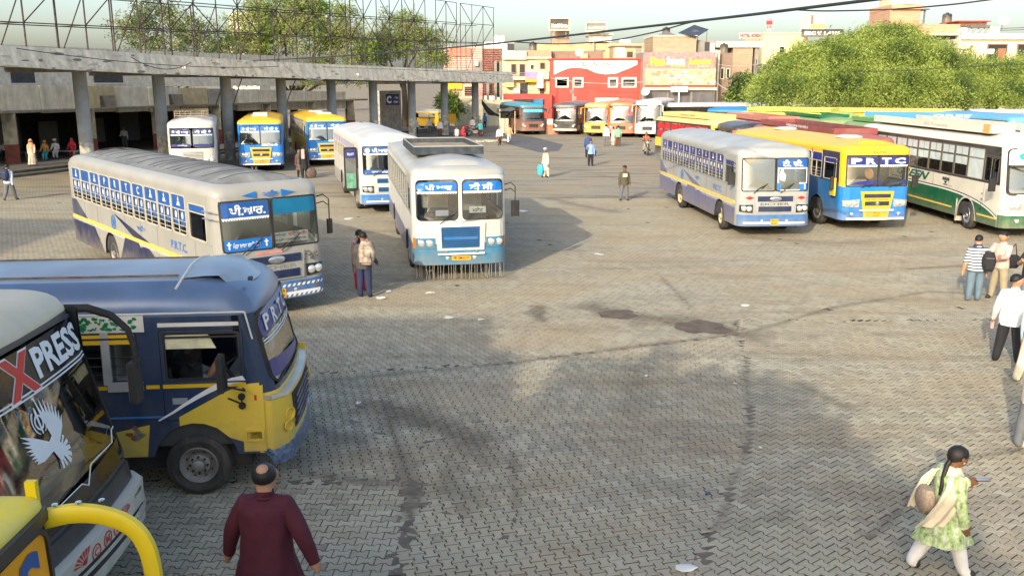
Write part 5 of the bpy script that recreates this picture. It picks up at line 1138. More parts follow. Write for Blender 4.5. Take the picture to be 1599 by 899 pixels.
lx = sel3(0) * (1 - ft) + PF[None, :, 0] * ft; ly = sel3(1) * (1 - ft) + PF[None, :, 1] * ft; lz = sel3(2) * (1 - ft) + PF[None, :, 2] * ft
V[:, :, 0] = P[:, :1] + jit[:, :1] + lx * c - ly * s_; V[:, :, 1] = P[:, 1:2] + jit[:, 1:] + lx * s_ + ly * c
V[:, :, 2] = lz + zt_[:, None] + PV[None, :, 0] * tx_ + PV[None, :, 1] * ty_
idx = []; cnt = []
for f in PFACES: idx += list(f); cnt.append(len(f))
idx = np.array(idx); base = (np.arange(n) * 24)[:, None]; LI = (base + idx[None]).ravel(); cn = np.tile(cnt, n); st = np.concatenate([[0], np.cumsum(cn)[:-1]])
me = bpy.data.meshes.new('paver_field'); me.vertices.add(n * 24); me.vertices.foreach_set('co', V.ravel()); me.loops.add(len(LI)); me.loops.foreach_set('vertex_index', LI.astype(np.int32))
me.polygons.add(len(cn)); me.polygons.foreach_set('loop_start', st.astype(np.int32)); me.materials.append(PAVM); me.update(calc_edges=True); me.polygons.foreach_set('use_smooth', [False] * len(cn))
ca = me.attributes.new('shade', 'FLOAT', 'POINT'); ca.data.foreach_set('value', np.repeat(.5 + (rng.random(n) - .5) * (1 - .6 * ft[:, 0]), 24).astype(np.float32))
vx, vy = V[:, :, 0].ravel(), V[:, :, 1].ravel(); stn = np.zeros(vx.shape); nzs = lambda a: np.array([mnoise.noise(Vector((x * a, y * a, 7.3))) for x, y in zip(P[:, 0], P[:, 1])]).repeat(24)
n1_, n2_ = nzs(2.3), nzs(.8); fine = .5 + .5 * np.sin(vx * 31 + np.sin(vy * 17) * 2) * np.sin(vy * 27 + vx * 9)
for pts, w_, amp in STAINS:
    q = [G(*p_) for p_ in pts]
    for a, c in zip(q, q[1:]):
        ax_, ay_ = c.x - a.x, c.y - a.y; t = np.clip(((vx - a.x) * ax_ + (vy - a.y) * ay_) / (ax_ ** 2 + ay_ ** 2), 0, 1); d = np.hypot(vx - a.x - t * ax_, vy - a.y - t * ay_)
        stn = np.maximum(stn, amp * np.exp(-(d / (w_ * (1 + .9 * n1_ + .5 * n2_).clip(.15, 3))) ** 2) * (.65 + .35 * fine))
stn = np.clip(stn, 0, .85); ca = me.attributes.new('stain', 'FLOAT', 'POINT'); ca.data.foreach_set('value', stn.astype(np.float32))
tag(link('paver_field', me, yard), kind='stuff')
# shallow puddles and spilt earth in the joints
WET = mat('puddle_water', (.14, .112, .085), .75, var=.3, spec=.1)
def blob(cx, cy, rx, ry, rz, z=.006, n=26, rough=.25):
    P = []
    for i in range(n):
        a = 2 * math.pi * i / n; k = 1 + rough * (mnoise.noise(Vector((math.cos(a) * 1.7 + cx, math.sin(a) * 1.7 + cy, 2))) * 1.6) + random.uniform(-.06, .06)
        x, y = rx * k * math.cos(a), ry * k * math.sin(a); P.append((cx + x * math.cos(rz) - y * math.sin(rz), cy + x * math.sin(rz) + y * math.cos(rz), z))
    return P
for (x, y, rx, ry, a) in ((966, 491, .42, .42, .3), (1100, 511, .6, .5, -.4)):
    g = G(x, y); b = MB(); P_ = blob(g.x, g.y, rx, ry, a); b.add(P_, [tuple(range(len(P_)))], WET); tag(b.build('puddle'), kind='structure')
DIRTB = mat('spilt_earth', (.15, .125, .095), .95, var=.3, scale=6); db = MB()
for pts, w0 in (([(1166, 548), (1169, 600), (1172, 680), (1152, 750), (1125, 815), (1085, 905)], .11), ([(455, 601), (640, 580), (800, 567), (960, 546), (1165, 521)], .10), ([(650, 746), (640, 790), (630, 840), (615, 905)], .12), ([(380, 752), (520, 752), (648, 752)], .08)):
    Q = []
    for a, c in zip(pts, pts[1:]):
        A_, C_ = G(*a), G(*c); Q += [A_.lerp(C_, i / 8) for i in range(8)]
    for a, c in zip(Q, Q[1:]): d = (c - a).normalized(); nrm = Vector((-d.y, d.x, 0)); w1, w2 = w0 * random.uniform(.7, 1.2), w0 * random.uniform(.7, 1.2); db.add([(*(a + nrm * w1)[:2], -.0035), (*(a - nrm * w1)[:2], -.0035), (*(c - nrm * w1)[:2], -.0035), (*(c + nrm * w1)[:2], -.0035)], [(0, 1, 2, 3)], DIRTB)
def dirt_line(pts, n, w, sz=(.05, .16)):
    for i in range(n // 3):
        t = random.random() * (len(pts) - 1); k = int(t); f = t - k; a, c = pts[k], pts[min(k + 1, len(pts) - 1)]; g = G(a[0] + (c[0] - a[0]) * f, a[1] + (c[1] - a[1]) * f)
        r = random.uniform(*sz) * .7; P_ = blob(g.x + random.gauss(0, w), g.y + random.gauss(0, w), r * random.uniform(1, 2), r * .55, random.uniform(0, 3), .0035 + random.random() * .002, 9, .6); db.add(P_, [tuple(range(9))], DIRTB)
dirt_line([(648, 752), (640, 800), (622, 899)], 60, .05); dirt_line([(1165, 560), (1172, 680), (1130, 800), (1080, 899)], 55, .03, (.02, .05)); dirt_line([(800, 566), (960, 545), (1165, 520), (1190, 500)], 60, .05, (.03, .08))
dirt_line([(590, 630), (650, 660), (740, 690)], 90, .35, (.03, .1)); dirt_line([(480, 740), (560, 752), (640, 754)], 30, .06, (.03, .09)); dirt_line([(930, 480), (1050, 500), (1160, 520)], 70, .25, (.03, .1)); dirt_line([(840, 480), (845, 498)], 12, .08, (.04, .08)); dirt_line([(1050, 450), (1080, 490)], 14, .04, (.03, .06)); dirt_line([(1300, 880), (1480, 720), (1599, 700)], 50, .04, (.02, .05)); dirt_line([(520, 650), (700, 880)], 60, .8, (.03, .08)); dirt_line([(1000, 560), (1120, 620)], 14, .5, (.02, .06))
tag(db.build('spilt_earth', yard), kind='stuff')
SCRAP = ['torn white paper near the front of the fringed bus, left of the next scrap', 'small white scrap alone in front of the fringed bus number plate', 'long pale paper at the feet of the pair with backpacks', 'smaller pale paper just right of the pair with backpacks', 'white paper between the backpack pair and the fringed bus', 'white scrap right of the far puddle', 'largest white paper at the bottom of the yard, nearest the viewer', 'small blue wrapper on the paving left of the woman with the phone', 'pale paper between the fringed bus and the open door bus', 'tiny scrap in the sun left of the silver bus', 'tiny scrap on the dark joint line in the middle of the paving', 'tiny scrap just above the blue wrapper, by the joint line', 'pale scrap in the sun right of the fringed bus shadow', 'small scrap in the shade right of the dark blue bus', 'large pale paper beside the mirror of the fringed bus', 'pale scrap under the open door of the white bus']
paperm = mat('litter_paper', (.7, .68, .62), .8, var=.1)
for k, (x, y, s) in enumerate([(700, 497, .14), (752, 500, .1), (594, 466, .18), (607, 456, .14), (672, 458, .16), (1164, 478, .16), (1073, 888, .16), (1105, 772, .05), (612, 332, .3), (1009, 588, .05), (1148, 600, .05), (1187, 700, .05), (935, 398, .2), (560, 630, .06), (815, 330, .35), (545, 342, .3)]):
    g = G(x, y); b = MB(); s *= .75; P_ = blob(0, 0, s, s * .6, random.random() * 3, .02, 8, .7); P_ = [(p[0], p[1], .012 + random.random() * .03) for p in P_]; b.add(P_ + [(p[0], p[1], p[2] - .006) for p in P_], [tuple(range(8)), tuple(range(15, 7, -1))] + [(i, i + 8, (i + 1) % 8 + 8, (i + 1) % 8) for i in range(8)], paperm if k != 7 else NAVYV)
    o = b.build('paper_scrap', loc=(g.x, g.y, .0)); tag(o, SCRAP[k], 'litter', 'scraps of paper on the paving')

# ================================================================ LONG CANOPY AND TERMINAL
CONC = mat('stained_concrete', (.72, .66, .52), .9, var=.18, dirt=.65, dirtcol=(.30, .27, .21), scale=3.2, zs=.09, bump=.2, bscale=6)
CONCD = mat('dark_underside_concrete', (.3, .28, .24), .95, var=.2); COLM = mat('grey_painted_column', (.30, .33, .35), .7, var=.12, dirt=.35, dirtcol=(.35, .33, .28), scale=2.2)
POSTER = mat('peeling_posters', (.48, .47, .40), .85, var=.5, dirt=.7, dirtcol=(.12, .11, .10), scale=4)
colx = [128, 250, 354, 440, 518, 583, 643, 694, 742]; CY_ = [49 + 45 * k / 8 for k in range(9)]
CP = [AT(x, 160, y) for x, y in zip(colx, CY_)]; CP = [Vector((p.x, p.y, 0)) for p in CP]
def path(k, off=0.0):
    """point beside column number k; off>0 is towards the yard"""
    k0 = int(max(0, min(7, math.floor(k)))); a, b = CP[k0], CP[k0 + 1]; p = a + (b - a) * (k - k0)
    i = max(0, min(7, k)); j = int(max(0, min(6, math.floor(i - .5)))); d = (CP[min(j + 2, 8)] - CP[j]).normalized()
    return p + Vector((d.y, -d.x, 0)) * off
def zy(y, X, Y): return CAM_H + (Y * -(math.sin(math.atan2(y - 449.5, FPX) + R(PITCH)) / math.cos(math.atan2(y - 449.5, FPX) + R(PITCH))))
canopy = empty('bus_shelter', tuple(path(4))); tag(canopy, 'long curved concrete canopy on grey columns over the bus bays', 'canopy')
def PC(v): return Vector(v) - Vector(canopy.location)
ks = [-1.9 + (8.72 + 1.9) * i / 26 for i in range(27)]
yb = lambda x: float(np.interp(x, [-200, 0, 125, 250, 352, 437, 583, 742, 772], [92, 103, 110, 116, 118.5, 121.5, 126, 128.5, 129.5])); yt = lambda x: float(np.interp(x, [-200, 0, 200, 400, 600, 772], [60, 70, 81, 95, 104, 112]))
r1 = []; zb_, zt2 = [], []
for k in ks:
    p = path(k, 2.3); x = project(p.x, p.y, 5.5)[0]; a, c = zy(yb(x), 0, p.y), zy(yt(x), 0, p.y); zb_.append(a); zt2.append(c)
    q = path(k, 2.05); w = path(k, -5.2)
    t_ = path(k, 2.3 - .30); q = path(k, 1.8)
    r1.append([PC((p.x, p.y, a)), PC((t_.x, t_.y, c)), PC((q.x, q.y, c)), PC((q.x, q.y, c - .35)), PC((w.x, w.y, c - .35)), PC((w.x, w.y, a + .25)), PC((q.x, q.y, a + .2)), PC((q.x, q.y, a))])
b = MB(); b.rings(r1, CONC); b.build('canopy_slab', canopy, 30)
# ragged lime patches and broken lip along the fascia
b = MB()
for k in range(110):
    kk = random.uniform(-1.5, 8.6); p = path(kk, 2.315); i = (kk + 1.9) / 10.62 * 26; i0 = int(i); zb1 = zb_[i0] + (zb_[min(i0 + 1, 26)] - zb_[i0]) * (i - i0); d = (path(kk + .02, 2.31) - p).normalized()
    z = zb1 + random.choice([random.uniform(.0, .10), random.uniform(.2, .95)]); d2 = path(kk, 2.315 - .30 * (z - zb1) / 1.07) - p; p = p + d2; w = random.uniform(.1, .5); h = random.uniform(.03, .09)
    P_ = [PC(p + d * w * math.cos(a) * random.uniform(.6, 1) + Vector((0, 0, z + h * math.sin(a)))) for a in [i2 * .9 for i2 in range(7)]]; b.add(P_, [tuple(range(7))], mat('flaked_limewash', (.5, .47, .38), .9) if k % 3 else mat('damp_stain', (.23, .21, .17), .95))
tag(b.build('flaked_patch', canopy), kind='stuff')
for k, p in enumerate(CP):
    c = MB(); z = zb_[min(26, int((k + 1.9) / 10.62 * 26))] + .3; prof = []
    rr = .36; c.lathe([(rr, 0), (rr, 1.9)], PC((p.x, p.y, 0)), (0, 0, 1), POSTER, 20); c.lathe([(rr - .004, 1.9), (rr - .004, z)], PC((p.x, p.y, 0)), (0, 0, 1), COLM, 20); c.build('column', canopy, 40)
    b = MB()
    bm_ = MB(); q0, q1 = path(k, 2.0), path(k, -5.1); d = (q1 - q0).normalized(); s2 = Vector((d.y, -d.x, 0)) * .2
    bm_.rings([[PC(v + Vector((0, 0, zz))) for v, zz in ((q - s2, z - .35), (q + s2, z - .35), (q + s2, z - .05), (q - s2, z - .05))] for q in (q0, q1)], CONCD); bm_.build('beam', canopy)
b = MB()
for k in (.9, 4.0): 
    p = path(k, 2.5); z = zb_[int((k + 1.9) / 10.62 * 26)]; b.box(PC((p.x, p.y, z + .4)), (.18, .18, .16), WHT)
b.build('lamp_box', canopy)
for k in (5.9, 6.25):
    p = path(k, -3); b = MB(); b.box(PC((p.x, p.y, 4.95)), (1.7, .3, .22), mat('pale_light_box', (.72, .7, .6), .6), rz=R(65)); b.build('light_box', canopy)
b = MB(); p = path(6.15, -2.6); bq = b.box(PC((p.x, p.y, 3.45)), (1.25, .08, 1.0), NAVYV); sb = b.build('hanging_sign', canopy)
words_b = MB(); f = lambda u, z, o=0: PC((p.x + u, p.y - .06 - o, z)); put_text(words_b, 'C', f, (-.55, 3.1, -.1, 3.8), WHITEV, .01, .06); put_text(words_b, 'ਬੱਸ', f, (.05, 3.5, .55, 3.75), WHITEV, .01, .03); put_text(words_b, 'ਅੱਡਾ', f, (.05, 3.12, .55, 3.38), WHITEV, .01, .03); words_b.build('lettering', sb)
# cables sagging below the fascia
wire = mat('pale_cable', (.5, .48, .42), .7); dwire = mat('black_cable', (.03, .03, .032), .6)
def sag(P0, P1, s, n=14): return [P0.lerp(P1, i / n) - Vector((0, 0, s * 4 * (i / n) * (1 - i / n))) for i in range(n + 1)]
for (a, c, s, r_) in ((2.5, 3.6, .9, .025), (5.2, 6.6, .6, .02), (6.8, 8.6, .8, .02), (-1, 2.4, .35, .02), (3.3, 8.8, -.1, .015), (0.2, 1.0, .5, .02)):
    p0, p1 = path(a, 2.5), path(c, 2.5); z0, z1 = zb_[int((a + 1.9) / 10.62 * 26)] + .8, zb_[min(26, int((c + 1.9) / 10.62 * 26))] + .7
    b = MB(); b.tube([PC(v) for v in sag(Vector((p0.x, p0.y, z0)), Vector((p1.x, p1.y, z1)), s)], r_, wire if s > .5 else dwire, 5); b.build('cable', canopy)
# steel hoarding frames on top
STEEL = mat('rusted_steel_angle', (.055, .04, .038), .7, .3, var=.3)
hoard = empty('hoarding_frame', tuple(path(4))); tag(hoard, 'bare rusted steel hoarding frame standing along the top of the canopy', 'hoarding frame')
BARS = {}
def bar(P0, P1, r=.032):
    P0, P1 = Vector(P0), Vector(P1); L = (P1 - P0).length
    if r not in BARS: BARS[r] = MB().bb(-r, r, -r, r, 0, 1, STEEL).mesh('bar')
    o = link('bar', BARS[r], hoard); o.location = P0 - Vector(hoard.location); o.rotation_mode = 'QUATERNION'; o.rotation_quaternion = (P1 - P0).to_track_quat('Z', 'Y'); o.scale = (1, 1, L); return o
lv = lambda k: [np.interp(k, [-2, 8.6], a) for a in ((6.7, 6.1), (7.75, 8.95), (9.3, 10.75), (11.9, 12.5))]
secs = [(-1.9, 1.05), (1.15, 4.3), (4.4, 7.3), (7.42, 8.55)]
for (a, c) in secs:
    n = max(2, round((c - a) / .34)); st = [a + (c - a) * i / n for i in range(n + 1)]
    for off in (.4, -1.6):
        for i, k in enumerate(st):
            q = path(k, off); z = lv(k)
            if off < 0 and i % 2: continue
            bar((q.x, q.y, z[0] - .3), (q.x, q.y, z[3] if off > 0 else z[2]))
        for lev in (1, 2, 3):
            if off < 0 and lev == 3: continue
            for j in range(len(st) - 1):
                q0, q1 = path(st[j], off), path(st[j + 1], off); bar((q0.x, q0.y, lv(st[j])[lev]), (q1.x, q1.y, lv(st[j + 1])[lev]), .026)
    for i in range(0, len(st) - 1):
        q0, q1 = path(st[i], .4), path(st[i + 1], .4); z0, z1 = lv(st[i]), lv(st[i + 1])
        for l in ((1, 2), (2, 3)):
            if (i + l[0]) % 2: bar((q0.x, q0.y, z0[l[0]]), (q1.x, q1.y, z1[l[1]]), .022)
            elif random.random() < .6: bar((q0.x, q0.y, z0[l[1]]), (q1.x, q1.y, z1[l[0]]), .022)
        w = path(st[i], -1.6)
        if i % 2 == 0: bar((w.x, w.y, z0[0] - .3), (q0.x, q0.y, z0[2]), .022); bar((w.x, w.y, z0[1]), (q0.x, q0.y, z0[1]), .022)
# terminal block behind the bays
BAND = mat('limewashed_band', (.8, .74, .57), .9, var=.14, dirt=.6, dirtcol=(.30, .27, .21), scale=2.2, zs=.12); BANDS = [BAND, mat('cream_board', (.62, .52, .3), .9, var=.15, dirt=.4), mat('grey_board', (.36, .35, .31), .9, var=.15, dirt=.4)]
term = empty('terminal_building', tuple(path(3, -12))); tag(term, 'bus terminal with a dark open hall and pale upper boards behind the canopy', 'terminal')
TC = lambda v: Vector(v) - Vector(term.location)
def wallseg(b, k0, k1, off, z0, z1, m, thk=.2, n=1):
    for i in range(n):
        a, c = k0 + (k1 - k0) * i / n, k0 + (k1 - k0) * (i + 1) / n; p, q, p2, q2 = path(a, off), path(c, off), path(a, off - thk), path(c, off - thk)
        b.rings([[TC((v.x, v.y, z)) for v in (p, q, q2, p2)] for z in (z0, z1)], m)
for i in range(17):
    k0 = -2.1 + i * .5; b = MB(); wallseg(b, k0 + .012, k0 + .488, -8.8, zy(178 - k0 * 1.2, 0, path(k0, -9).y), zy(132 + k0 * 2.0, 0, path(k0, -9).y), random.choice(BANDS[:1] * 4 + BANDS)); b.build('wall_panel', term)
for i in range(9):
    k0 = -2 + i; p = path(k0 + .5, -8.9); b = MB(); b.box(TC((p.x, p.y, 1.7)), (.75, .75, 3.3), mat('grubby_pillar', (.36, .33, .25), .9, var=.3, dirt=.6, dirtcol=(.1, .09, .07), scale=2.5), rz=R(24)); b.box(TC((p.x, p.y, .75)), (.79, .79, 1.3), mat('red_oxide_dado', (.16, .05, .035), .85, var=.3), rz=R(24)); b.build('pillar', term)
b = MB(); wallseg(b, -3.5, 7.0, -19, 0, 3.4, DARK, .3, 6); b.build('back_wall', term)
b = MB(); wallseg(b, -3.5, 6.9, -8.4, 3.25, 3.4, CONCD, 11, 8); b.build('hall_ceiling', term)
for i in range(22): b = MB(); k0 = -2 + i * .41; wallseg(b, k0, k0 + .28, -18.6 + (i % 3) * .9, .3, 2.2 + (i % 2) * .4, random.choice([mat('shutter_grey', (.12, .12, .12), .7), mat('stall_brown', (.14, .08, .05), .8), mat('stall_pale', (.2, .19, .16), .8)]), .1); b.build('stall_front', term)
b = MB(); wallseg(b, -3.5, 7.0, -12.5, 4.7, 7.4, mat('upper_wall', (.6, .56, .45), .9, var=.2, dirt=.5), .3, 8); b.build('upper_wall', term)
for k, wk, m_ in ((-1.6, .22, GRN), (-1.15, .3, mat('teal_shutter', (.1, .33, .38), .6, var=.2)), (-.55, .35, mat('teal_shutter', (.1, .33, .38))), (-.1, .2, mat('teal_shutter', (.1, .33, .38))), (.5, .25, DARK), (1.1, .3, DARK), (2.2, .4, DARK)):
    b = MB(); wallseg(b, k, k + wk, -12.42, 5.0, 6.6, m_, .1); w = b.build('window', term); b = MB(); wallseg(b, k - .02, k + wk + .02, -12.38, 4.92, 5.0, WHT, .14); b.build('sill', w)
b = MB(); wallseg(b, -4, .1, -10.5, zy(76, 0, 55) , zy(58, 0, 55), mat('mossy_roof_edge', (.16, .15, .12), .95, var=.4, dirt=.5), 5, 3); b.build('roof_edge', term)
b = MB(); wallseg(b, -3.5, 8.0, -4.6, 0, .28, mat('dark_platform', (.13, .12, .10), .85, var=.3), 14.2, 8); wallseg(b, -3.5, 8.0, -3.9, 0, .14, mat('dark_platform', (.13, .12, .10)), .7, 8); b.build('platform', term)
for k, off in ((1.7, -8.7), (2.75, -8.7)):
    p = path(k, off); b = MB(); b.box(TC((p.x, p.y, 3.75)), (1.5, .12, .85), DARK, rz=R(30)); b.build('notice_board', term)
for k in (3.2, 3.5, 4.6): 
    b = MB(); p, q = path(k, -6), path(k + .15, -8); b.tube([TC((p.x, p.y, 5.4)), TC((q.x, q.y, 3.0))], .05, BLACK, 6); b.build('drain_pipe', term)
b = MB(); p = path(6.95, -6.5); b.box(TC((p.x, p.y, 2.1)), (1.1, 4, 4.2), mat('postered_wall', (.42, .41, .36), .9, var=.35, dirt=.5, scale=3), rz=R(-24)); b.build('end_wall', term)
for i in range(4):
    p = path(-.9 + i * .55, 1.2 - i * .1); 
# long overhead service cables crossing the view
cb = empty('overhead_cable'); cb.location = AT(800, 70, 40)
def cable(pts, r, lab):
    P = [AT(x, y, Y) for x, y, Y in pts]; Q = []
    for i in range(len(P) - 1):
        p0, p1, p2, p3 = P[max(i - 1, 0)], P[i], P[i + 1], P[min(i + 2, len(P) - 1)]
        for t in [j / 6 for j in range(6)]: Q.append(.5 * ((2 * p1) + (p2 - p0) * t + (2 * p0 - 5 * p1 + 4 * p2 - p3) * t * t + (3 * p1 - p0 - 3 * p2 + p3) * t ** 3))
    Q.append(P[-1]); b = MB(); b.tube(Q, r, dwire, 7); o = b.build('overhead_cable', smooth=60); tag(o, lab, 'cable')
bpy.data.objects.remove(cb)
cable([(160, 101, 56), (395, 95, 60), (560, 86, 48), (700, 75, 38), (805, 65, 31), (1000, 43, 24), (1150, 26, 20), (1240, 15, 18), (1362, 0, 16), (1500, -18, 14)], .031, 'thick black cable sagging from the canopy towards the upper right of the sky')
cable([(805, 66, 31.2), (870, 69, 29), (950, 64, 26), (1020, 51, 23.5), (1080, 35, 21.5), (1130, 28.5, 20.2), (1240, 16, 18.1)], .017, 'thin black cable looping below the thick one and rejoining it')
cable([(1240, 15.5, 18), (1290, 17.5, 18), (1390, 15, 18), (1480, 8, 17), (1545, 0, 16.5), (1650, -14, 16)], .015, 'thin black cable leaving the thick one towards the right, in front of the brick tower')
cable([(1330, 112, 60), (1400, 111, 60), (1450, 108, 60), (1620, 99, 60)], .02, 'thin pale wire strung in front of the big tree')

# ================================================================ TREES
def leafmat(name, c, tr=.35):
    if name in MATS: return MATS[name]
    m = bpy.data.materials.new(name); m.use_nodes = True; nt = m.node_tree; N = nt.nodes; Lk = nt.links; p = N['Principled BSDF']; o = N['Material Output']
    g = N.new('ShaderNodeNewGeometry'); r = N.new('ShaderNodeMapRange'); r.inputs[3].default_value = .7; r.inputs[4].default_value = 1.3; Lk.new(g.outputs['Random Per Island'], r.inputs[0])
    x = N.new('ShaderNodeMix'); x.data_type = 'RGBA'; x.blend_type = 'MULTIPLY'; x.inputs[0].default_value = 1; x.inputs[6].default_value = (*c, 1); Lk.new(r.outputs[0], x.inputs[7]); Lk.new(x.outputs[2], p.inputs['Base Color']); p.inputs['Roughness'].default_value = .6
    t = N.new('ShaderNodeBsdfTranslucent'); Lk.new(x.outputs[2], t.inputs[0]); q = N.new('ShaderNodeMixShader'); q.inputs[0].default_value = tr; Lk.new(p.outputs[0], q.inputs[1]); Lk.new(t.outputs[0], q.inputs[2]); Lk.new(q.outputs[0], o.inputs[0]); MATS[name] = m; return m
BARK = mat('tree_bark', (.09, .07, .05), .95, var=.3, scale=4)
def crown(name, parent, blobs, n, mats, leaf=(.16, .05), droop=.8, spray=6, inner=.55, seed=1):
    """blobs: (cx,cy,cz,rx,ry,rz) in the tree's own space; sprays of small leaves hung through each lobe"""
    g = np.random.default_rng(seed); vol = np.array([b[3] * b[4] * b[5] for b in blobs]) ** .67; ns = g.choice(len(blobs), n, p=vol / vol.sum()); B = np.array(blobs)[ns]
    d = g.normal(size=(n, 3)); d /= np.linalg.norm(d, axis=1)[:, None]; d[:, 2] = np.where(d[:, 2] < -.5, -d[:, 2], d[:, 2])
    r = g.uniform(inner ** 3, 1, n) ** (1 / 3); lump = g.choice([1, 1, 1, 1, 1.12], n) + .2 * np.sin(d[:, 0] * 9 + ns) * np.cos(d[:, 2] * 8 + ns * 2) + .08 * np.sin(d[:, 1] * 17 + d[:, 2] * 13)
    c = B[:, :3] + d * B[:, 3:] * (r * lump)[:, None]
    k_ = 9; c[: n // k_ * k_] = np.repeat(c[: n // k_ * k_: k_], k_, 0) + g.normal(0, .24, (n // k_ * k_, 3)) * np.array([1, 1, .7]); ns[: n // k_ * k_] = np.repeat(ns[: n // k_ * k_: k_], k_)
    out = d.copy(); out[:, 2] -= droop; out += g.normal(0, .35, (n, 3)); out /= np.linalg.norm(out, axis=1)[:, None]
    K = spray; t = np.linspace(0, 1, K)[None, :, None]; L = g.uniform(.35, .8, (n, 1, 1)); c3 = c[:, None] + out[:, None] * t * L + np.array([0, 0, -1.])[None, None] * (t ** 2) * L * .35 * droop
    side = g.normal(size=(n, K, 3)); side -= (side * out[:, None]).sum(-1, keepdims=True) * out[:, None] * .6; side /= np.linalg.norm(side, axis=2)[:, :, None]; side = side * .8 + out[:, None] * .6
    wv = g.normal(size=(n, K, 3)); wv = np.cross(side, wv); wv /= np.linalg.norm(wv, axis=2)[:, :, None] + 1e-9
    l = leaf[0] * g.uniform(.6, 1.4, (n, K, 1)); w = leaf[1] * g.uniform(.7, 1.3, (n, K, 1))
    V = np.stack([c3, c3 + side * l * .5 + wv * w, c3 + side * l, c3 + side * l * .5 - wv * w], 2).reshape(-1, 3); nf = n * K
    me = bpy.data.meshes.new(name); me.vertices.add(nf * 4); me.vertices.foreach_set('co', V.ravel().astype(np.float32)); me.loops.add(nf * 4); me.loops.foreach_set('vertex_index', np.arange(nf * 4, dtype=np.int32)); me.polygons.add(nf); me.polygons.foreach_set('loop_start', np.arange(0, nf * 4, 4, dtype=np.int32))
    for m in mats: me.materials.append(m)
    mi = np.clip((np.sin(c[:, 0] * 1.3) + np.cos(c[:, 2] * 1.9 + c[:, 1]) + np.repeat(g.normal(0, .8, n // 9 + 1), 9)[:n]) * .6 + len(mats) / 2, 0, len(mats) - 1).astype(np.int32)
    me.update(calc_edges=True); me.polygons.foreach_set('use_smooth', [False] * nf); me.polygons.foreach_set('material_index', np.repeat(mi, K)); o = link(name, me, parent); o['kind'] = 'stuff'; return o
def tree(name, label, base, blobs, n, mats, trunk_r=.3, group=None, **k):
    t = empty(name, base); tag(t, label, 'tree', group); bl = [(b[0] - base[0], b[1] - base[1], b[2], *b[3:]) for b in blobs]
    zmid = min(b[2] for b in bl) * .7; m = MB(); m.tube([(0, 0, 0), (.1, .05, zmid * .5), (0, 0, zmid)], [trunk_r * 1.25, trunk_r, trunk_r * .85], BARK, 10)
    for b in bl:
        e = Vector(b[:3]); s0 = Vector((0, 0, zmid * random.uniform(.75, .98))); mid = s0.lerp(e, .5) + Vector((random.uniform(-.4, .4), random.uniform(-.4, .4), .3)); m.tube([s0, mid, e], [trunk_r * .5, trunk_r * .3, trunk_r * .12], BARK, 7)
        for j in range(5):
            v = Vector((random.gauss(0, 1), random.gauss(0, 1), random.uniform(-.2, 1))).normalized(); q = e + Vector((v.x * b[3], v.y * b[4], v.z * b[5])) * .8; m.tube([e, e.lerp(q, .5) + Vector((0, 0, .2)), q], [trunk_r * .12, trunk_r * .07, trunk_r * .03], BARK, 5)
    m.build('trunk', t, 50); crown('crown', t, bl, n, mats, **k); return t
G1 = leafmat('leaf_bright', (.33, .41, .09)); G2 = leafmat('leaf_mid', (.21, .29, .055)); G3 = leafmat('leaf_dark', (.08, .13, .03)); O1 = leafmat('leaf_olive', (.26, .28, .10)); O2 = leafmat('leaf_grey_green', (.17, .19, .08))
def pb(x, y, Y, r, ry=None, rz=None): p = AT(x, y, Y); return (p.x, p.y, p.z, r, ry or r, rz or r)
bx = AT(1385, 160, 78)
tree('spreading_tree', 'huge bright green feathery tree rising behind the parked coaches at the right', (bx.x, 78, 0), [pb(1380, 98, 76, 4.0, 4, 3.0), pb(1310, 112, 75, 3.6, 4, 2.7), pb(1245, 122, 75, 2.8, 3.5, 2.2), pb(1228, 96, 76, 1.2, 1.5, .9), pb(1300, 78, 76, 1.6, 1.6, 1.0), pb(1372, 52, 77, 1.1, 1.2, .9), pb(1425, 62, 76, 1.3, 1.3, 1.1), pb(1462, 92, 76, 1.5, 1.5, 1.0), pb(1255, 80, 76, 1.0, 1.2, .8), pb(1215, 140, 74, 2.4, 3, 1.8), pb(1338, 72, 77, 1.9, 3, 1.3), pb(1400, 60, 77, 1.5, 2.5, 1.3), pb(1275, 92, 77, 1.8, 2.4, 1.2), pb(1440, 115, 76, 3.8, 4, 2.8), pb(1360, 140, 73, 4.5, 3, 2.2), pb(1280, 145, 73, 4.2, 3, 1.9), pb(1440, 145, 73, 4.4, 3, 2.0)], 44000, [G3, G2, G1, G1], .45, leaf=(.17, .034), droop=1.4, seed=3)
bx = AT(1545, 160, 80)
tree('spreading_tree', 'lower green tree right of the huge one, before the cream house', (bx.x, 80, 0), [pb(1500, 128, 78, 3.2, 3, 2.3), pb(1560, 130, 78, 3.4, 3, 2.2), pb(1610, 128, 79, 3.4, 3, 2.4), pb(1530, 148, 76, 3.6, 3, 1.5), pb(1590, 150, 76, 3.6, 3, 1.5), pb(1660, 130, 78, 3.4, 3, 2.4)], 22000, [G3, G2, G1, G1], .35, leaf=(.17, .034), droop=1.4, seed=5)
bx = AT(1165, 160, 95); tree('small_tree', 'small dark tree in the gap between the brick house and the big green tree', (bx.x, 95, 0), [pb(1163, 148, 95, 1.6, 1.5, 1.6), pb(1172, 136, 95, 1.0, 1, 1.1)], 1600, [G3, G2], .12, leaf=(.3, .09), seed=6)
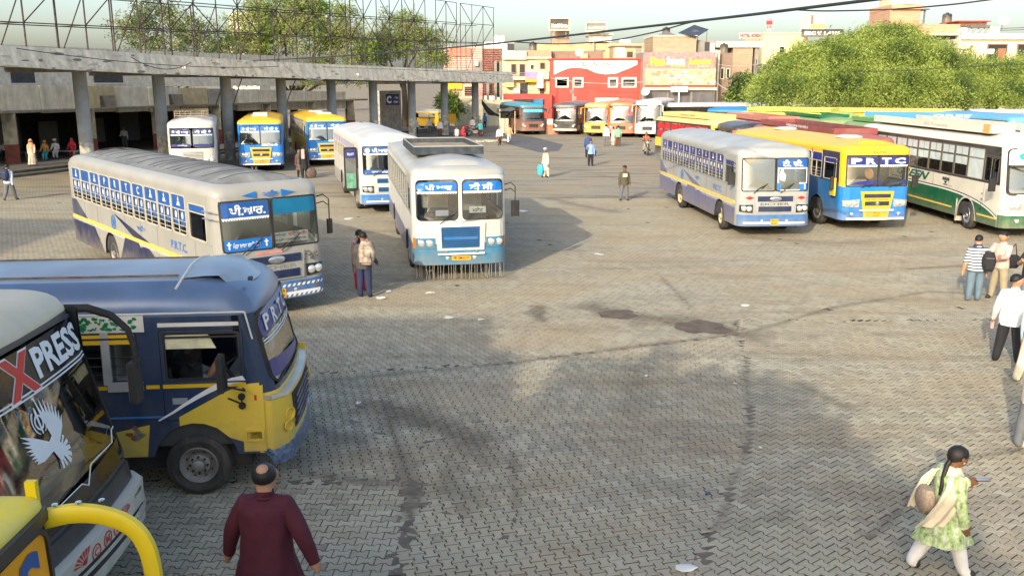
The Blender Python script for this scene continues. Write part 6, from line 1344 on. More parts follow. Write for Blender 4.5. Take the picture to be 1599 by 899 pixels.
bx = AT(265, 120, 86); tree('neem_tree', 'thin airy tree behind the left part of the steel hoarding frame', (bx.x, 86, 0), [pb(235, 18, 86, 2.6, 2.5, 1.7), pb(265, 48, 86, 3.6, 3, 2.0), pb(215, 52, 86, 2.4, 2.5, 1.7), pb(310, 62, 86, 2.6, 2.5, 1.8), pb(262, 82, 85, 4.4, 3, 1.6), pb(345, 82, 85, 2.6, 2.5, 1.2), pb(225, 115, 84, 3.4, 3, 1.4), pb(330, 118, 84, 3.4, 3, 1.4)], 3600, [O2, G3, O1], .3, leaf=(.2, .05), droop=.5, inner=.2, seed=8)
bx = AT(455, 120, 92); tree('neem_tree', 'dense round green tree in the middle behind the steel hoarding frame', (bx.x, 92, 0), [pb(445, 22, 92, 3.8, 3.4, 2.0), pb(505, 38, 92, 3.6, 3.2, 2.4), pb(400, 48, 92, 3.6, 3.4, 2.4), pb(455, 68, 91, 5.4, 4, 2.5), pb(535, 75, 92, 3.2, 3, 2.0), pb(380, 82, 91, 3.0, 3, 1.6), pb(420, 120, 90, 4, 3, 1.3), pb(520, 120, 90, 4, 3, 1.3)], 11500, [G3, G2, O1, O1], .4, leaf=(.2, .05), droop=.6, seed=9)
bx = AT(630, 120, 100); tree('neem_tree', 'rounded tree right of the dense one, behind the end of the steel frame', (bx.x, 100, 0), [pb(630, 50, 100, 3.2, 3, 2.0), pb(655, 75, 100, 3.4, 3, 2.2), pb(600, 78, 100, 3.2, 3, 2.0), pb(580, 92, 99, 2.5, 2.5, 1.2), pb(675, 92, 99, 1.8, 2, 1.2)], 4300, [O2, G2, O1], .32, leaf=(.2, .05), droop=.6, inner=.3, seed=10)
bx = AT(700, 180, 104); tree('shrub', 'leafy shrub in front of the cream boundary wall by the last canopy columns', (bx.x, 104, 0), [pb(703, 172, 103, 1.1, 1, 1.5), pb(697, 158, 103, .8, 1, .9)], 900, [G3, G2], .08, leaf=(.3, .09), seed=12)
# ================================================================ TOWN BEHIND
def box3(b, X0, X1, Y0, Y1, z0, z1, m): return b.bb(X0, X1, Y0, Y1, z0, z1, m)
class House:
    def __init__(s, name, label, x0, x1, yt, Y, depth, m, yb=None, cat='building', rz=0):
        a, c = AT(x0, yt, Y), AT(x1, yt, Y); s.Y = Y; s.X0, s.X1, s.z1 = a.x, c.x, a.z; s.z0 = AT(x0, yb, Y).z if yb else 0.0; s.depth = depth
        s.o = empty(name, ((a.x + c.x) / 2, Y, s.z0 if yb else 0)); tag(s.o, label, cat); s.rz = rz; s.o.rotation_euler.z = rz
        s.cx = (a.x + c.x) / 2; b = MB(); b.bb(a.x - s.cx, c.x - s.cx, 0, depth, 0, s.z1 - s.z0, m); s.wall = b.build('wall', s.o); s.par = 0
    def L(s, x, y): p = AT(x, y, s.Y); return p.x - s.cx, p.z - s.z0
    def rect(s, x0, x1, y0, y1, m, name, out=.06, inn=.0, parent=None):
        a, c = s.L(x0, y1), s.L(x1, y0); b = MB(); b.bb(a[0], c[0], -out, inn - .001 if inn <= 0 else inn, a[1], c[1], m); return b.build(name, parent or s.o)
    def window(s, x0, x1, y0, y1, fm=None, gm=None, fw=.12, slats=0):
        a, c = s.L(x0, y1), s.L(x1, y0); f = lambda u, z, o=0: Vector((u, -o, z)); b = MB()
        ring(b, f, [(a[0], a[1]), (c[0], a[1]), (c[0], c[1]), (a[0], c[1])], [(a[0] + fw, a[1] + fw), (c[0] - fw, a[1] + fw), (c[0] - fw, c[1] - fw), (a[0] + fw, c[1] - fw)], fm or WHT, 0.0, .14); w = b.build('window', s.o)
        b = MB(); quad(b, f, rq(a[0] + fw, c[0] - fw, a[1] + fw, c[1] - fw), gm or WINDARK, .01, .02, 1); b.build('pane', w)
        for k in range(slats): b = MB(); z = a[1] + fw + (c[1] - a[1] - 2 * fw) * (k + .6) / slats; b.bb(a[0] + fw, c[0] - fw, -.09, -.05, z - .03, z + .03, ALU); b.build('slat', w)
        return w
    def parapet(s, m, h=.5, t=.25, over=.15):
        H = s.z1 - s.z0; x0, x1 = s.X0 - s.cx, s.X1 - s.cx; b = MB(); b.bb(x0 - over, x1 + over, -over, s.depth + over, H, H + .14, m); q = b.build('cornice', s.o)
    def text(s, body, x0, x1, y0, y1, m, off=.08, bold=.02, parent=None):
        a, c = s.L(x0, y1), s.L(x1, y0); b = MB(); put_text(b, body, lambda u, z, o=0: Vector((u, -o, z)), (a[0], a[1], c[0], c[1]), m, off, bold); return b.build('lettering', parent or s.o)
WINDARK = mat('dark_window_glass', (.03, .035, .04), .15, var=.2)
REDW_ = mat('red_metal_cladding', (.58, .06, .045), .55, var=.06, dirt=.12, dirtcol=(.6, .25, .18), scale=.5); SAND = mat('sandy_plaster', (.48, .36, .22), .9, var=.15, dirt=.3, scale=.4)
BRK = brickmat('pale_brick', (.42, .29, .19), (.34, .22, .14), (.40, .33, .25)); BRK2 = brickmat('brown_brick', (.26, .17, .12), (.22, .14, .10), (.24, .2, .17)); BRK3 = brickmat('orange_brick', (.52, .29, .17), (.45, .24, .14), (.5, .4, .3))
CRW = mat('cream_wall', (.68, .6, .44), .85, var=.1, dirt=.25, scale=.5); YEW = mat('pale_yellow_wall', (.68, .6, .34), .85, var=.1, dirt=.3, scale=.5); WHW = mat('white_wall', (.72, .7, .62), .85, var=.07, dirt=.2, scale=.5); GRW = mat('grey_wall', (.25, .24, .22), .9, var=.15, dirt=.3, scale=.7)
# red hotel
h = House('hotel', 'red metal clad building with a white wavy sign panel and four white framed windows', 861, 1002, 94, 113, 9, REDW_)
for k in range(17):
    z = k * .58 + .3
    if z < h.z1: b = MB(); b.bb(h.X0 - h.cx + .03, h.X1 - h.cx - .03, -.03, -.001, z, z + .54, REDW_); b.build('cladding_panel', h.o)
for (x0, x1) in ((867, 888), (894, 911), (949, 965), (970, 994)): h.window(x0, x1, 121, 137, WHW, None, .2, 3 if x0 != 867 else 0)
pts = [(865, 95), (995, 95), (995, 101), (985, 106), (962, 115), (945, 116.5), (930, 114), (917, 108), (902, 106), (888, 107), (875, 112), (865, 117)]; b = MB(); P_ = [h.L(x, y) for x, y in pts]
b.prism(P_, lambda u, z, o: Vector((u, -.06 - o, z)), WHITEV, .06); sp_ = b.build('sign_panel', h.o); h.text('HOTEL SUN VIEW', 895, 952, 97.5, 103.5, mat('faded_red_brown', (.3, .1, .08), .6), .14, .03, sp_)
h.rect(859.5, 1003.5, 91.5, 94, REDP, 'coping', .2, 9); h.rect(929, 966, 153, 161, WHW, 'white_board', .1)
# billboard building
h = House('restaurant_building', 'building with a wide red and yellow food hoarding over dark shutters', 1005, 1118, 82, 111, 9, GRW)
h.rect(1004, 1118, 137, 141, CRW, 'ledge', .5); 
for k in range(3): h.rect(1006 + k * 37, 1041 + k * 37, 143, 162, GREYR, 'shutter', .1)
bo = h.rect(1005, 1117, 82, 136, mat('hoarding_red', (.62, .2, .17), .6, var=.3, dirt=.3, dirtcol=(.6, .45, .35)), 'billboard', .3)
for (x0, x1, y0, y1, m) in ((1006, 1117, 82, 90, mat('hoarding_pink', (.58, .22, .22), .6, var=.3)), (1006, 1117, 108, 133, mat('hoarding_tan', (.66, .45, .28), .6, var=.35, scale=1.2)), (1006, 1117, 133, 135.5, REDP)): h.rect(x0, x1, y0, y1, m, 'print', .31, parent=bo)
ylt = mat('hoarding_yellow', (.85, .7, .05), .6); h.text('Fun', 1015, 1037, 90, 103, ylt, .34, .05, bo); h.text('Sweets', 1040, 1069, 89, 102, WHITEV, .34, .05, bo); h.text('Restaurant', 1075, 1110, 91, 101, ylt, .34, .03, bo); h.text('PURE VEGETARIAN FOOD', 1046, 1070, 102, 104.5, ylt, .34, .02, bo); h.text('Party Hall', 1090, 1106, 103, 105, WHITEV, .34, .01, bo)
fb_ = MB(); fm = [mat('food_gold', (.7, .45, .2), .6), mat('food_cream', (.75, .66, .5), .6), mat('food_brown', (.55, .32, .2), .6), mat('food_green', (.45, .46, .25), .6), mat('food_red', (.6, .25, .18), .6), WHITEV]
for k in range(75):
    x, y = random.uniform(1010, 1113), random.uniform(110, 132); a = h.L(x, y); r = random.uniform(.14, .34); fb_.add([(a[0] + r * math.cos(q * .7), -.335 - k * .0012, a[1] + r * .6 * math.sin(q * .7)) for q in range(9)], [tuple(range(9))], random.choice(fm))
tag(fb_.build('dish_picture', bo), kind='stuff'); b = MB(); a = h.L(1058, 141); b.bb(a[0] - 1.0, a[0] + 1.0, -1.2, -1.0, a[1] - .2, a[1] + .45, WHITEV); b.tube([(a[0], -1.1, 0), (a[0], -1.1, a[1])], .09, WHT, 8); o = b.build('signboard', h.o)
h = House('brick_house', 'bare brick top storey with sloping shed roofs, above the food hoarding', 1020, 1088, 57, 120, 8, BRK, 84); h.rect(1019, 1089, 55.5, 57.5, CRW, 'coping', .15, 8)
b = MB(); c = [h.L(1058, 53), h.L(1090, 41), h.L(1113, 47)]
b.add([(c[0][0], -.5, c[0][1] + .1), (c[1][0], 2.5, c[1][1] + .3), (c[2][0], 2.5, c[2][1] + .2), (c[2][0] - 2.2, -.5, c[2][1] - .9)], [(0, 1, 2, 3)], mat('solar_panel', (.05, .06, .08), .3)); b.add([(c[0][0], -.5, c[0][1] + .04), (c[1][0], 2.5, c[1][1] + .24), (c[2][0], 2.5, c[2][1] + .14), (c[2][0] - 2.2, -.5, c[2][1] - .96)], [(3, 2, 1, 0)], GREYR); r = b.build('shed_roof', h.o)
for x in (1078, 1092, 1106): a = h.L(x, 60); b = MB(); b.tube([(a[0], 1, 0), (a[0], 1, h.L(x, 48)[1])], .05, GREYR, 5); b.build('post', h.o)
b = MB(); a, c, d = h.L(1028, 57), h.L(1043, 49.5), h.L(1058, 56); b.prism([a, c, d], lambda u, z, o: Vector((u, o, z)), GREYR, 5); b.build('shed_gable', h.o)
h2 = House('stair_room', 'grey rooftop stair room beside the bare brick storey, with a small dark door', 1089, 1117, 63, 121, 5, GRW, 84); h2.rect(1100, 1108, 66, 80, DARK, 'door', .05); h2.rect(1109, 1116, 68, 82, WHW, 'panel', .06)
h = House('brick_wall_house', 'brown brick side wall right of the food hoarding', 1119, 1145, 83, 114, 12, BRK2); h.window(1124, 1131, 106, 124, CRW, None, .08); h.window(1133, 1140, 107, 123, CRW, None, .08)
for x in (1115, 1119.5): 
    b = MB(); a = h.L(x, 83); b.bb(a[0] - .12, a[0] + .12, -1.2, -.96, 0, h.z1 + .3, CRW); b.build('pipe', h.o)
h = House('brick_tower_house', 'tall pale brick house with a cream parapet, between the brown wall and the big tree', 1145, 1176, 74, 125, 9, BRK); h.rect(1117, 1190, 65, 74.5, CRW, 'parapet', .3, 8); h.rect(1176, 1184, 74, 135, GRW, 'side_wall', .0, 8); h.window(1178, 1183, 92, 112, GRW, None, .1)
s_ = House('rooftop_sign', 'red and white hotel name board on the cream rooftop', 1155, 1189, 52, 126, .3, mat('pale_pink_board', (.72, .5, .48), .7), 60, 'sign'); s_.text('HOTEL ADESH', 1156, 1188, 53, 59, REDV, .03, .05); b = MB()
for x in (1158, 1186): a = s_.L(x, 60); b.tube([(a[0], .1, -1.5), (a[0], .1, 0)], .06, GREYR, 5)
b.build('post', s_.o)
h = House('pale_block', 'large pale yellow block behind the left edge of the big tree', 1192, 1262, 52, 135, 10, YEW); h.rect(1191, 1263, 51, 53, CRW, 'parapet', .2, 10); h.window(1215, 1226, 72, 92, CRW)
h = House('water_tank_tower', 'white rooftop water tank tower above the dark price board', 1267, 1288, 22, 140, 5, WHW, 46); h.rect(1266, 1270, 24, 38, BRW, 'rusty_panel', .1); h.rect(1266, 1289, 38, 45, mat('ochre_base', (.6, .4, .15), .8), 'base_band', .06)
s_ = House('price_board', 'dark board with white price lettering half hidden by the treetop', 1253, 1318, 46, 133, .4, BLKP, 58, 'sign'); s_.text('EBC ₹ 1,499/-', 1256, 1314, 49, 56, WHITEV, .03, .05)
for (x, y0, y1) in ((1200, 30, 60),):
    o = empty('telecom_mast', tuple(AT(x, 60, 200))); tag(o, 'thin red and white lattice telecom mast far behind the hotel name board', 'mast'); z0 = o.location.z; H = AT(x, y0, 200).z - z0
    for k in range(6):
        b = MB()
        for dx in (-.35, .35): b.tube([(dx, 0, H * k / 6 - 4 * (k == 0)), (dx, 0, H * (k + 1) / 6)], .07, REDP if k % 2 else WHT, 5)
        b.tube([(-.35, 0, H * k / 6), (.35, 0, H * (k + 1) / 6)], .05, REDP if k % 2 else WHT, 4); b.build('mast_section', o)
    b = MB(); b.box((0, 0, H * .8), (1.2, .5, .7), REDP); b.build('antenna', o)
    o.location.z = 0; 
    for c_ in o.children: c_.location.z = z0
    b = MB(); b.tube([(0, 0, 0), (0, 0, z0)], .2, GREYR, 5); b.build('mast_base', o)
# right hand brick tower and cream house
h = House('brick_tower', 'orange brick tower with a white tank room on top, above the big tree', 1391, 1439, 9, 105, 6, BRK3); h.rect(1390, 1441, 8, 15, mat('orange_plaster', (.6, .33, .2), .85, var=.1), 'roof_slab', .4, 6); h.rect(1394, 1436, -14, 8, CRW, 'tank_room', -.5, 4); h.rect(1411, 1430, -14, 7, WHW, 'tank_panel', .3, .4)
b = MB(); a, c = h.L(1443, 38), h.L(1447, 15)
for x in (a[0], c[0]): b.tube([(x, .3, a[1]), (x, .3, c[1])], .05, GREYR, 5)
for k in range(7): z = a[1] + (c[1] - a[1]) * k / 7; b.tube([(a[0], .3, z), (c[0], .3, z)], .035, GREYR, 4)
b.build('ladder', h.o); h.rect(1439, 1451, 14, 16, GREYR, 'landing', .2, 2)
h = House('brick_house', 'long orange brick house with a deep shaded verandah, beside the brick tower', 1440, 1500, 38, 104, 8, BRK3); h.rect(1438, 1492, 55, 72, DARK, 'verandah', .02); h.rect(1438, 1494, 53, 56, CRW, 'slab', .9); h.rect(1489, 1495, 56, 90, CRW, 'pillar', .5); h.rect(1500, 1545, 33, 40, BRK3, 'upper_wall', -.5, 3); h.rect(1493, 1546, 33, 34.5, REDP, 'roof_sheet', .3, 4)
h = House('cream_house', 'cream house with a white parapet and brown doors at the right edge', 1498, 1650, 61, 96, 9, CRW)
h.rect(1500, 1650, 53, 62, WHW, 'parapet', .3, .5); h.rect(1500, 1508.5, 44, 53, WHW, 'pier', .3, 1); h.rect(1549, 1559, 42, 53, WHW, 'pier', .3, 1); h.rect(1500, 1650, 61.5, 65, mat('tan_band', (.5, .36, .24), .8), 'band', .08)
h.window(1539, 1573, 69, 96, mat('brown_frame', (.2, .1, .06), .7), None, .1); h.rect(1555, 1570, 76, 100, mat('brown_door', (.28, .13, .07), .7), 'door', .16); h.rect(1540, 1550, 77, 85, WHW, 'air_cooler', .4); h.rect(1501, 1513, 70, 77.5, WHW, 'air_conditioner', .35); h.rect(1512, 1518, 71, 90, mat('brown_door', (.28, .13, .07)), 'door', .1); h.window(1586, 1612, 69, 90, mat('brown_frame', (.2, .1, .06)), None, .1)
for k in range(2): b = MB(); a, c = h.L(1559, 45 + k * 3), h.L(1650, 42 + k * 3); b.tube([(a[0], 0, a[1]), (c[0], 0, c[1])], .04, GREYR, 5); b.build('railing', h.o)
h.rect(1519, 1550, 39, 43, GREYR, 'solar_heater', -.5, 1.5); b = MB()
for x in (1520, 1530, 1540): a, c = h.L(x, 53), h.L(x + 8, 40); b.tube([(a[0], 1, a[1]), (c[0], 1, c[1])], .07, WHT, 6)
b.build('heater_tube', h.o)
# sandy terrace range behind the hotel
h = House('terrace_house', 'long sandy plastered terrace with a rooftop tower behind the red hotel', 838, 1012, 68, 132, 12, mat('sandy_brick_plaster', (.52, .38, .22), .9, var=.15, dirt=.35, dirtcol=(.36, .24, .14), scale=1.1)); h.rect(862, 889, 45, 68, BRK, 'stair_tower', -.2, 6); h.rect(920, 955, 55, 66, WHW, 'white_room', -.2, 5); h.rect(918, 957, 52.5, 55.5, CRW, 'roof_slab', .2, 6); h.rect(968, 985, 62, 72, WHW, 'water_tank', -.2, 3)
h.rect(930, 941, 79, 92, BRW, 'door', .05); h.rect(926, 944, 78, 80, GRW, 'lintel', .2)
b = MB(); a = h.L(926, 92); b.tube([(a[0], -.5, a[1]), (a[0], -.5, h.L(926, 64)[1])], .1, CRW, 6); b.build('pipe', h.o)
for (x0, x1, y0, y1, t, w_) in ((859, 888, 30, 46, 'Hotel Nirvan', 130), (916, 946, 37, 48, 'Hotel MARRY', 131)):
    s_ = House('rooftop_sign', 'dark rooftop name board on the brick stair tower' if x0 < 900 else 'grey rooftop name board above the white room', x0, x1, y0, w_, .4, BLKP if x0 < 900 else GRW, y1, 'sign'); f_ = MB(); a, c = s_.L(x0, y1), s_.L(x1, y0)
    ring(f_, lambda u, z, o=0: Vector((u, -o, z)), [(a[0] - .2, a[1] - .2), (c[0] + .2, a[1] - .2), (c[0] + .2, c[1] + .2), (a[0] - .2, c[1] + .2)], [a, (c[0], a[1]), c, (a[0], c[1])], CRW, 0, .2); f_.build('frame', s_.o); s_.text(t, x0 + 2, x1 - 2, y0 + (y1 - y0) * .45, y1 - 2.5, WHITEV, .03, .05)
    b = MB()
    for x in (x0 + 4, x1 - 4): q = s_.L(x, y1); b.tube([(q[0], .2, -1.5), (q[0], .2, 0)], .08, GRW, 5)
    b.build('post', s_.o)
h = House('rooftop_room', 'small rooftop room with a white panel and dark doorway over the red hotel', 958, 1002, 72, 118, 5, SAND, 94); h.rect(957, 1003, 71, 73, GRW, 'roof_slab', .4, 6); h.rect(960, 976, 74, 90, WHW, 'panel', .06); h.rect(979, 988, 81, 90, DARK, 'door', .05); h.rect(992, 1002, 73, 94, GRW, 'side_wall', .03)
h = House('rooftop_wall', 'row of brown rooftop parapets behind the left end of the red hotel', 856, 940, 80, 119, 2, BRK2, 95); h.rect(888, 905, 82, 94, BRK2, 'pier', .3); h.rect(905, 918, 84, 95, SAND, 'pier', .4)
# pale yellow house and its neighbours
h = House('yellow_house', 'pale yellow two storey house with balconies, left of the red hotel', 785, 861, 93, 118, 10, YEW); h.rect(784, 822, 80, 93.5, CRW, 'parapet', .5, 1); h.rect(822, 861, 79, 90, BRK, 'parapet', .1, 1); h.rect(820, 861, 89.5, 92, CRW, 'ledge', .5)
for (x0, x1, y0, y1) in ((798, 806, 100, 116), (811, 820, 100, 120), (843, 851, 98, 108)): h.window(x0, x1, y0, y1, mat('brown_frame', (.2, .1, .06)), None, .1)
h.window(828, 834, 101, 109, CRW, None, .05)
h.rect(785, 822, 120, 125, CRW, 'balcony', .9); h.rect(822, 857, 111, 124, CRW, 'balcony', .7); b = MB()
for k in range(3): a, c = h.L(786, 119 - k * 2.5), h.L(822, 119 - k * 2.5); b.tube([(a[0], -.85, a[1]), (c[0], -.85, c[1])], .04, ALU, 4)
b.build('balcony_rail', h.o); q = h.rect(820, 838, 112, 128, mat('violet_poster', (.3, .25, .5), .6, var=.5, scale=2), 'banner', .95); h.rect(820, 838, 123.5, 128.5, YELV, 'banner_strip', .97, parent=q)
h.rect(790, 802, 124, 136, mat('lime_cloth', (.65, .68, .2), .8, var=.3), 'hanging_cloth', .95); h.rect(802, 812, 138, 146, WHW, 'air_cooler', .6); h.rect(812, 824, 130, 148, DARK, 'doorway', .05); h.rect(838, 848, 118, 138, WHW, 'banner', .9); h.rect(843, 850, 138, 148, DARK, 'doorway', .05)
h = House('red_wall', 'low red painted wall with dark shop openings under the yellow house', 786, 862, 147, 112, 3, REDW_, cat='wall'); h.rect(803, 850, 155, 165, DARK, 'shop_opening', .05); h.rect(833, 848, 155, 164, mat('blue_box', (.03, .2, .35), .6), 'blue_panel', .4)
STRP = mat('pink_slatted_wall', (.60, .40, .33), .8, var=.08); h = House('slatted_building', 'pinkish building banded with dark red slats, behind the end of the canopy', 692, 753, 73, 121, 4, STRP)
for k in range(22):
    y = 76 + k * 3.6
    if y < 150: h.rect(753, 784, y, y + 1.9, MAR, 'slat', -.2, .5); h.rect(692, 752.5, y + .5, y + 1.4, mat('faint_red_slat', (.45, .2, .18), .8), 'slat', .06)
h.rect(753, 784, 74, 150, CRW, 'side_wall', -.5, 4); h.rect(703, 735, 75, 88, mat('faded_red_board', (.68, .2, .14), .7), 'signboard', .25); h.rect(739, 752, 94, 112, GRW, 'window', .08); h.rect(741, 747, 96, 103, WHW, 'air_conditioner', .5); h.window(722, 742, 132, 154, YEW, None, .3); h.rect(700, 722, 129, 140, YELV, 'yellow_board', .3)
for x in (760, 772, 780): h.rect(x, x + 4, 96 if x > 770 else 130, 170, GRW, 'column', .6)
h.rect(775, 782, 98, 152, DARK, 'stair_opening', .1)
h = House('white_block', 'plain white rooftop block with two water tanks behind the slatted building', 756, 803, 66, 150, 8, WHW); h.rect(792, 803, 68, 79, DARK, 'window', .05)
for x in (772, 781): a = h.L(x + 3.5, 66); b = MB(); b.lathe([(.45, 0), (.45, .9), (.2, 1.1), (.001, 1.12)], (a[0], 1, a[1]), (0, 0, 1), WHW, 12); b.build('water_tank', h.o)
h = House('boundary_wall', 'stained cream boundary wall behind the last canopy columns', 700, 800, 156, 107, .4, mat('stained_cream_wall', (.55, .5, .36), .9, var=.15, dirt=.55, dirtcol=(.25, .2, .14), scale=.8), cat='wall')
h = House('pale_tower', 'cream square block just visible behind the trees and steel frame', 356, 398, 20, 140, 6, CRW)
h = House('ruined_wall', 'broken dark masonry and rubble in the gap beside the big tree', 1146, 1176, 140, 100, 2, GRW, cat='wall'); h.rect(1150, 1160, 134, 142, GRW, 'broken_piece', 0, 1)
# utility poles
for (x, y0, y1, Y, lab) in ((895, 136, 165, 108, 'thin service pole with junction boxes before the red hotel'), (1182, 152, 172, 98, 'short white pole standing between the brick house and the big tree')):
    o = empty('utility_pole', (AT(x, y0, Y).x, Y, 0)); tag(o, lab, 'pole'); b = MB(); z = AT(x, y0, Y).z; b.tube([(0, 0, 0), (0, 0, z)], .1 if x < 900 else .25, WHT if x > 900 else mat('pink_pole', (.6, .35, .3), .7), 8); b.build('post', o); b = MB()
    for k in range(3): b.box((.2 * (k % 2 * 2 - 1), -.1, z - .5 - k * .8), (.35, .25, .4), GRW)
    b.build('junction_box', o)
# ================================================================ TARPAULIN STALL
sx = AT(818, 200, 92); st_ = empty('market_stall', (sx.x, 92, 0)); tag(st_, 'grey tarpaulin roofed stall on poles at the left end of the coach row', 'stall')
b = MB(); N_ = 9; V_ = []
for j in range(5):
    for i in range(N_): x = -2.7 + 5.2 * i / (N_ - 1); V_.append((x, -1.6 + 3.2 * j / 4, 2.35 + .75 * math.sin(math.pi * i / (N_ - 1)) ** .8 * (i / (N_ - 1) * .9 + .2) + .12 * math.sin(i * 2.1 + j) - abs(j - 2) * .15))
Fs = [(j * N_ + i, j * N_ + i + 1, (j + 1) * N_ + i + 1, (j + 1) * N_ + i) for j in range(4) for i in range(N_ - 1)]; TARP = mat('grey_tarpaulin', (.09, .10, .10), .75, var=.4, dirt=.4, scale=1.5)
b.add(V_, Fs, TARP); b.add([(x, y, z - .03) for x, y, z in V_], [f[::-1] for f in Fs], TARP); b.build('tarpaulin', st_, 60)
for x in (-2.4, -.9, .9, 2.3): b = MB(); b.tube([(x, -1.4, 0), (x, -1.4, 2.4)], .05, CRW, 6); b.build('pole', st_)
for x, w_, m_ in ((-2.0, .9, CRW), (-.4, .8, BRW), (.9, 1.0, GRW), (2.0, .9, WHT)): b = MB(); b.box((x, 0, .55 + w_ * .2), (w_, .7, 1.1 + w_ * .4), m_); b.build('counter', st_)
b = MB(); b.box((1.9, -1.2, .45), (1.3, .6, .9), ORG); b.box((1.9, -1.2, 1.2), (1.2, .6, .55), WHT); tag(b.build('street_cart', loc=(sx.x + .9, 91.2, 0)), 'white over orange box cart in front of the tarpaulin stall', 'cart')
b = MB(); P0 = AT(752, 155, 98); P1 = AT(795, 180, 94); w_ = MB(); w_.rings([[P0.lerp(P1, i / 8) + Vector((0, 0, -.6 * math.sin(math.pi * i / 8) + dz)) for dz in (0, -.5 - .3 * math.sin(i), -.52 - .3 * math.sin(i), -.02)] for i in range(9)], TARP); tag(w_.build('torn_awning'), 'torn dark awning sheet slung between the wall and the tarpaulin stall', 'awning')

# rooftop clutter: black tanks, dishes, aerials and slack wires over the town
for (x, y, Y, lab) in ((1040, 57, 121, 'black plastic water tank beside the gabled shed roof'), (944, 68, 133, 'black water tank on the sandy terrace left of the rooftop room'), (1130, 83, 115, 'black water tank on the brown brick side wall house'), (1478, 37, 105, 'black water tank on the orange brick house'), (832, 80, 119, 'black water tank behind the yellow house parapet')):
    p = AT(x, y, Y + 2); b = MB(); b.lathe([(.5, -.3), (.52, .2), (.52, .9), (.42, 1.05), (.15, 1.12), (.15, 1.2), (.001, 1.2)], (0, 0, 0), (0, 0, 1), BLKP, 14); tag(b.build('water_tank', loc=p), lab, 'water tank')
for (x, y, Y, lab) in ((1008, 153, 110, 'white satellite dish beside the dark shutters'), (905, 92, 114, 'small dish on the red building coping'), (1565, 44, 96, 'white dish on the cream house parapet')):
    p = AT(x, y, Y); b = MB(); b.lathe([(.02, 0), (.3, .06), (.52, .2), (.54, .22)], (0, 0, .6), (-.3, -.8, .5), WHT, 14); b.tube([(0, .1, -.2), (0, .05, .6)], .04, GRW, 6); tag(b.build('satellite_dish', loc=p), lab, 'dish')
for k, (x0, y0, Y0, x1, y1, Y1) in enumerate(((1118, 100, 112, 1200, 96, 100), (1118, 112, 112, 1210, 122, 98), (860, 122, 112, 1005, 128, 110), (784, 135, 112, 895, 140, 107), (1117, 128, 110, 1182, 155, 98))):
    b = MB(); P0, P1 = AT(x0, y0, Y0), AT(x1, y1, Y1); b.tube([P0.lerp(P1, i / 10) - Vector((0, 0, 1.6 * (i / 10) * (1 - i / 10))) for i in range(11)], .025, GREYR if k % 2 else WHT, 4); tag(b.build('service_wire'), ('pale wire from the food hoarding to the big tree', 'grey wire sagging from the brick side wall to the big tree', 'pale wire crossing the red building below its windows', 'grey wire from the slatted building to the service pole', 'pale wire dropping from the hoarding pipe to the short white pole')[k], 'wire')

# ================================================================ PEOPLE
SKIN = mat('brown_skin', (.26, .13, .075), .55, var=.06); SKIN2 = mat('light_brown_skin', (.42, .23, .14), .55, var=.06); HAIR = mat('black_hair', (.012, .01, .009), .5, var=.3, scale=40, bump=.3)
def cloth(name, c, **k): return mat('cloth_' + name, c, .85, var=k.pop('var', .12), scale=k.pop('scale', 5), bump=.9, bscale=7, **k)
CW = cloth('white', (.72, .71, .68)); CC = cloth('cream', (.66, .58, .42)); CK = cloth('black', (.02, .02, .024)); CN = cloth('navy', (.03, .04, .09)); CG = cloth('grey', (.14, .15, .16)); CJ = cloth('jeans', (.13, .19, .24)); CKH = cloth('khaki', (.34, .29, .2))
CMR = cloth('maroon', (.075, .012, .022)); COLV = cloth('olive', (.09, .08, .05)); CLB = cloth('pale_blue', (.25, .38, .62)); CRD = cloth('red', (.6, .04, .06)); CPK = cloth('pink_white', (.66, .44, .38)); CTL = cloth('teal', (.05, .28, .33)); CBR = cloth('brown', (.12, .06, .035)); COR = cloth('orange', (.75, .35, .18)); CGN = cloth('green', (.2, .45, .28)); SHOE = mat('dark_shoe', (.03, .025, .02), .5); SHOEW = mat('pale_shoe', (.6, .58, .5), .6)
def rot(v, ax, a): return Matrix.Rotation(a, 3, ax) @ Vector(v)
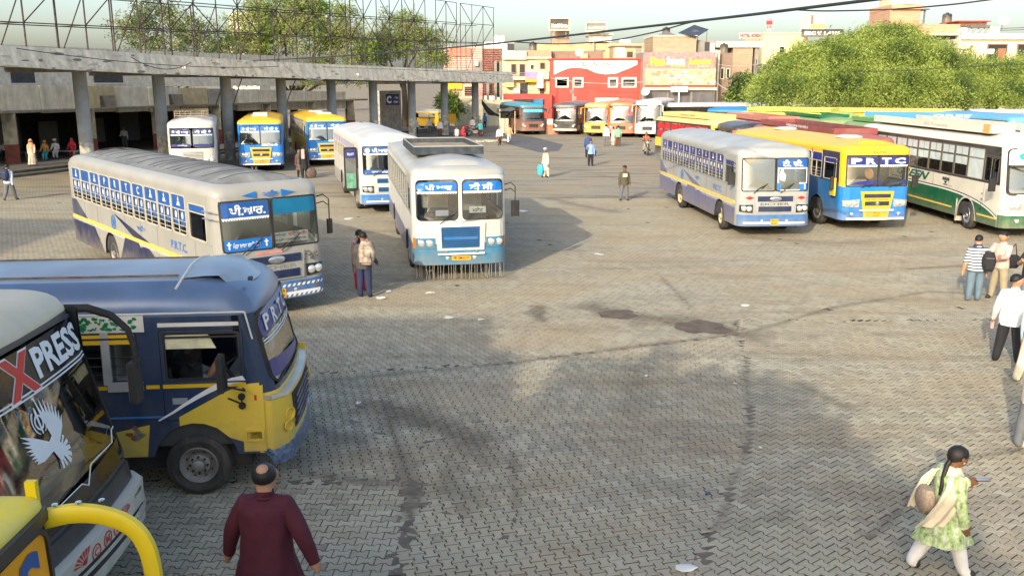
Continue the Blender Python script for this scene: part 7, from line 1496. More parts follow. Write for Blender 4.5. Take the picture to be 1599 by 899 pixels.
def fk(h, pose):
    P = lambda k, d=0.0: R(pose.get(k, d)); J = {}; ln = P('lean'); tw = lambda v: rot(v, 'X', -ln)
    pz = .515; J['pelvis'] = Vector((0, 0, pz)); up = lambda d, z: J['pelvis'] + tw((0, d, z - pz))
    J['spine'] = up(0, .62); J['chest'] = up(.0, .735); J['neckb'] = up(-.005, .80); J['neck'] = up(.004, .862)
    hd = P('head'); ht = P('tilt'); hh = lambda d, z: J['neck'] + rot(rot(tw((0, d, z)), 'X', -ht), 'Z', hd)
    J['headb'] = hh(.012, .026); J['headm'] = hh(.014, .066); J['headt'] = hh(.004, .104); J['nose'] = hh(.068, .055); J['face'] = (hh(.05, .06), rot(Vector((0, 1, 0)), 'Z', hd))
    for s, n in ((1, 'R'), (-1, 'L')):
        sh = up(0, .785) + tw((s * .108, 0, -.01)); J['sh' + n] = sh
        a = rot((0, 0, -.172), 'Y', -s * P('ab' + n, 8)); a = rot(a, 'X', P('sf' + n, 0)); el = sh + tw(a); J['el' + n] = el
        b = rot((0, 0, -.145), 'Y', -s * P('ab' + n, 8) * .6); b = rot(b, 'X', P('sf' + n, 0) + P('ef' + n, 12)); b = rot(b, 'Z', s * P('ei' + n, 0)); wr = el + tw(b); J['wr' + n] = wr; J['ha' + n] = wr + tw(b).normalized() * .05
        hp = Vector((s * .052, 0, .49)); J['hp' + n] = hp; t = rot((0, 0, -.235), 'X', P('hf' + n)); t = rot(t, 'Y', -s * P('hs' + n, 2)); kn = hp + t; J['kn' + n] = kn
        c = rot((0, 0, -.215), 'X', P('hf' + n) - P('kf' + n)); c = rot(c, 'Y', -s * P('hs' + n, 2)); an = kn + c; J['an' + n] = an; J['to' + n] = an + rot((s * .012, .085, -.022), 'X', P('ft' + n))
    lo = min(min(J['toR'].z, J['toL'].z) - .014, min(J['anR'].z, J['anL'].z) - .036); 
    for k in J:
        if k == 'face': J[k] = ((J[k][0] - Vector((0, 0, lo))) * h, J[k][1])
        else: J[k] = (J[k] - Vector((0, 0, lo))) * h
    return J
def skinned(nodes, edges, rad, levels, root=0):
    me = bpy.data.meshes.new('skeleton'); me.from_pydata([tuple(v) for v in nodes], edges, []); o = bpy.data.objects.new('skeleton', me); COL.objects.link(o)
    md = o.modifiers.new('skin', 'SKIN'); md.use_smooth_shade = True
    for i, v in enumerate(me.skin_vertices[0].data): v.radius = rad[i] if isinstance(rad[i], tuple) else (rad[i], rad[i]); v.use_root = (i == root)
    sb = o.modifiers.new('sub', 'SUBSURF'); sb.levels = levels; sb.render_levels = levels
    dg = bpy.context.evaluated_depsgraph_get(); m2 = bpy.data.meshes.new_from_object(o.evaluated_get(dg)); bpy.data.objects.remove(o); bpy.data.meshes.remove(me); return m2
def person(label, loc, th, h=1.68, pose=None, shirt=CW, pants=CK, sleeve='long', shoe=SHOE, skin=SKIN, hair='short', girth=1.0, near=False, garment=None, group=None, cat='person', longhair=False, z=0.0, loose=1.0, legr=1.12):
    pose = pose or {}; J = fk(h, pose); o = empty('person', (loc[0], loc[1], z), math.pi + R(th)); tag(o, label, cat, group)
    g = h * girth; names = []; nodes = []; rad = []; seg = []
    def nd(k, r, p=None): names.append(k); nodes.append(p if p is not None else J[k]); rad.append(tuple(x * g for x in r) if isinstance(r, tuple) else r * g); return len(nodes) - 1
    I = {}
    for k, r in (('pelvis', (.092, .072)), ('spine', (.085, .068)), ('chest', (.102, .075)), ('neckb', (.05, .045)), ('neck', .038), ('headb', .060), ('headm', (.068, .080)), ('headt', .060)): I[k] = nd(k, r)
    E = [(I['pelvis'], I['spine']), (I['spine'], I['chest']), (I['chest'], I['neckb']), (I['neckb'], I['neck']), (I['neck'], I['headb']), (I['headb'], I['headm']), (I['headm'], I['headt'])]
    M = [pants if not (garment and garment.get('top')) else shirt, shirt, shirt, skin, skin, skin, skin]
    sk = sleeve == 'short'
    if near: I['nose'] = nd('nose', .012); E.append((I['headm'], I['nose'])); M.append(skin)
    for n in 'RL':
        for k, r in (('sh', .048 * loose), ('el', .038 * loose), ('wr', (.024 if sk else .03 * loose)), ('ha', (.022, .030))): I[k + n] = nd(k + n, r)
        E += [(I['chest'], I['sh' + n]), (I['sh' + n], I['el' + n]), (I['el' + n], I['wr' + n]), (I['wr' + n], I['ha' + n])]; M += [shirt, shirt, skin if sk else shirt, skin]
        for k, r in (('hp', .068 * legr), ('kn', .05 * legr), ('an', .036 * legr), ('to', (.03, .024))): I[k + n] = nd(k + n, r)
        E += [(I['pelvis'], I['hp' + n]), (I['hp' + n], I['kn' + n]), (I['kn' + n], I['an' + n]), (I['an' + n], I['to' + n])]; M += [pants, pants, pants, shoe]
        if near:
            wr, ha = J['wr' + n], J['ha' + n]; d = (ha - wr).normalized(); s = 1 if n == 'R' else -1; ax = Vector((0, 1, 0)); ax = (ax - d * ax.dot(d)).normalized(); nrm = d.cross(ax); curl = nrm * (-s) * .35
            for q, (off, L) in enumerate(((.024, .040), (.008, .046), (-.008, .042), (-.022, .032))):
                b = ha + d * .012 * h + ax * off * h * .8; p1 = b + (d * .7 + ax * off * 2) * L * .55 * h; p2 = p1 + (d + curl * (1 + q * .2)).normalized() * L * .45 * h
                i0 = nd('f', .0105, b); i1 = nd('f', .0095, p1); i2 = nd('f', .0075, p2); E += [(I['ha' + n], i0), (i0, i1), (i1, i2)]; M += [skin] * 3
            b = wr.lerp(ha, .45) + ax * .026 * h; p1 = b + (d * .6 + ax * .5).normalized() * .028 * h; i0 = nd('f', .0125, b); i1 = nd('f', .009, p1); E += [(I['wr' + n], i0), (i0, i1)]; M += [skin] * 2
    me = skinned(nodes, E, rad, 2 if near else 1); mats = []
    for m in M:
        if m not in mats: mats.append(m); me.materials.append(m)
    A = np.array([nodes[a][:] for a, b in E]); Bv = np.array([nodes[b][:] for a, b in E]); rr = np.array([((rad[a][0] if isinstance(rad[a], tuple) else rad[a]) + (rad[b][0] if isinstance(rad[b], tuple) else rad[b])) / 2 for a, b in E])
    C = np.array([p.center[:] for p in me.polygons]); D = Bv - A; t = np.clip(((C[:, None] - A[None]) * D[None]).sum(-1) / ((D ** 2).sum(-1)[None] + 1e-9), 0, 1)
    dd = np.linalg.norm(C[:, None] - (A[None] + t[..., None] * D[None]), axis=-1) / rr[None]; k = dd.argmin(1); mi = [mats.index(M[j]) for j in k]; me.polygons.foreach_set('material_index', mi); me.name = 'body'
    link('body', me, o)
    hm, htp, fd = J['headm'], J['headt'], J['face'][1]; s2 = Vector((fd.y, -fd.x, 0))
    def ell(c, rx, ry, rz, m, name, cut=None, n=14, rings_=9, a0=0, lift=0):
        b = MB(); rs = []
        for i in range(rings_ + 1):
            a = R(90 - (90 + (cut if cut is not None else 90)) * i / rings_); rs.append([c + s2 * (rx * max(math.cos(a), .02) * math.cos(2 * math.pi * j / n)) + fd * (ry * max(math.cos(a), .02) * math.sin(2 * math.pi * j / n)) + Vector((0, 0, rz * math.sin(a) + lift * math.sin(2 * math.pi * j / n) * max(0, -math.sin(a)))) for j in range(n)])
        b.rings(rs, m); return b.build(name, o, 60)
    c = hm - fd * .012 * h + Vector((0, 0, .012 * h))
    if hair == 'short': ell(c - fd * .006 * h, .057 * h, .066 * h, .058 * h, HAIR, 'hair', cut=16, lift=.05 * h)
    if hair == 'bald':
        ell(c + Vector((0, 0, -.004 * h)) - fd * .008 * h, .063 * h, .068 * h, .056 * h, HAIR, 'hair', cut=22, lift=.03 * h)
        ell(c + Vector((0, 0, .020 * h)) - fd * .030 * h, .036 * h, .036 * h, .037 * h, skin, 'bald_patch', cut=0)
    if hair == 'bun':
        ell(c, .063 * h, .073 * h, .066 * h, HAIR, 'hair', cut=25, lift=.05 * h)
    if isinstance(hair, tuple):
        kind, hm_ = hair
        if kind == 'turban': ell(c + Vector((0, 0, .022 * h)), .070 * h, .078 * h, .056 * h, hm_, 'turban', cut=35)
        if kind == 'cap': ell(c + Vector((0, 0, .008 * h)), .060 * h, .068 * h, .056 * h, hm_, 'cap', cut=5); b = MB(); q = c + fd * .085 * h + Vector((0, 0, .004 * h)); b.rings([[q + s2 * (x * .05 * h) + fd * (y * h) + Vector((0, 0, zz)) for x, y in ((-1, -.05), (1, -.05), (.8, .025), (0, .04), (-.8, .025))] for zz in (0, .006)], hm_); b.build('cap_peak', o)
        if kind == 'veil': ell(c + Vector((0, 0, .0)) - fd * .006 * h, .070 * h, .074 * h, .066 * h, hm_, 'veil', cut=30, lift=.06 * h); b = MB(); loft(b, [(c + Vector((0, 0, -.02 * h)) - fd * .02 * h, .068 * h, .06 * h), (J['neck'] - fd * .01 * h, .075 * h, .065 * h), (J['neckb'] + Vector((0, 0, -.02 * h)), .125 * h, .085 * h), (J['chest'] + Vector((0, 0, -.03 * h)), .135 * h, .1 * h)], hm_, 20, .03, True); b.build('shawl', o, 60)
    if near:
        for s in (-1, 1):
            e = J['face'][0] + s2 * (s * .024 * h) + Vector((0, 0, .012 * h)) + fd * .004 * h; b = MB(); b.lathe([(.0075 * h, 0), (.006 * h, .002), (.001, .003)], e, fd, WHITEV, 8); b.lathe([(.004 * h, .003), (.001, .005)], e, fd, BLKV, 6); b.build('eye', o)
            e2 = J['headm'] + s2 * (s * .062 * h) - fd * .004 * h - Vector((0, 0, .008 * h)); b = MB(); b.rings([[e2 + fd * (.013 * h * k_ * math.cos(a * .8)) + Vector((0, 0, .02 * h * k_ * math.sin(a * .8))) + s2 * s * w_ for a in range(8)] for k_, w_ in ((1, -.008), (1.05, .004), (.5, .006))], skin); b.build('ear', o, 50)
        b = MB(); e = J['face'][0] + fd * .006 * h - Vector((0, 0, .036 * h)); b.rings([[e + s2 * (.018 * h * k_ * math.cos(a * .8)) + Vector((0, 0, .005 * h * k_ * math.sin(a * .8))) + fd * w_ for a in range(8)] for k_, w_ in ((1, 0), (.7, .004))], mat('lips', (.28, .08, .06), .5)); b.build('mouth', o)
    if garment:
        kk = garment; hem = kk.get('hem', .3) * h; fl = kk.get('flare', 1.25); w = kk.get('w', 1.0) * girth; b = MB(); lo = (J['kneeR'].z if 'kneeR' in J else 0)
        top = J['neckb'] + Vector((0, 0, -.0 * h)); pel = J['pelvis']; H_ = pel.z - hem; cx = kk.get('swing', 0) * h
        ring_ = [(J['neckb'] + Vector((0, 0, .012 * h)), .045 * h, .045 * h), (J['neckb'] + Vector((0, 0, .0)), .062 * h, .056 * h), (J['neckb'].lerp(J['chest'], .10), .095 * h * w, .066 * h * w), (J['neckb'].lerp(J['chest'], .34), .116 * h * w, .076 * h * w), (J['chest'], .115 * h * w, .082 * h * w), (J['spine'], .103 * h * w, .082 * h * w), (J['pelvis'], .11 * h * w, .09 * h * w)]
        for t in (.16, .33, .5, .66, .83, 1): ring_.append((Vector((pel.x, pel.y + cx * t, pel.z - H_ * t)), h * w * (.11 + .11 * (fl - 1) * t), h * w * (.09 + .10 * (fl - 1) * t + kk.get('stride', 0) * t)))
        if near: b.tube([J['neckb'] + Vector((math.cos(R(q)) * .046 * h, math.sin(R(q)) * .046 * h + .002, .016 * h + .008 * h * math.sin(R(q)) * -1)) for q in range(0, 361, 30)], .009 * h, kk.get('m', shirt), 6, False)
        loft(b, ring_, kk.get('m', shirt), 36, kk.get('fold', .05), False, start=4); b.build(kk.get('name', 'kurta'), o, 60)
    o['_h'] = h; return o, J
def loft(b, rs, m, n=24, fold=.04, cap=False, start=2, nf=9):
    out = []
    for i, (c, rx, ry) in enumerate(rs):
        am = fold * max(.25, i - start) / max(1, len(rs) - 1 - start)
        out.append([Vector(c) + Vector((rx * math.cos(2 * math.pi * j / n) * (1 + am * math.sin(nf * 2 * math.pi * j / n + i * .4) + am * .6 * math.sin(4 * 2 * math.pi * j / n + 1)), ry * math.sin(2 * math.pi * j / n) * (1 + am * math.sin(nf * 2 * math.pi * j / n + i * .4) + am * .6 * math.sin(4 * 2 * math.pi * j / n + 1)), 0)) for j in range(n)])
    out = [[p + (p - Vector(rs[i][0])).normalized() * (mnoise.noise(Vector((p.x * 9, p.y * 9, p.z * 4.5)) + Vector((3.1, 0, 0))) * .018 + mnoise.noise(p * 19) * .006) for p in r] for i, r in enumerate(out)]
    inner = [[p * .985 + (Vector(rs[i][0]) * .015) for p in r] for i, r in reversed(list(enumerate(out)))]
    b.rings(out + inner[:3], m, cap=cap)
def bag_mesh(sx, sy, sz, m, name='backpack', r=.3):
    b = MB(); rs = []
    for i in range(9):
        t = i / 8; a = math.pi * t; k = max(.15, math.sin(a)) ** .25; z = sz * (t - .5); rs.append([Vector((sx / 2 * k * math.copysign(abs(math.cos(q)) ** .7, math.cos(q)), sy / 2 * k * math.copysign(abs(math.sin(q)) ** .7, math.sin(q)), z)) for q in [2 * math.pi * j / 16 for j in range(16)]])
    b.rings(rs, m)
    if name == 'backpack':
        b.box((0, -sy * .42, -sz * .15), (sx * .68, sy * .34, sz * .42), m, top=.8); b.tube([(-sx * .1, 0, sz * .5), (0, 0, sz * .58), (sx * .1, 0, sz * .5)], .012, m, 5); b.tube([(-sx * .3, -sy * .5, sz * .22), (sx * .3, -sy * .5, sz * .22)], .006, GRW, 4)
    return b.mesh(name, 40)
def carry(label, me, person_o, off, cat, rz=0, strap=None):
    """a bag held or worn: a thing of its own, set beside the body"""
    w = Matrix.Rotation(person_o.rotation_euler.z, 4, 'Z'); p = Vector(person_o.location) + w @ Vector(off); o = bpy.data.objects.new(me.name, me); COL.objects.link(o); o.location = p; o.rotation_euler.z = person_o.rotation_euler.z + rz; tag(o, label, cat)
    if strap:
        for k, pts in enumerate(strap): b = MB(); b.tube([Vector(q) - Vector(off) for q in pts], .014, me.materials[0] or CK, 6); s = b.build('strap', o)
    return o
def at_(x, y, z=0): g = G(x, y, z); return (g.x, g.y)
walk = dict(hfR=22, kfR=8, hfL=-16, kfL=18, sfR=-18, sfL=20, efR=10, efL=22)
# --- man in maroon, walking away in the foreground
loc = AT(408, 716, 7.55); person('balding man in a long maroon kurta walking away with his arms held out', (loc.x, 7.55), 176, 1.80, dict(abR=29, abL=27, efR=18, efL=14, hfR=14, kfR=6, hfL=-10, kfL=16, lean=3, sfR=-8, sfL=6, head=8), CMR, CMR, skin=SKIN2, hair='bald', girth=1.13, near=True, garment=dict(m=CMR, hem=.26, flare=1.3, w=1.10, fold=.10, name='kurta', stride=.02), loose=1.12)
# --- woman with the phone
g_ = AT(1470, 893, 8.75); floral = mat('floral_print', (.27, .38, .13), .85, var=.6, dirt=.8, dirtcol=(.72, .74, .6), scale=24)
o, J = person('woman in green floral tunic, white trousers and cream scarf, walking while looking at her phone', (g_.x - .05, 8.72), 92, 1.5, dict(hfR=20, kfR=3, hfL=-19, kfL=10, sfR=8, efR=12, abR=4, sfL=22, efL=82, abL=10, head=0, tilt=14, lean=3, ftL=-10), floral, CW, skin=mat('dark_brown_skin', (.17, .075, .04), .5), hair='bun', near=True, garment=dict(m=floral, hem=.27, flare=1.45, w=1.05, fold=.06, name='tunic', stride=.05), girth=1.05, loose=1.15, legr=1.15)
h = 1.5; b = MB(); P_ = [J['headm'] + Vector((0, -.075, -.02)), J['neck'] + Vector((.02, -.085, .0)), J['neckb'] + Vector((.05, -.11, -.04)), J['chest'] + Vector((.07, -.13, -.06)), J['spine'] + Vector((.08, -.14, .05))]
b.tube(P_, [.03, .026, .024, .02, .01], HAIR, 8); b.build('braid', o, 60)
b = MB()
for i in range(3):
    pass
sc = [(J['shR'] + Vector((.01, .09, .0))), J['neckb'] + Vector((0, .10, -.01)), (J['shL'] + Vector((0, .08, .0)))]
loft(b, [(J['neck'] + Vector((0, 0, -.02)), .075, .075), (J['neckb'] + Vector((0, .01, .015)), .12, .105), (J['neckb'] + Vector((0, .02, -.06)), .165, .13), (J['chest'] + Vector((0, .02, .02)), .175, .14)], CC, 28, .07, False, start=0); b.build('scarf', o, 60)
def drape(pts, w0, w1, m, name):
    b = MB(); rs = []
    for i, p in enumerate(pts):
        t = i / (len(pts) - 1); w = w0 + (w1 - w0) * t; rs.append([Vector(p) + Vector((.02 * math.sin(j * 1.7 + i * .3), (j / 7 - .5) * w, 0)) + Vector((.012 * (1 if q else -1), 0, 0)) for q, j in [(0, j) for j in range(8)] + [(1, j) for j in range(7, -1, -1)]])
    b.rings(rs, m); return b.build(name, o, 60)
drape([J['neckb'] + Vector((.14, .0, .0)), J['chest'] + Vector((.185, -.03, 0)), J['spine'] + Vector((.19, -.10, 0)), J['pelvis'] + Vector((.19, -.19, -.0)), J['pelvis'] + Vector((.17, -.26, -.1))], .2, .3, CC, 'scarf_tail')
drape([J['neckb'] + Vector((-.1, -.08, .0)), J['chest'] + Vector((-.15, -.17, -.02)), J['spine'] + Vector((-.16, -.25, -.05)), J['pelvis'] + Vector((-.15, -.29, -.02))], .13, .11, CC, 'scarf_tail')
for s in (1,): b = MB(); b.lathe([(.012, 0), (.008, .008), (.001, .01)], J['headm'] + Vector((.088, .005, -.04)), (1, 0, 0), WHITEV, 8); b.build('earring', o)
b = MB(); b.lathe([(.037, -.01), (.042, 0), (.037, .01)], J['wrR'], J['haR'] - J['wrR'], mat('gold_bangle', (.6, .4, .1), .3, .8), 12); b.build('bangle', o)
b = MB(); b.box((0, 0, 0), (.075, .15, .01), CK); b.box((0, 0, .0055), (.068, .14, .001), mat('phone_glass', (.3, .3, .32), .1)); me = b.mesh('phone'); carry('dark phone held flat in front of the woman in the green floral tunic', me, o, tuple(J['haL'] + Vector((-.0, .11, .02))), 'phone')
bagp = mat('woven_bag_fabric', (.34, .26, .19), .85, var=.35, scale=60, dirt=.35, dirtcol=(.1, .07, .05)); carry('brown patterned handbag on the back of the woman with the phone', bag_mesh(.28, .15, .27, bagp, 'handbag'), o, tuple(J['spine'] + Vector((.02, -.25, -.02))), 'handbag')
# --- men at the right edge
stripe = bpy.data.materials.new('striped_polo'); stripe.use_nodes = True; nt = stripe.node_tree; tc = nt.nodes.new('ShaderNodeTexCoord'); wv = nt.nodes.new('ShaderNodeTexWave'); wv.bands_direction = 'Z'; wv.inputs['Scale'].default_value = 4.6; cr = nt.nodes.new('ShaderNodeValToRGB'); cr.color_ramp.interpolation = 'CONSTANT'; cr.color_ramp.elements[0].color = (.06, .08, .11, 1); cr.color_ramp.elements[1].position = .45; cr.color_ramp.elements[1].color = (.6, .62, .62, 1)
nt.links.new(tc.outputs['Object'], wv.inputs[0]); nt.links.new(wv.outputs[0], cr.inputs[0]); nt.links.new(cr.outputs[0], nt.nodes['Principled BSDF'].inputs[0]); nt.nodes['Principled BSDF'].inputs['Roughness'].default_value = .85
top_g = lambda m, w=1.0, hem=.455: dict(m=m, hem=hem, flare=1.0, w=w, fold=.05, name='shirt')
o, J = person('man in a navy and white striped polo and blue jeans, seen from behind', at_(1519, 470), 168, 1.62, dict(lean=8, hfR=4, abL=14, head=-25, efR=5, sfR=6), stripe, CJ, 'short', mat('red_brown_sandal', (.3, .1, .05), .6), SKIN2, near=True, garment=top_g(stripe, 1.08), girth=1.05)
b = MB(); loft(b, [(J['neck'], .07, .07), (J['neckb'] + Vector((0, 0, .0)), .13, .1), (J['neckb'] + Vector((0, -.02, -.08)), .18, .12), (J['chest'] + Vector((0, -.04, -.02)), .12, .12)], CN, 20, .08, False, start=0); b.build('knotted_jumper', o, 60)
carry('black backpack between the striped polo man and his companion', bag_mesh(.3, .22, .46, CK), o, (.20, -.16, 1.0), 'backpack')
o, J = person('man in a pale pink checked shirt and khaki trousers facing the striped polo man', at_(1556, 467), -62, 1.68, dict(sfR=45, efR=60, sfL=35, efL=70, head=15, hsR=6, hsL=6), CPK, CKH, 'long', SHOE, SKIN2, near=True, garment=top_g(CPK, 1.0, .47))
carry('black shoulder bag hanging from the arm of the man in the pink checked shirt', bag_mesh(.46, .18, .32, CK, 'shoulder_bag'), o, (-.08, -.26, .92), 'bag', rz=R(60), strap=[[(-.2, -.26, 1.05), (-.06, -.1, 1.38), (.08, -.24, 1.05)]])
o, J = person('man in a black T-shirt with folded arms, cut off by the right edge', at_(1603, 484), -60, 1.68, dict(sfR=35, efR=80, eiR=50, sfL=35, efL=80, eiL=50), CK, CJ, 'short', SHOE, SKIN2, near=True, garment=top_g(CK, 1.05))
o, J = person('bearded man in an untucked white shirt and black trousers, holding a small bottle', at_(1571, 566), 150, 1.72, dict(abR=16, abL=14, efL=24, sfL=8, head=-60, hsR=7, hsL=7), CW, CK, 'long', SHOEW, SKIN2, near=True, garment=top_g(CW, 1.08, .43), loose=1.15)
b = MB(); b.lathe([(.03, 0), (.032, .1), (.028, .14), (.012, .17), (.012, .19)], (0, 0, 0), (0, 0, 1), mat('pink_bottle', (.75, .35, .35), .3), 10); carry('small pink and white bottle in the hand of the bearded man in white', b.mesh('bottle'), o, tuple(J['haL'] + Vector((0, .02, -.18))), 'bottle')
person('man in a pale blue shirt and cream trousers, mostly outside the right edge', at_(1608, 596), 120, 1.7, dict(hfR=14, hfL=-14, kfL=10), cloth('pale_aqua', (.5, .62, .68)), CC, 'long', CG, SKIN2, near=True, garment=top_g(cloth('pale_aqua', (.5, .62, .68)), 1.05))
person('person in a cream top and grey trousers, half outside the frame at right', at_(1606, 702), 95, 1.68, dict(hfR=10, hfL=-8, abR=14, efR=20, sfR=16), CC, CG, 'long', SHOEW, SKIN2, near=True, garment=top_g(CC, 1.05, .42))
# --- pair with backpacks in the middle
stb = mat('striped_backpack_cloth', (.42, .34, .27), .85, var=.75, scale=7, dirt=.6, dirtcol=(.08, .05, .04))
o, J = person('man in dark jacket and navy trousers standing in the shade near the fringed bus', at_(570, 464), 172, 1.64, dict(head=12, efR=40, sfR=12), cloth('dark_check', (.08, .07, .07), var=.5), CN, 'long', SHOE, SKIN, near=True, garment=top_g(cloth('dark_check', (.08, .07, .07)), 1.1, .45)); carry('large brown striped backpack on the man in navy trousers', bag_mesh(.42, .28, .56, stb), o, (.16, -.22, 1.15), 'backpack')
o, J = person('woman in a pink tunic and red trousers beside the man with the striped backpack', at_(564, 453), 160, 1.56, dict(head=-15), CPK, CRD, 'long', SHOE, SKIN, near=True, garment=dict(m=mat('printed_pink_tunic', (.42, .2, .2), .85, var=.5, scale=20), hem=.3, flare=1.2, name='tunic')); carry('black backpack on the woman in the pink tunic', bag_mesh(.32, .24, .46, CK), o, (.16, -.12, 1.12), 'backpack')
# --- people scattered over the yard
o, J = person('boy in an olive jacket and black cap standing in the sunny middle of the yard', at_(974, 313), 4, 1.56, dict(abR=10, abL=10, hsR=6, hsL=6), COLV, CG, 'long', SHOE, SKIN, hair=('cap', CK), near=True, garment=top_g(COLV, 1.15, .45)); b = MB(); b.box((0, .165, 1.12), (.2, .012, .14), CC); b.build('shirt_print', o)
o, J = person('old man in a cream kurta pyjama and grey turban crossing the yard', at_(853, 277), -60, 1.62, dict(sfR=8, hfR=6, hfL=-5, lean=6), CC, CC, 'long', SHOE, SKIN, hair=('turban', cloth('grey_blue', (.3, .38, .4))), near=True, garment=dict(m=CC, hem=.24, flare=1.25, name='kurta'))
carry('bright blue plastic bag carried by the old man in the cream kurta', bag_mesh(.42, .25, .55, mat('blue_plastic', (.05, .5, .8), .35), 'carrier_bag'), o, (.12, .32, .42), 'bag')
o, J = person('man in a light blue shirt and black trousers holding a phone to his face', at_(922, 259), 6, 1.6, dict(sfR=30, efR=115, abR=16), CLB, CK, 'long', SHOE, SKIN, garment=top_g(CLB, 1.05)); carry('black side bag of the man in the light blue shirt', bag_mesh(.2, .14, .3, CK, 'side_bag'), o, (-.26, 0, .8), 'bag')
person('man in a dark blue shirt standing just behind the man with the phone', at_(918, 246), 170, 1.66, {}, cloth('dark_blue', (.04, .07, .2)), CK, 'long', garment=top_g(cloth('dark_blue', (.04, .07, .2)), 1.1))
person('man in a white shirt and grey trousers, tallest of the three by the orange coach', at_(946, 228), 150, 1.75, {}, CW, CG, 'long', SHOEW, garment=top_g(CW, 1.1))
person('woman in a pale pink suit, middle of the three by the orange coach', at_(957, 228), 120, 1.55, {}, CPK, CPK, 'long', garment=dict(m=CPK, hem=.25, flare=1.25, name='tunic'))
person('man in a green and white shirt and brown trousers by the orange coach', at_(965, 229), 175, 1.7, {}, CGN, CBR, 'short', garment=top_g(CGN, 1.1))
person('man in a white shirt walking at the edge of the dark road patch', at_(780, 227), 10, 1.6, walk, CW, CBR, 'long', garment=top_g(CW, 1.1))
person('man in orange top and white trousers walking beside the one in the white shirt', at_(795, 223), 10, 1.6, walk, COR, CW, 'long', garment=top_g(COR, 1.1))
person('man in a bright blue shirt standing against the cream boundary wall', at_(757, 200), 20, 1.65, dict(sfR=20, efR=90), cloth('bright_blue', (.04, .28, .6)), CK, 'long', garment=top_g(cloth('bright_blue', (.04, .28, .6)), 1.05))
sit = dict(hfR=85, kfR=88, hfL=85, kfL=88, sfR=35, efR=45, sfL=35, efL=45, lean=8)
person('person in red sitting on the ground near the motorcycles', at_(723, 214), 30, 1.5, dict(hfR=110, kfR=130, hfL=110, kfL=130, lean=14), CRD, CRD, 'long', hair=('veil', CRD), garment=dict(m=CRD, hem=.2, flare=1.4, name='sari'))
person('person in white sitting near the motorcycles, left of the one in red', at_(713, 214), 10, 1.5, dict(hfR=110, kfR=130, hfL=110, kfL=130, lean=14), CW, CW)
o, J = person('white shirted man with a dark backpack walking off at the left edge', at_(17, 313), 176, 1.66, walk, cloth('pale_shirt', (.55, .6, .68)), CG, 'long', SHOE, garment=top_g(cloth('pale_shirt', (.55, .6, .68)), 1.12)); carry('dark blue backpack of the man walking at the left edge', bag_mesh(.34, .22, .5, CN), o, (0, -.2, 1.15), 'backpack', strap=[[(-.1, .02, 1.35), (-.12, -.12, 1.42), (-.1, -.2, 1.3)], [(.1, .02, 1.35), (.12, -.12, 1.42), (.1, -.2, 1.3)]])
o, J = person('man in black T-shirt and white jeans looking at his phone before a yellow roofed bus', at_(397, 268), 10, 1.7, dict(sfR=30, efR=80), CK, CW, 'short', SHOEW, SKIN2, garment=top_g(CK, 1.05))
o, J = person('man in a dark suit and pale scarf standing left of the open door bus', at_(476, 278), 20, 1.68, {}, CK, CK, 'long', hair=('turban', CK), garment=dict(m=CK, hem=.3, flare=1.2, name='kurta')); b = MB(); b.box((.06, .11, 1.3), (.16, .06, .5), CPK); b.build('scarf', o)
person('woman in a dark print suit beside the man with the white scarf', at_(469, 276), 10, 1.5, {}, CBR, CK, 'long', hair=('veil', cloth('dark_shawl', (.1, .07, .06))), garment=dict(m=mat('dark_print', (.12, .08, .07), .85, var=.8, scale=22), hem=.25, flare=1.3, name='tunic'))
carry('patterned holdall standing on the ground beside the dark suited pair', bag_mesh(.55, .3, .5, mat('dark_print', (.12, .08, .07), .85), 'holdall'), o, (-.35, .1, .27), 'bag')
# --- under the canopy and in the hall
PZ = .28
def hallp(lab, x, y, th, **k): g = G(x, y, PZ); return person(lab, (g.x, g.y), th, z=PZ, **k)
hallp('woman in a cream sari walking on the platform edge by a pillar', 52, 259, 10, h=1.6, pose=walk, shirt=CC, pants=CC, hair=('veil', COR), garment=dict(m=cloth('cream_print', (.55, .48, .4), var=.4), hem=.06, flare=1.5, name='sari'))
def bench(x, y, w, lab): g = G(x, y, PZ); b = MB(); b.box((0, 0, .42), (w, .45, .07), GRW); e = empty('bench', (g.x, g.y, PZ)); tag(e, lab, 'bench'); b.build('seat', e); [MB().box((s * w * .4, 0, .2), (.1, .4, .4), GRW).build('leg', e) for s in (-1, 1)]; return g
bench(88, 246, 3.2, 'stone bench under three seated people on the platform'); bench(15, 248, 3.0, 'stone bench at the left end of the platform')
for lab, x, y, sh, pa, hr in (('man in white kurta sitting on the platform bench, centre of the seated group', 90, 247, CW, CW, ('turban', CW)), ('woman in ochre shawl and teal skirt sitting on the platform bench', 74, 250, cloth('ochre', (.4, .2, .06)), CTL, ('veil', cloth('ochre', (.4, .2, .06)))), ('woman in a bright red veil sitting by the first canopy column', 116, 245, CRD, CRD, ('veil', CRD)), ('seated man in dark clothes with a white bundle at the left end of the platform', 10, 250, CW, CK, 'short'), ('seated person in white, second from the left end of the platform', 27, 249, CW, CK, 'short')):
    g = G(x, y, PZ); person(lab, (g.x, g.y - .1), 15, 1.6, sit, sh, pa, hair=hr, z=PZ)
hallp('man in a white shirt standing in the dark hall behind the grey roof', 196, 233, 5, h=1.65, shirt=CW, pants=CG, pose=dict(sfR=20, efR=60)); hallp('person in pale pink leaning on the first canopy column', 143, 246, -20, h=1.6, shirt=CPK, pants=CG, garment=dict(m=CPK, hem=.2, flare=1.2, name='kurta'))
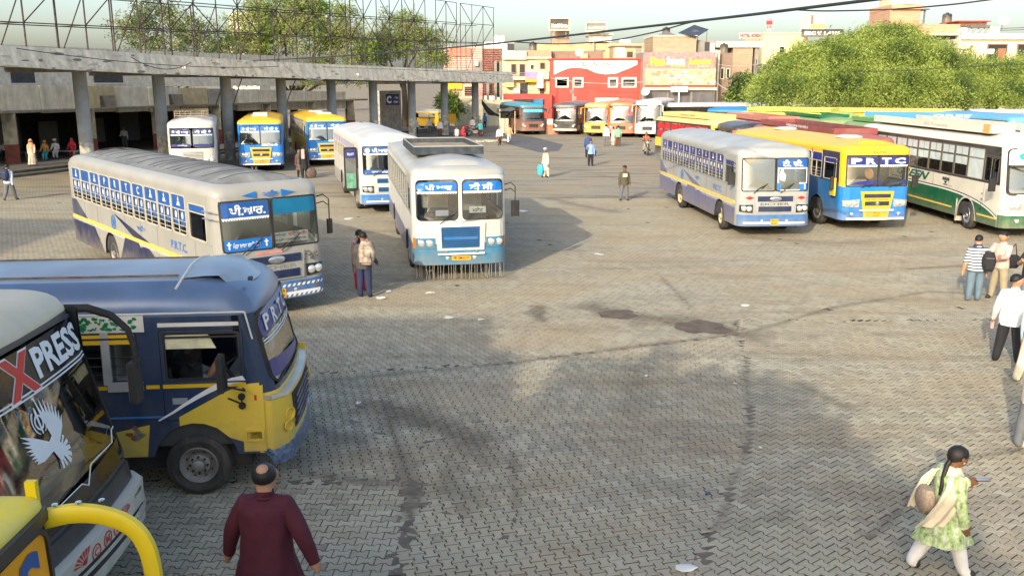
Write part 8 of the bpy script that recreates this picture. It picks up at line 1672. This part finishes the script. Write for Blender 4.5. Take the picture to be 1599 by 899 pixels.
for lab, x, y, sh, pa in (('man in a white shirt standing by the seventh canopy column', 650, 210, CW, CK), ('man in a white shirt and dark trousers before the postered wall', 671, 208, CW, CG), ('person in white crouching beside the roof rack, near the yellow van', 687, 213, CW, CBR)): g = G(x, y); person(lab, (g.x, g.y), 20, 1.62, {}, sh, pa, garment=top_g(sh, 1.05))
# driver of the dark blue bus
w = Bb.o; off = Vector((.56, -1.25, .62)); p = Vector(w.location) + Matrix.Rotation(w.rotation_euler.z, 4, 'Z') @ off
person('driver in a pale shirt with one raised hand, inside the dark blue bus', (p.x, p.y), 91, 1.66, dict(hfR=80, kfR=70, hfL=80, kfL=70, sfR=80, efR=70, abR=6, sfL=60, efL=20), cloth('driver_shirt', (.55, .6, .62)), CK, 'short', near=True, skin=SKIN2, z=.55, garment=top_g(cloth('driver_shirt', (.55, .6, .62)), 1.05, .5))
# ================================================================ MOTORCYCLES AND SMALL VAN
def motorbike(label, loc, th, colour):
    o = empty('motorcycle', (loc[0], loc[1], 0), math.pi + R(th)); tag(o, label, 'motorcycle')
    for y in (.62, -.62): me = wheel_mesh(.31, .10, RIM); w = link('wheel', me[0], o, loc=(0, y, .31)); link('rim', me[1], w)
    b = MB(); b.tube([(0, .62, .31), (0, .42, .85), (0, .38, 1.0)], .03, CHROME, 6); b.build('fork', o); b = MB(); b.tube([(0, .4, .8), (0, 0, .45), (0, -.62, .31)], .04, BLACK, 6); b.box((0, 0, .42), (.26, .4, .3), GRW); b.build('frame', o)
    me = bag_mesh(.28, .5, .24, colour, 'fuel_tank'); link('fuel_tank', me, o, loc=(0, .18, .82)); b = MB(); b.box((0, -.3, .8), (.26, .7, .09), CK); b.build('seat', o); b = MB(); b.tube([(-.34, .3, 1.02), (0, .4, 1.0), (.34, .3, 1.02)], .018, BLACK, 6); b.build('handlebar', o)
    b = MB(); b.lathe([(.1, 0), (.09, .04), (.001, .05)], (0, .5, .9), (0, 1, 0), LAMP, 12); b.box((0, .47, .9), (.2, .12, .2), colour); b.build('headlight', o); b = MB(); b.tube([(.14, .1, .3), (.16, -.7, .35)], .04, CHROME, 8); b.build('exhaust', o); return o
g = at_(1009, 242); motorbike('black motorcycle ridden towards the silver bus in front of the ORBIT coaches', g, 0, BLKP); person('motorcycle rider in an orange brown shirt in front of the ORBIT coaches', (g[0], g[1] + .25), 0, 1.66, dict(hfR=70, kfR=85, hfL=70, kfL=85, hsR=18, hsL=18, sfR=50, efR=25, sfL=50, efL=25, lean=5), cloth('rust', (.35, .12, .06)), CKH, 'short', z=.28)
g = at_(742, 213); motorbike('dark motorcycle parked by the last canopy column', g, -70, BLKP); motorbike('second dark motorcycle, parked behind the first near the canopy end', at_(735, 210), -80, REDP)
person('man in a green shirt and maroon trousers at the parked motorcycles', at_(750, 214), -20, 1.55, dict(sfR=30, efR=40), CTL, CMR, 'long', garment=top_g(CTL)); person('man in a pale shirt behind the parked motorcycles', at_(738, 209), 0, 1.65, {}, CW, CG, 'long', garment=top_g(CW))
vn = Bus('van', 'small yellow van with a yellow poster, parked beyond the canopy columns', 'van', AT(693, 196, 99)[:2], 60, 4.4, 1.8, sk=.35, wb=1.15, wt=1.75, ev=1.85, top=2.15, rc=.25, lean=.15); vn.shell([(.35, 1.15, YELP)], (.9, 3.4), {1: [(.5, 1.4, 1.2, 1.7), (1.5, 4, 1.2, 1.7)], -1: [(.5, 1.4, 1.2, 1.7), (1.5, 4, 1.2, 1.7)]}, YELP, YELP, None, (-.75, .75, 1.15, 1.75), arc_r=.36, arch_z=.32); vn.roof(paint('van_cream', (.6, .55, .4), .3), edge=.25); windscreen(vn, [(-.72, .72, 1.18, 1.72)], BLACK, .06)
for s in (-1, 1): add_wheel(vn.o, s * .75, -.9, r=.3, w=.18); add_wheel(vn.o, s * .75, -3.4, r=.3, w=.18); headlamp(vn, s * .62, .75, .08)
pst = AT(704, 186, 98); b = MB(); b.box((0, 0, 1.2), (1.1, .05, 1.0), YELV); b.tube([(-.45, .04, 0), (-.45, .04, .8)], .04, GRW, 5); b.tube([(.45, .04, 0), (.45, .04, .8)], .04, GRW, 5); o = b.build('poster_board', loc=(pst.x, 98, 0)); tag(o, 'bright yellow poster board standing right of the small yellow van', 'poster')
# kerb and stones along the dark road patch
kb = mat('rubble_stone', (.42, .37, .28), .9, var=.25, scale=6); 
for k in range(26):
    t = k / 25; x = 735 + (790 - 735) * t; y = 222 - 2 * t + random.uniform(-1.2, 1.2); g = G(x, y); b = MB(); s_ = random.uniform(.12, .3); P_ = blob(0, 0, s_, s_ * .7, random.random() * 3, 0, 9, .6); b.rings([[(q[0], q[1], 0) for q in P_], [(q[0] * .9, q[1] * .9, s_ * .4) for q in P_], [(q[0] * .4, q[1] * .4, s_ * .6) for q in P_]], kb); tag(b.build('stone', loc=(g.x, g.y, 0)), 'loose pale stone in the ragged row along the edge of the dark road patch', 'stone', 'loose stones beside the road patch')
b = MB(); P_ = [G(x, y, 0) for x, y in ((650, 206), (742, 207), (790, 208), (832, 214), (880, 226), (872, 236), (842, 238), (800, 227), (760, 217), (700, 215), (640, 216))]; b.add([(p.x, p.y, .004) for p in P_], [tuple(range(len(P_)))], mat('old_asphalt', (.10, .105, .11), .9, var=.2, dirt=.3)); tag(b.build('road'), kind='structure')
# ================================================================ BEHIND THE PHOTOGRAPHER (what casts the foreground shade)
STW = mat('station_wall', (.45, .42, .34), .9, var=.15, dirt=.3, scale=.6); sb = empty('station_building', (-18, -18, 0)); tag(sb, 'stepped concrete block behind the viewpoint that shades the near paving', 'building')
TZ = math.tan(SUN_EL); TA = math.tan(SUN_AZ); CA = math.cos(SUN_AZ)
def occ(px_, py_, Y): g = G(px_, py_); return g.x - (g.y - Y) * TA, (g.y - Y) / CA * TZ
def sbx(x0, x1, y0, y1, z0, z1, n='wall'): b = MB(); b.bb(x0 + 18, x1 + 18, y0 + 18, y1 + 18, z0, z1, STW); return b.build(n, sb)
xa, za = occ(160, 342, -14); xb, zb2 = occ(772, 495, -14); xc, zc_ = occ(806, 545, -14); xd, zd = occ(800, 600, -14); xe, ze = occ(842, 650, -14)
sbx(-80, xa, -24, -14, 0, za); sbx(xa + .02, xb, -24, -14, 0, zb2); sbx(xb + .02, xc, -23, -14, 0, zc_); sbx(xc + .02, xd, -22, -14, 0, zd); sbx(xd + .02, xe, -21, -14, 0, ze)
for k in range(9): b = MB(); x = xb - 3 - k * 3.4; b.bb(x + 18, x + 19.5, 3.96, 4.03, 9.6, 11.2, WINDARK); b.build('window', sb)
def ob(px_, py_, r, Y=-12, rz=None, dz=0): x, z = occ(px_, py_, Y); return (x, Y, z - (rz or r) * .95 + dz, r, r, rz or r)
tree('shade_tree', 'leafy tree behind the viewpoint whose soft shadow falls on the yard', (-10.5, -12, 0), [ob(985, 592, .9), ob(1120, 612, 1.5), ob(1050, 650, 1.2), ob(925, 662, 1.2), ob(1190, 645, 1.1), ob(1130, 720, 2.2), ob(980, 720, 2.4), ob(1268, 700, .75), ob(1330, 790, 1.2), ob(1180, 810, 2.0), ob(1290, 880, 1.6), ob(900, 770, 2.6)], 13000, [G3, G2], .3, leaf=(.34, .12), seed=20, inner=.1)
xf, zf = occ(1250, 900, -3); lw = empty('stair_landing', (-4, -3, 0)); tag(lw, 'low concrete landing wing beside the viewpoint', 'building'); b = MB(); b.bb(-9, xf + 4, -5, 0, 0, min(zf, 4.4), STW); b.build('wall', lw)
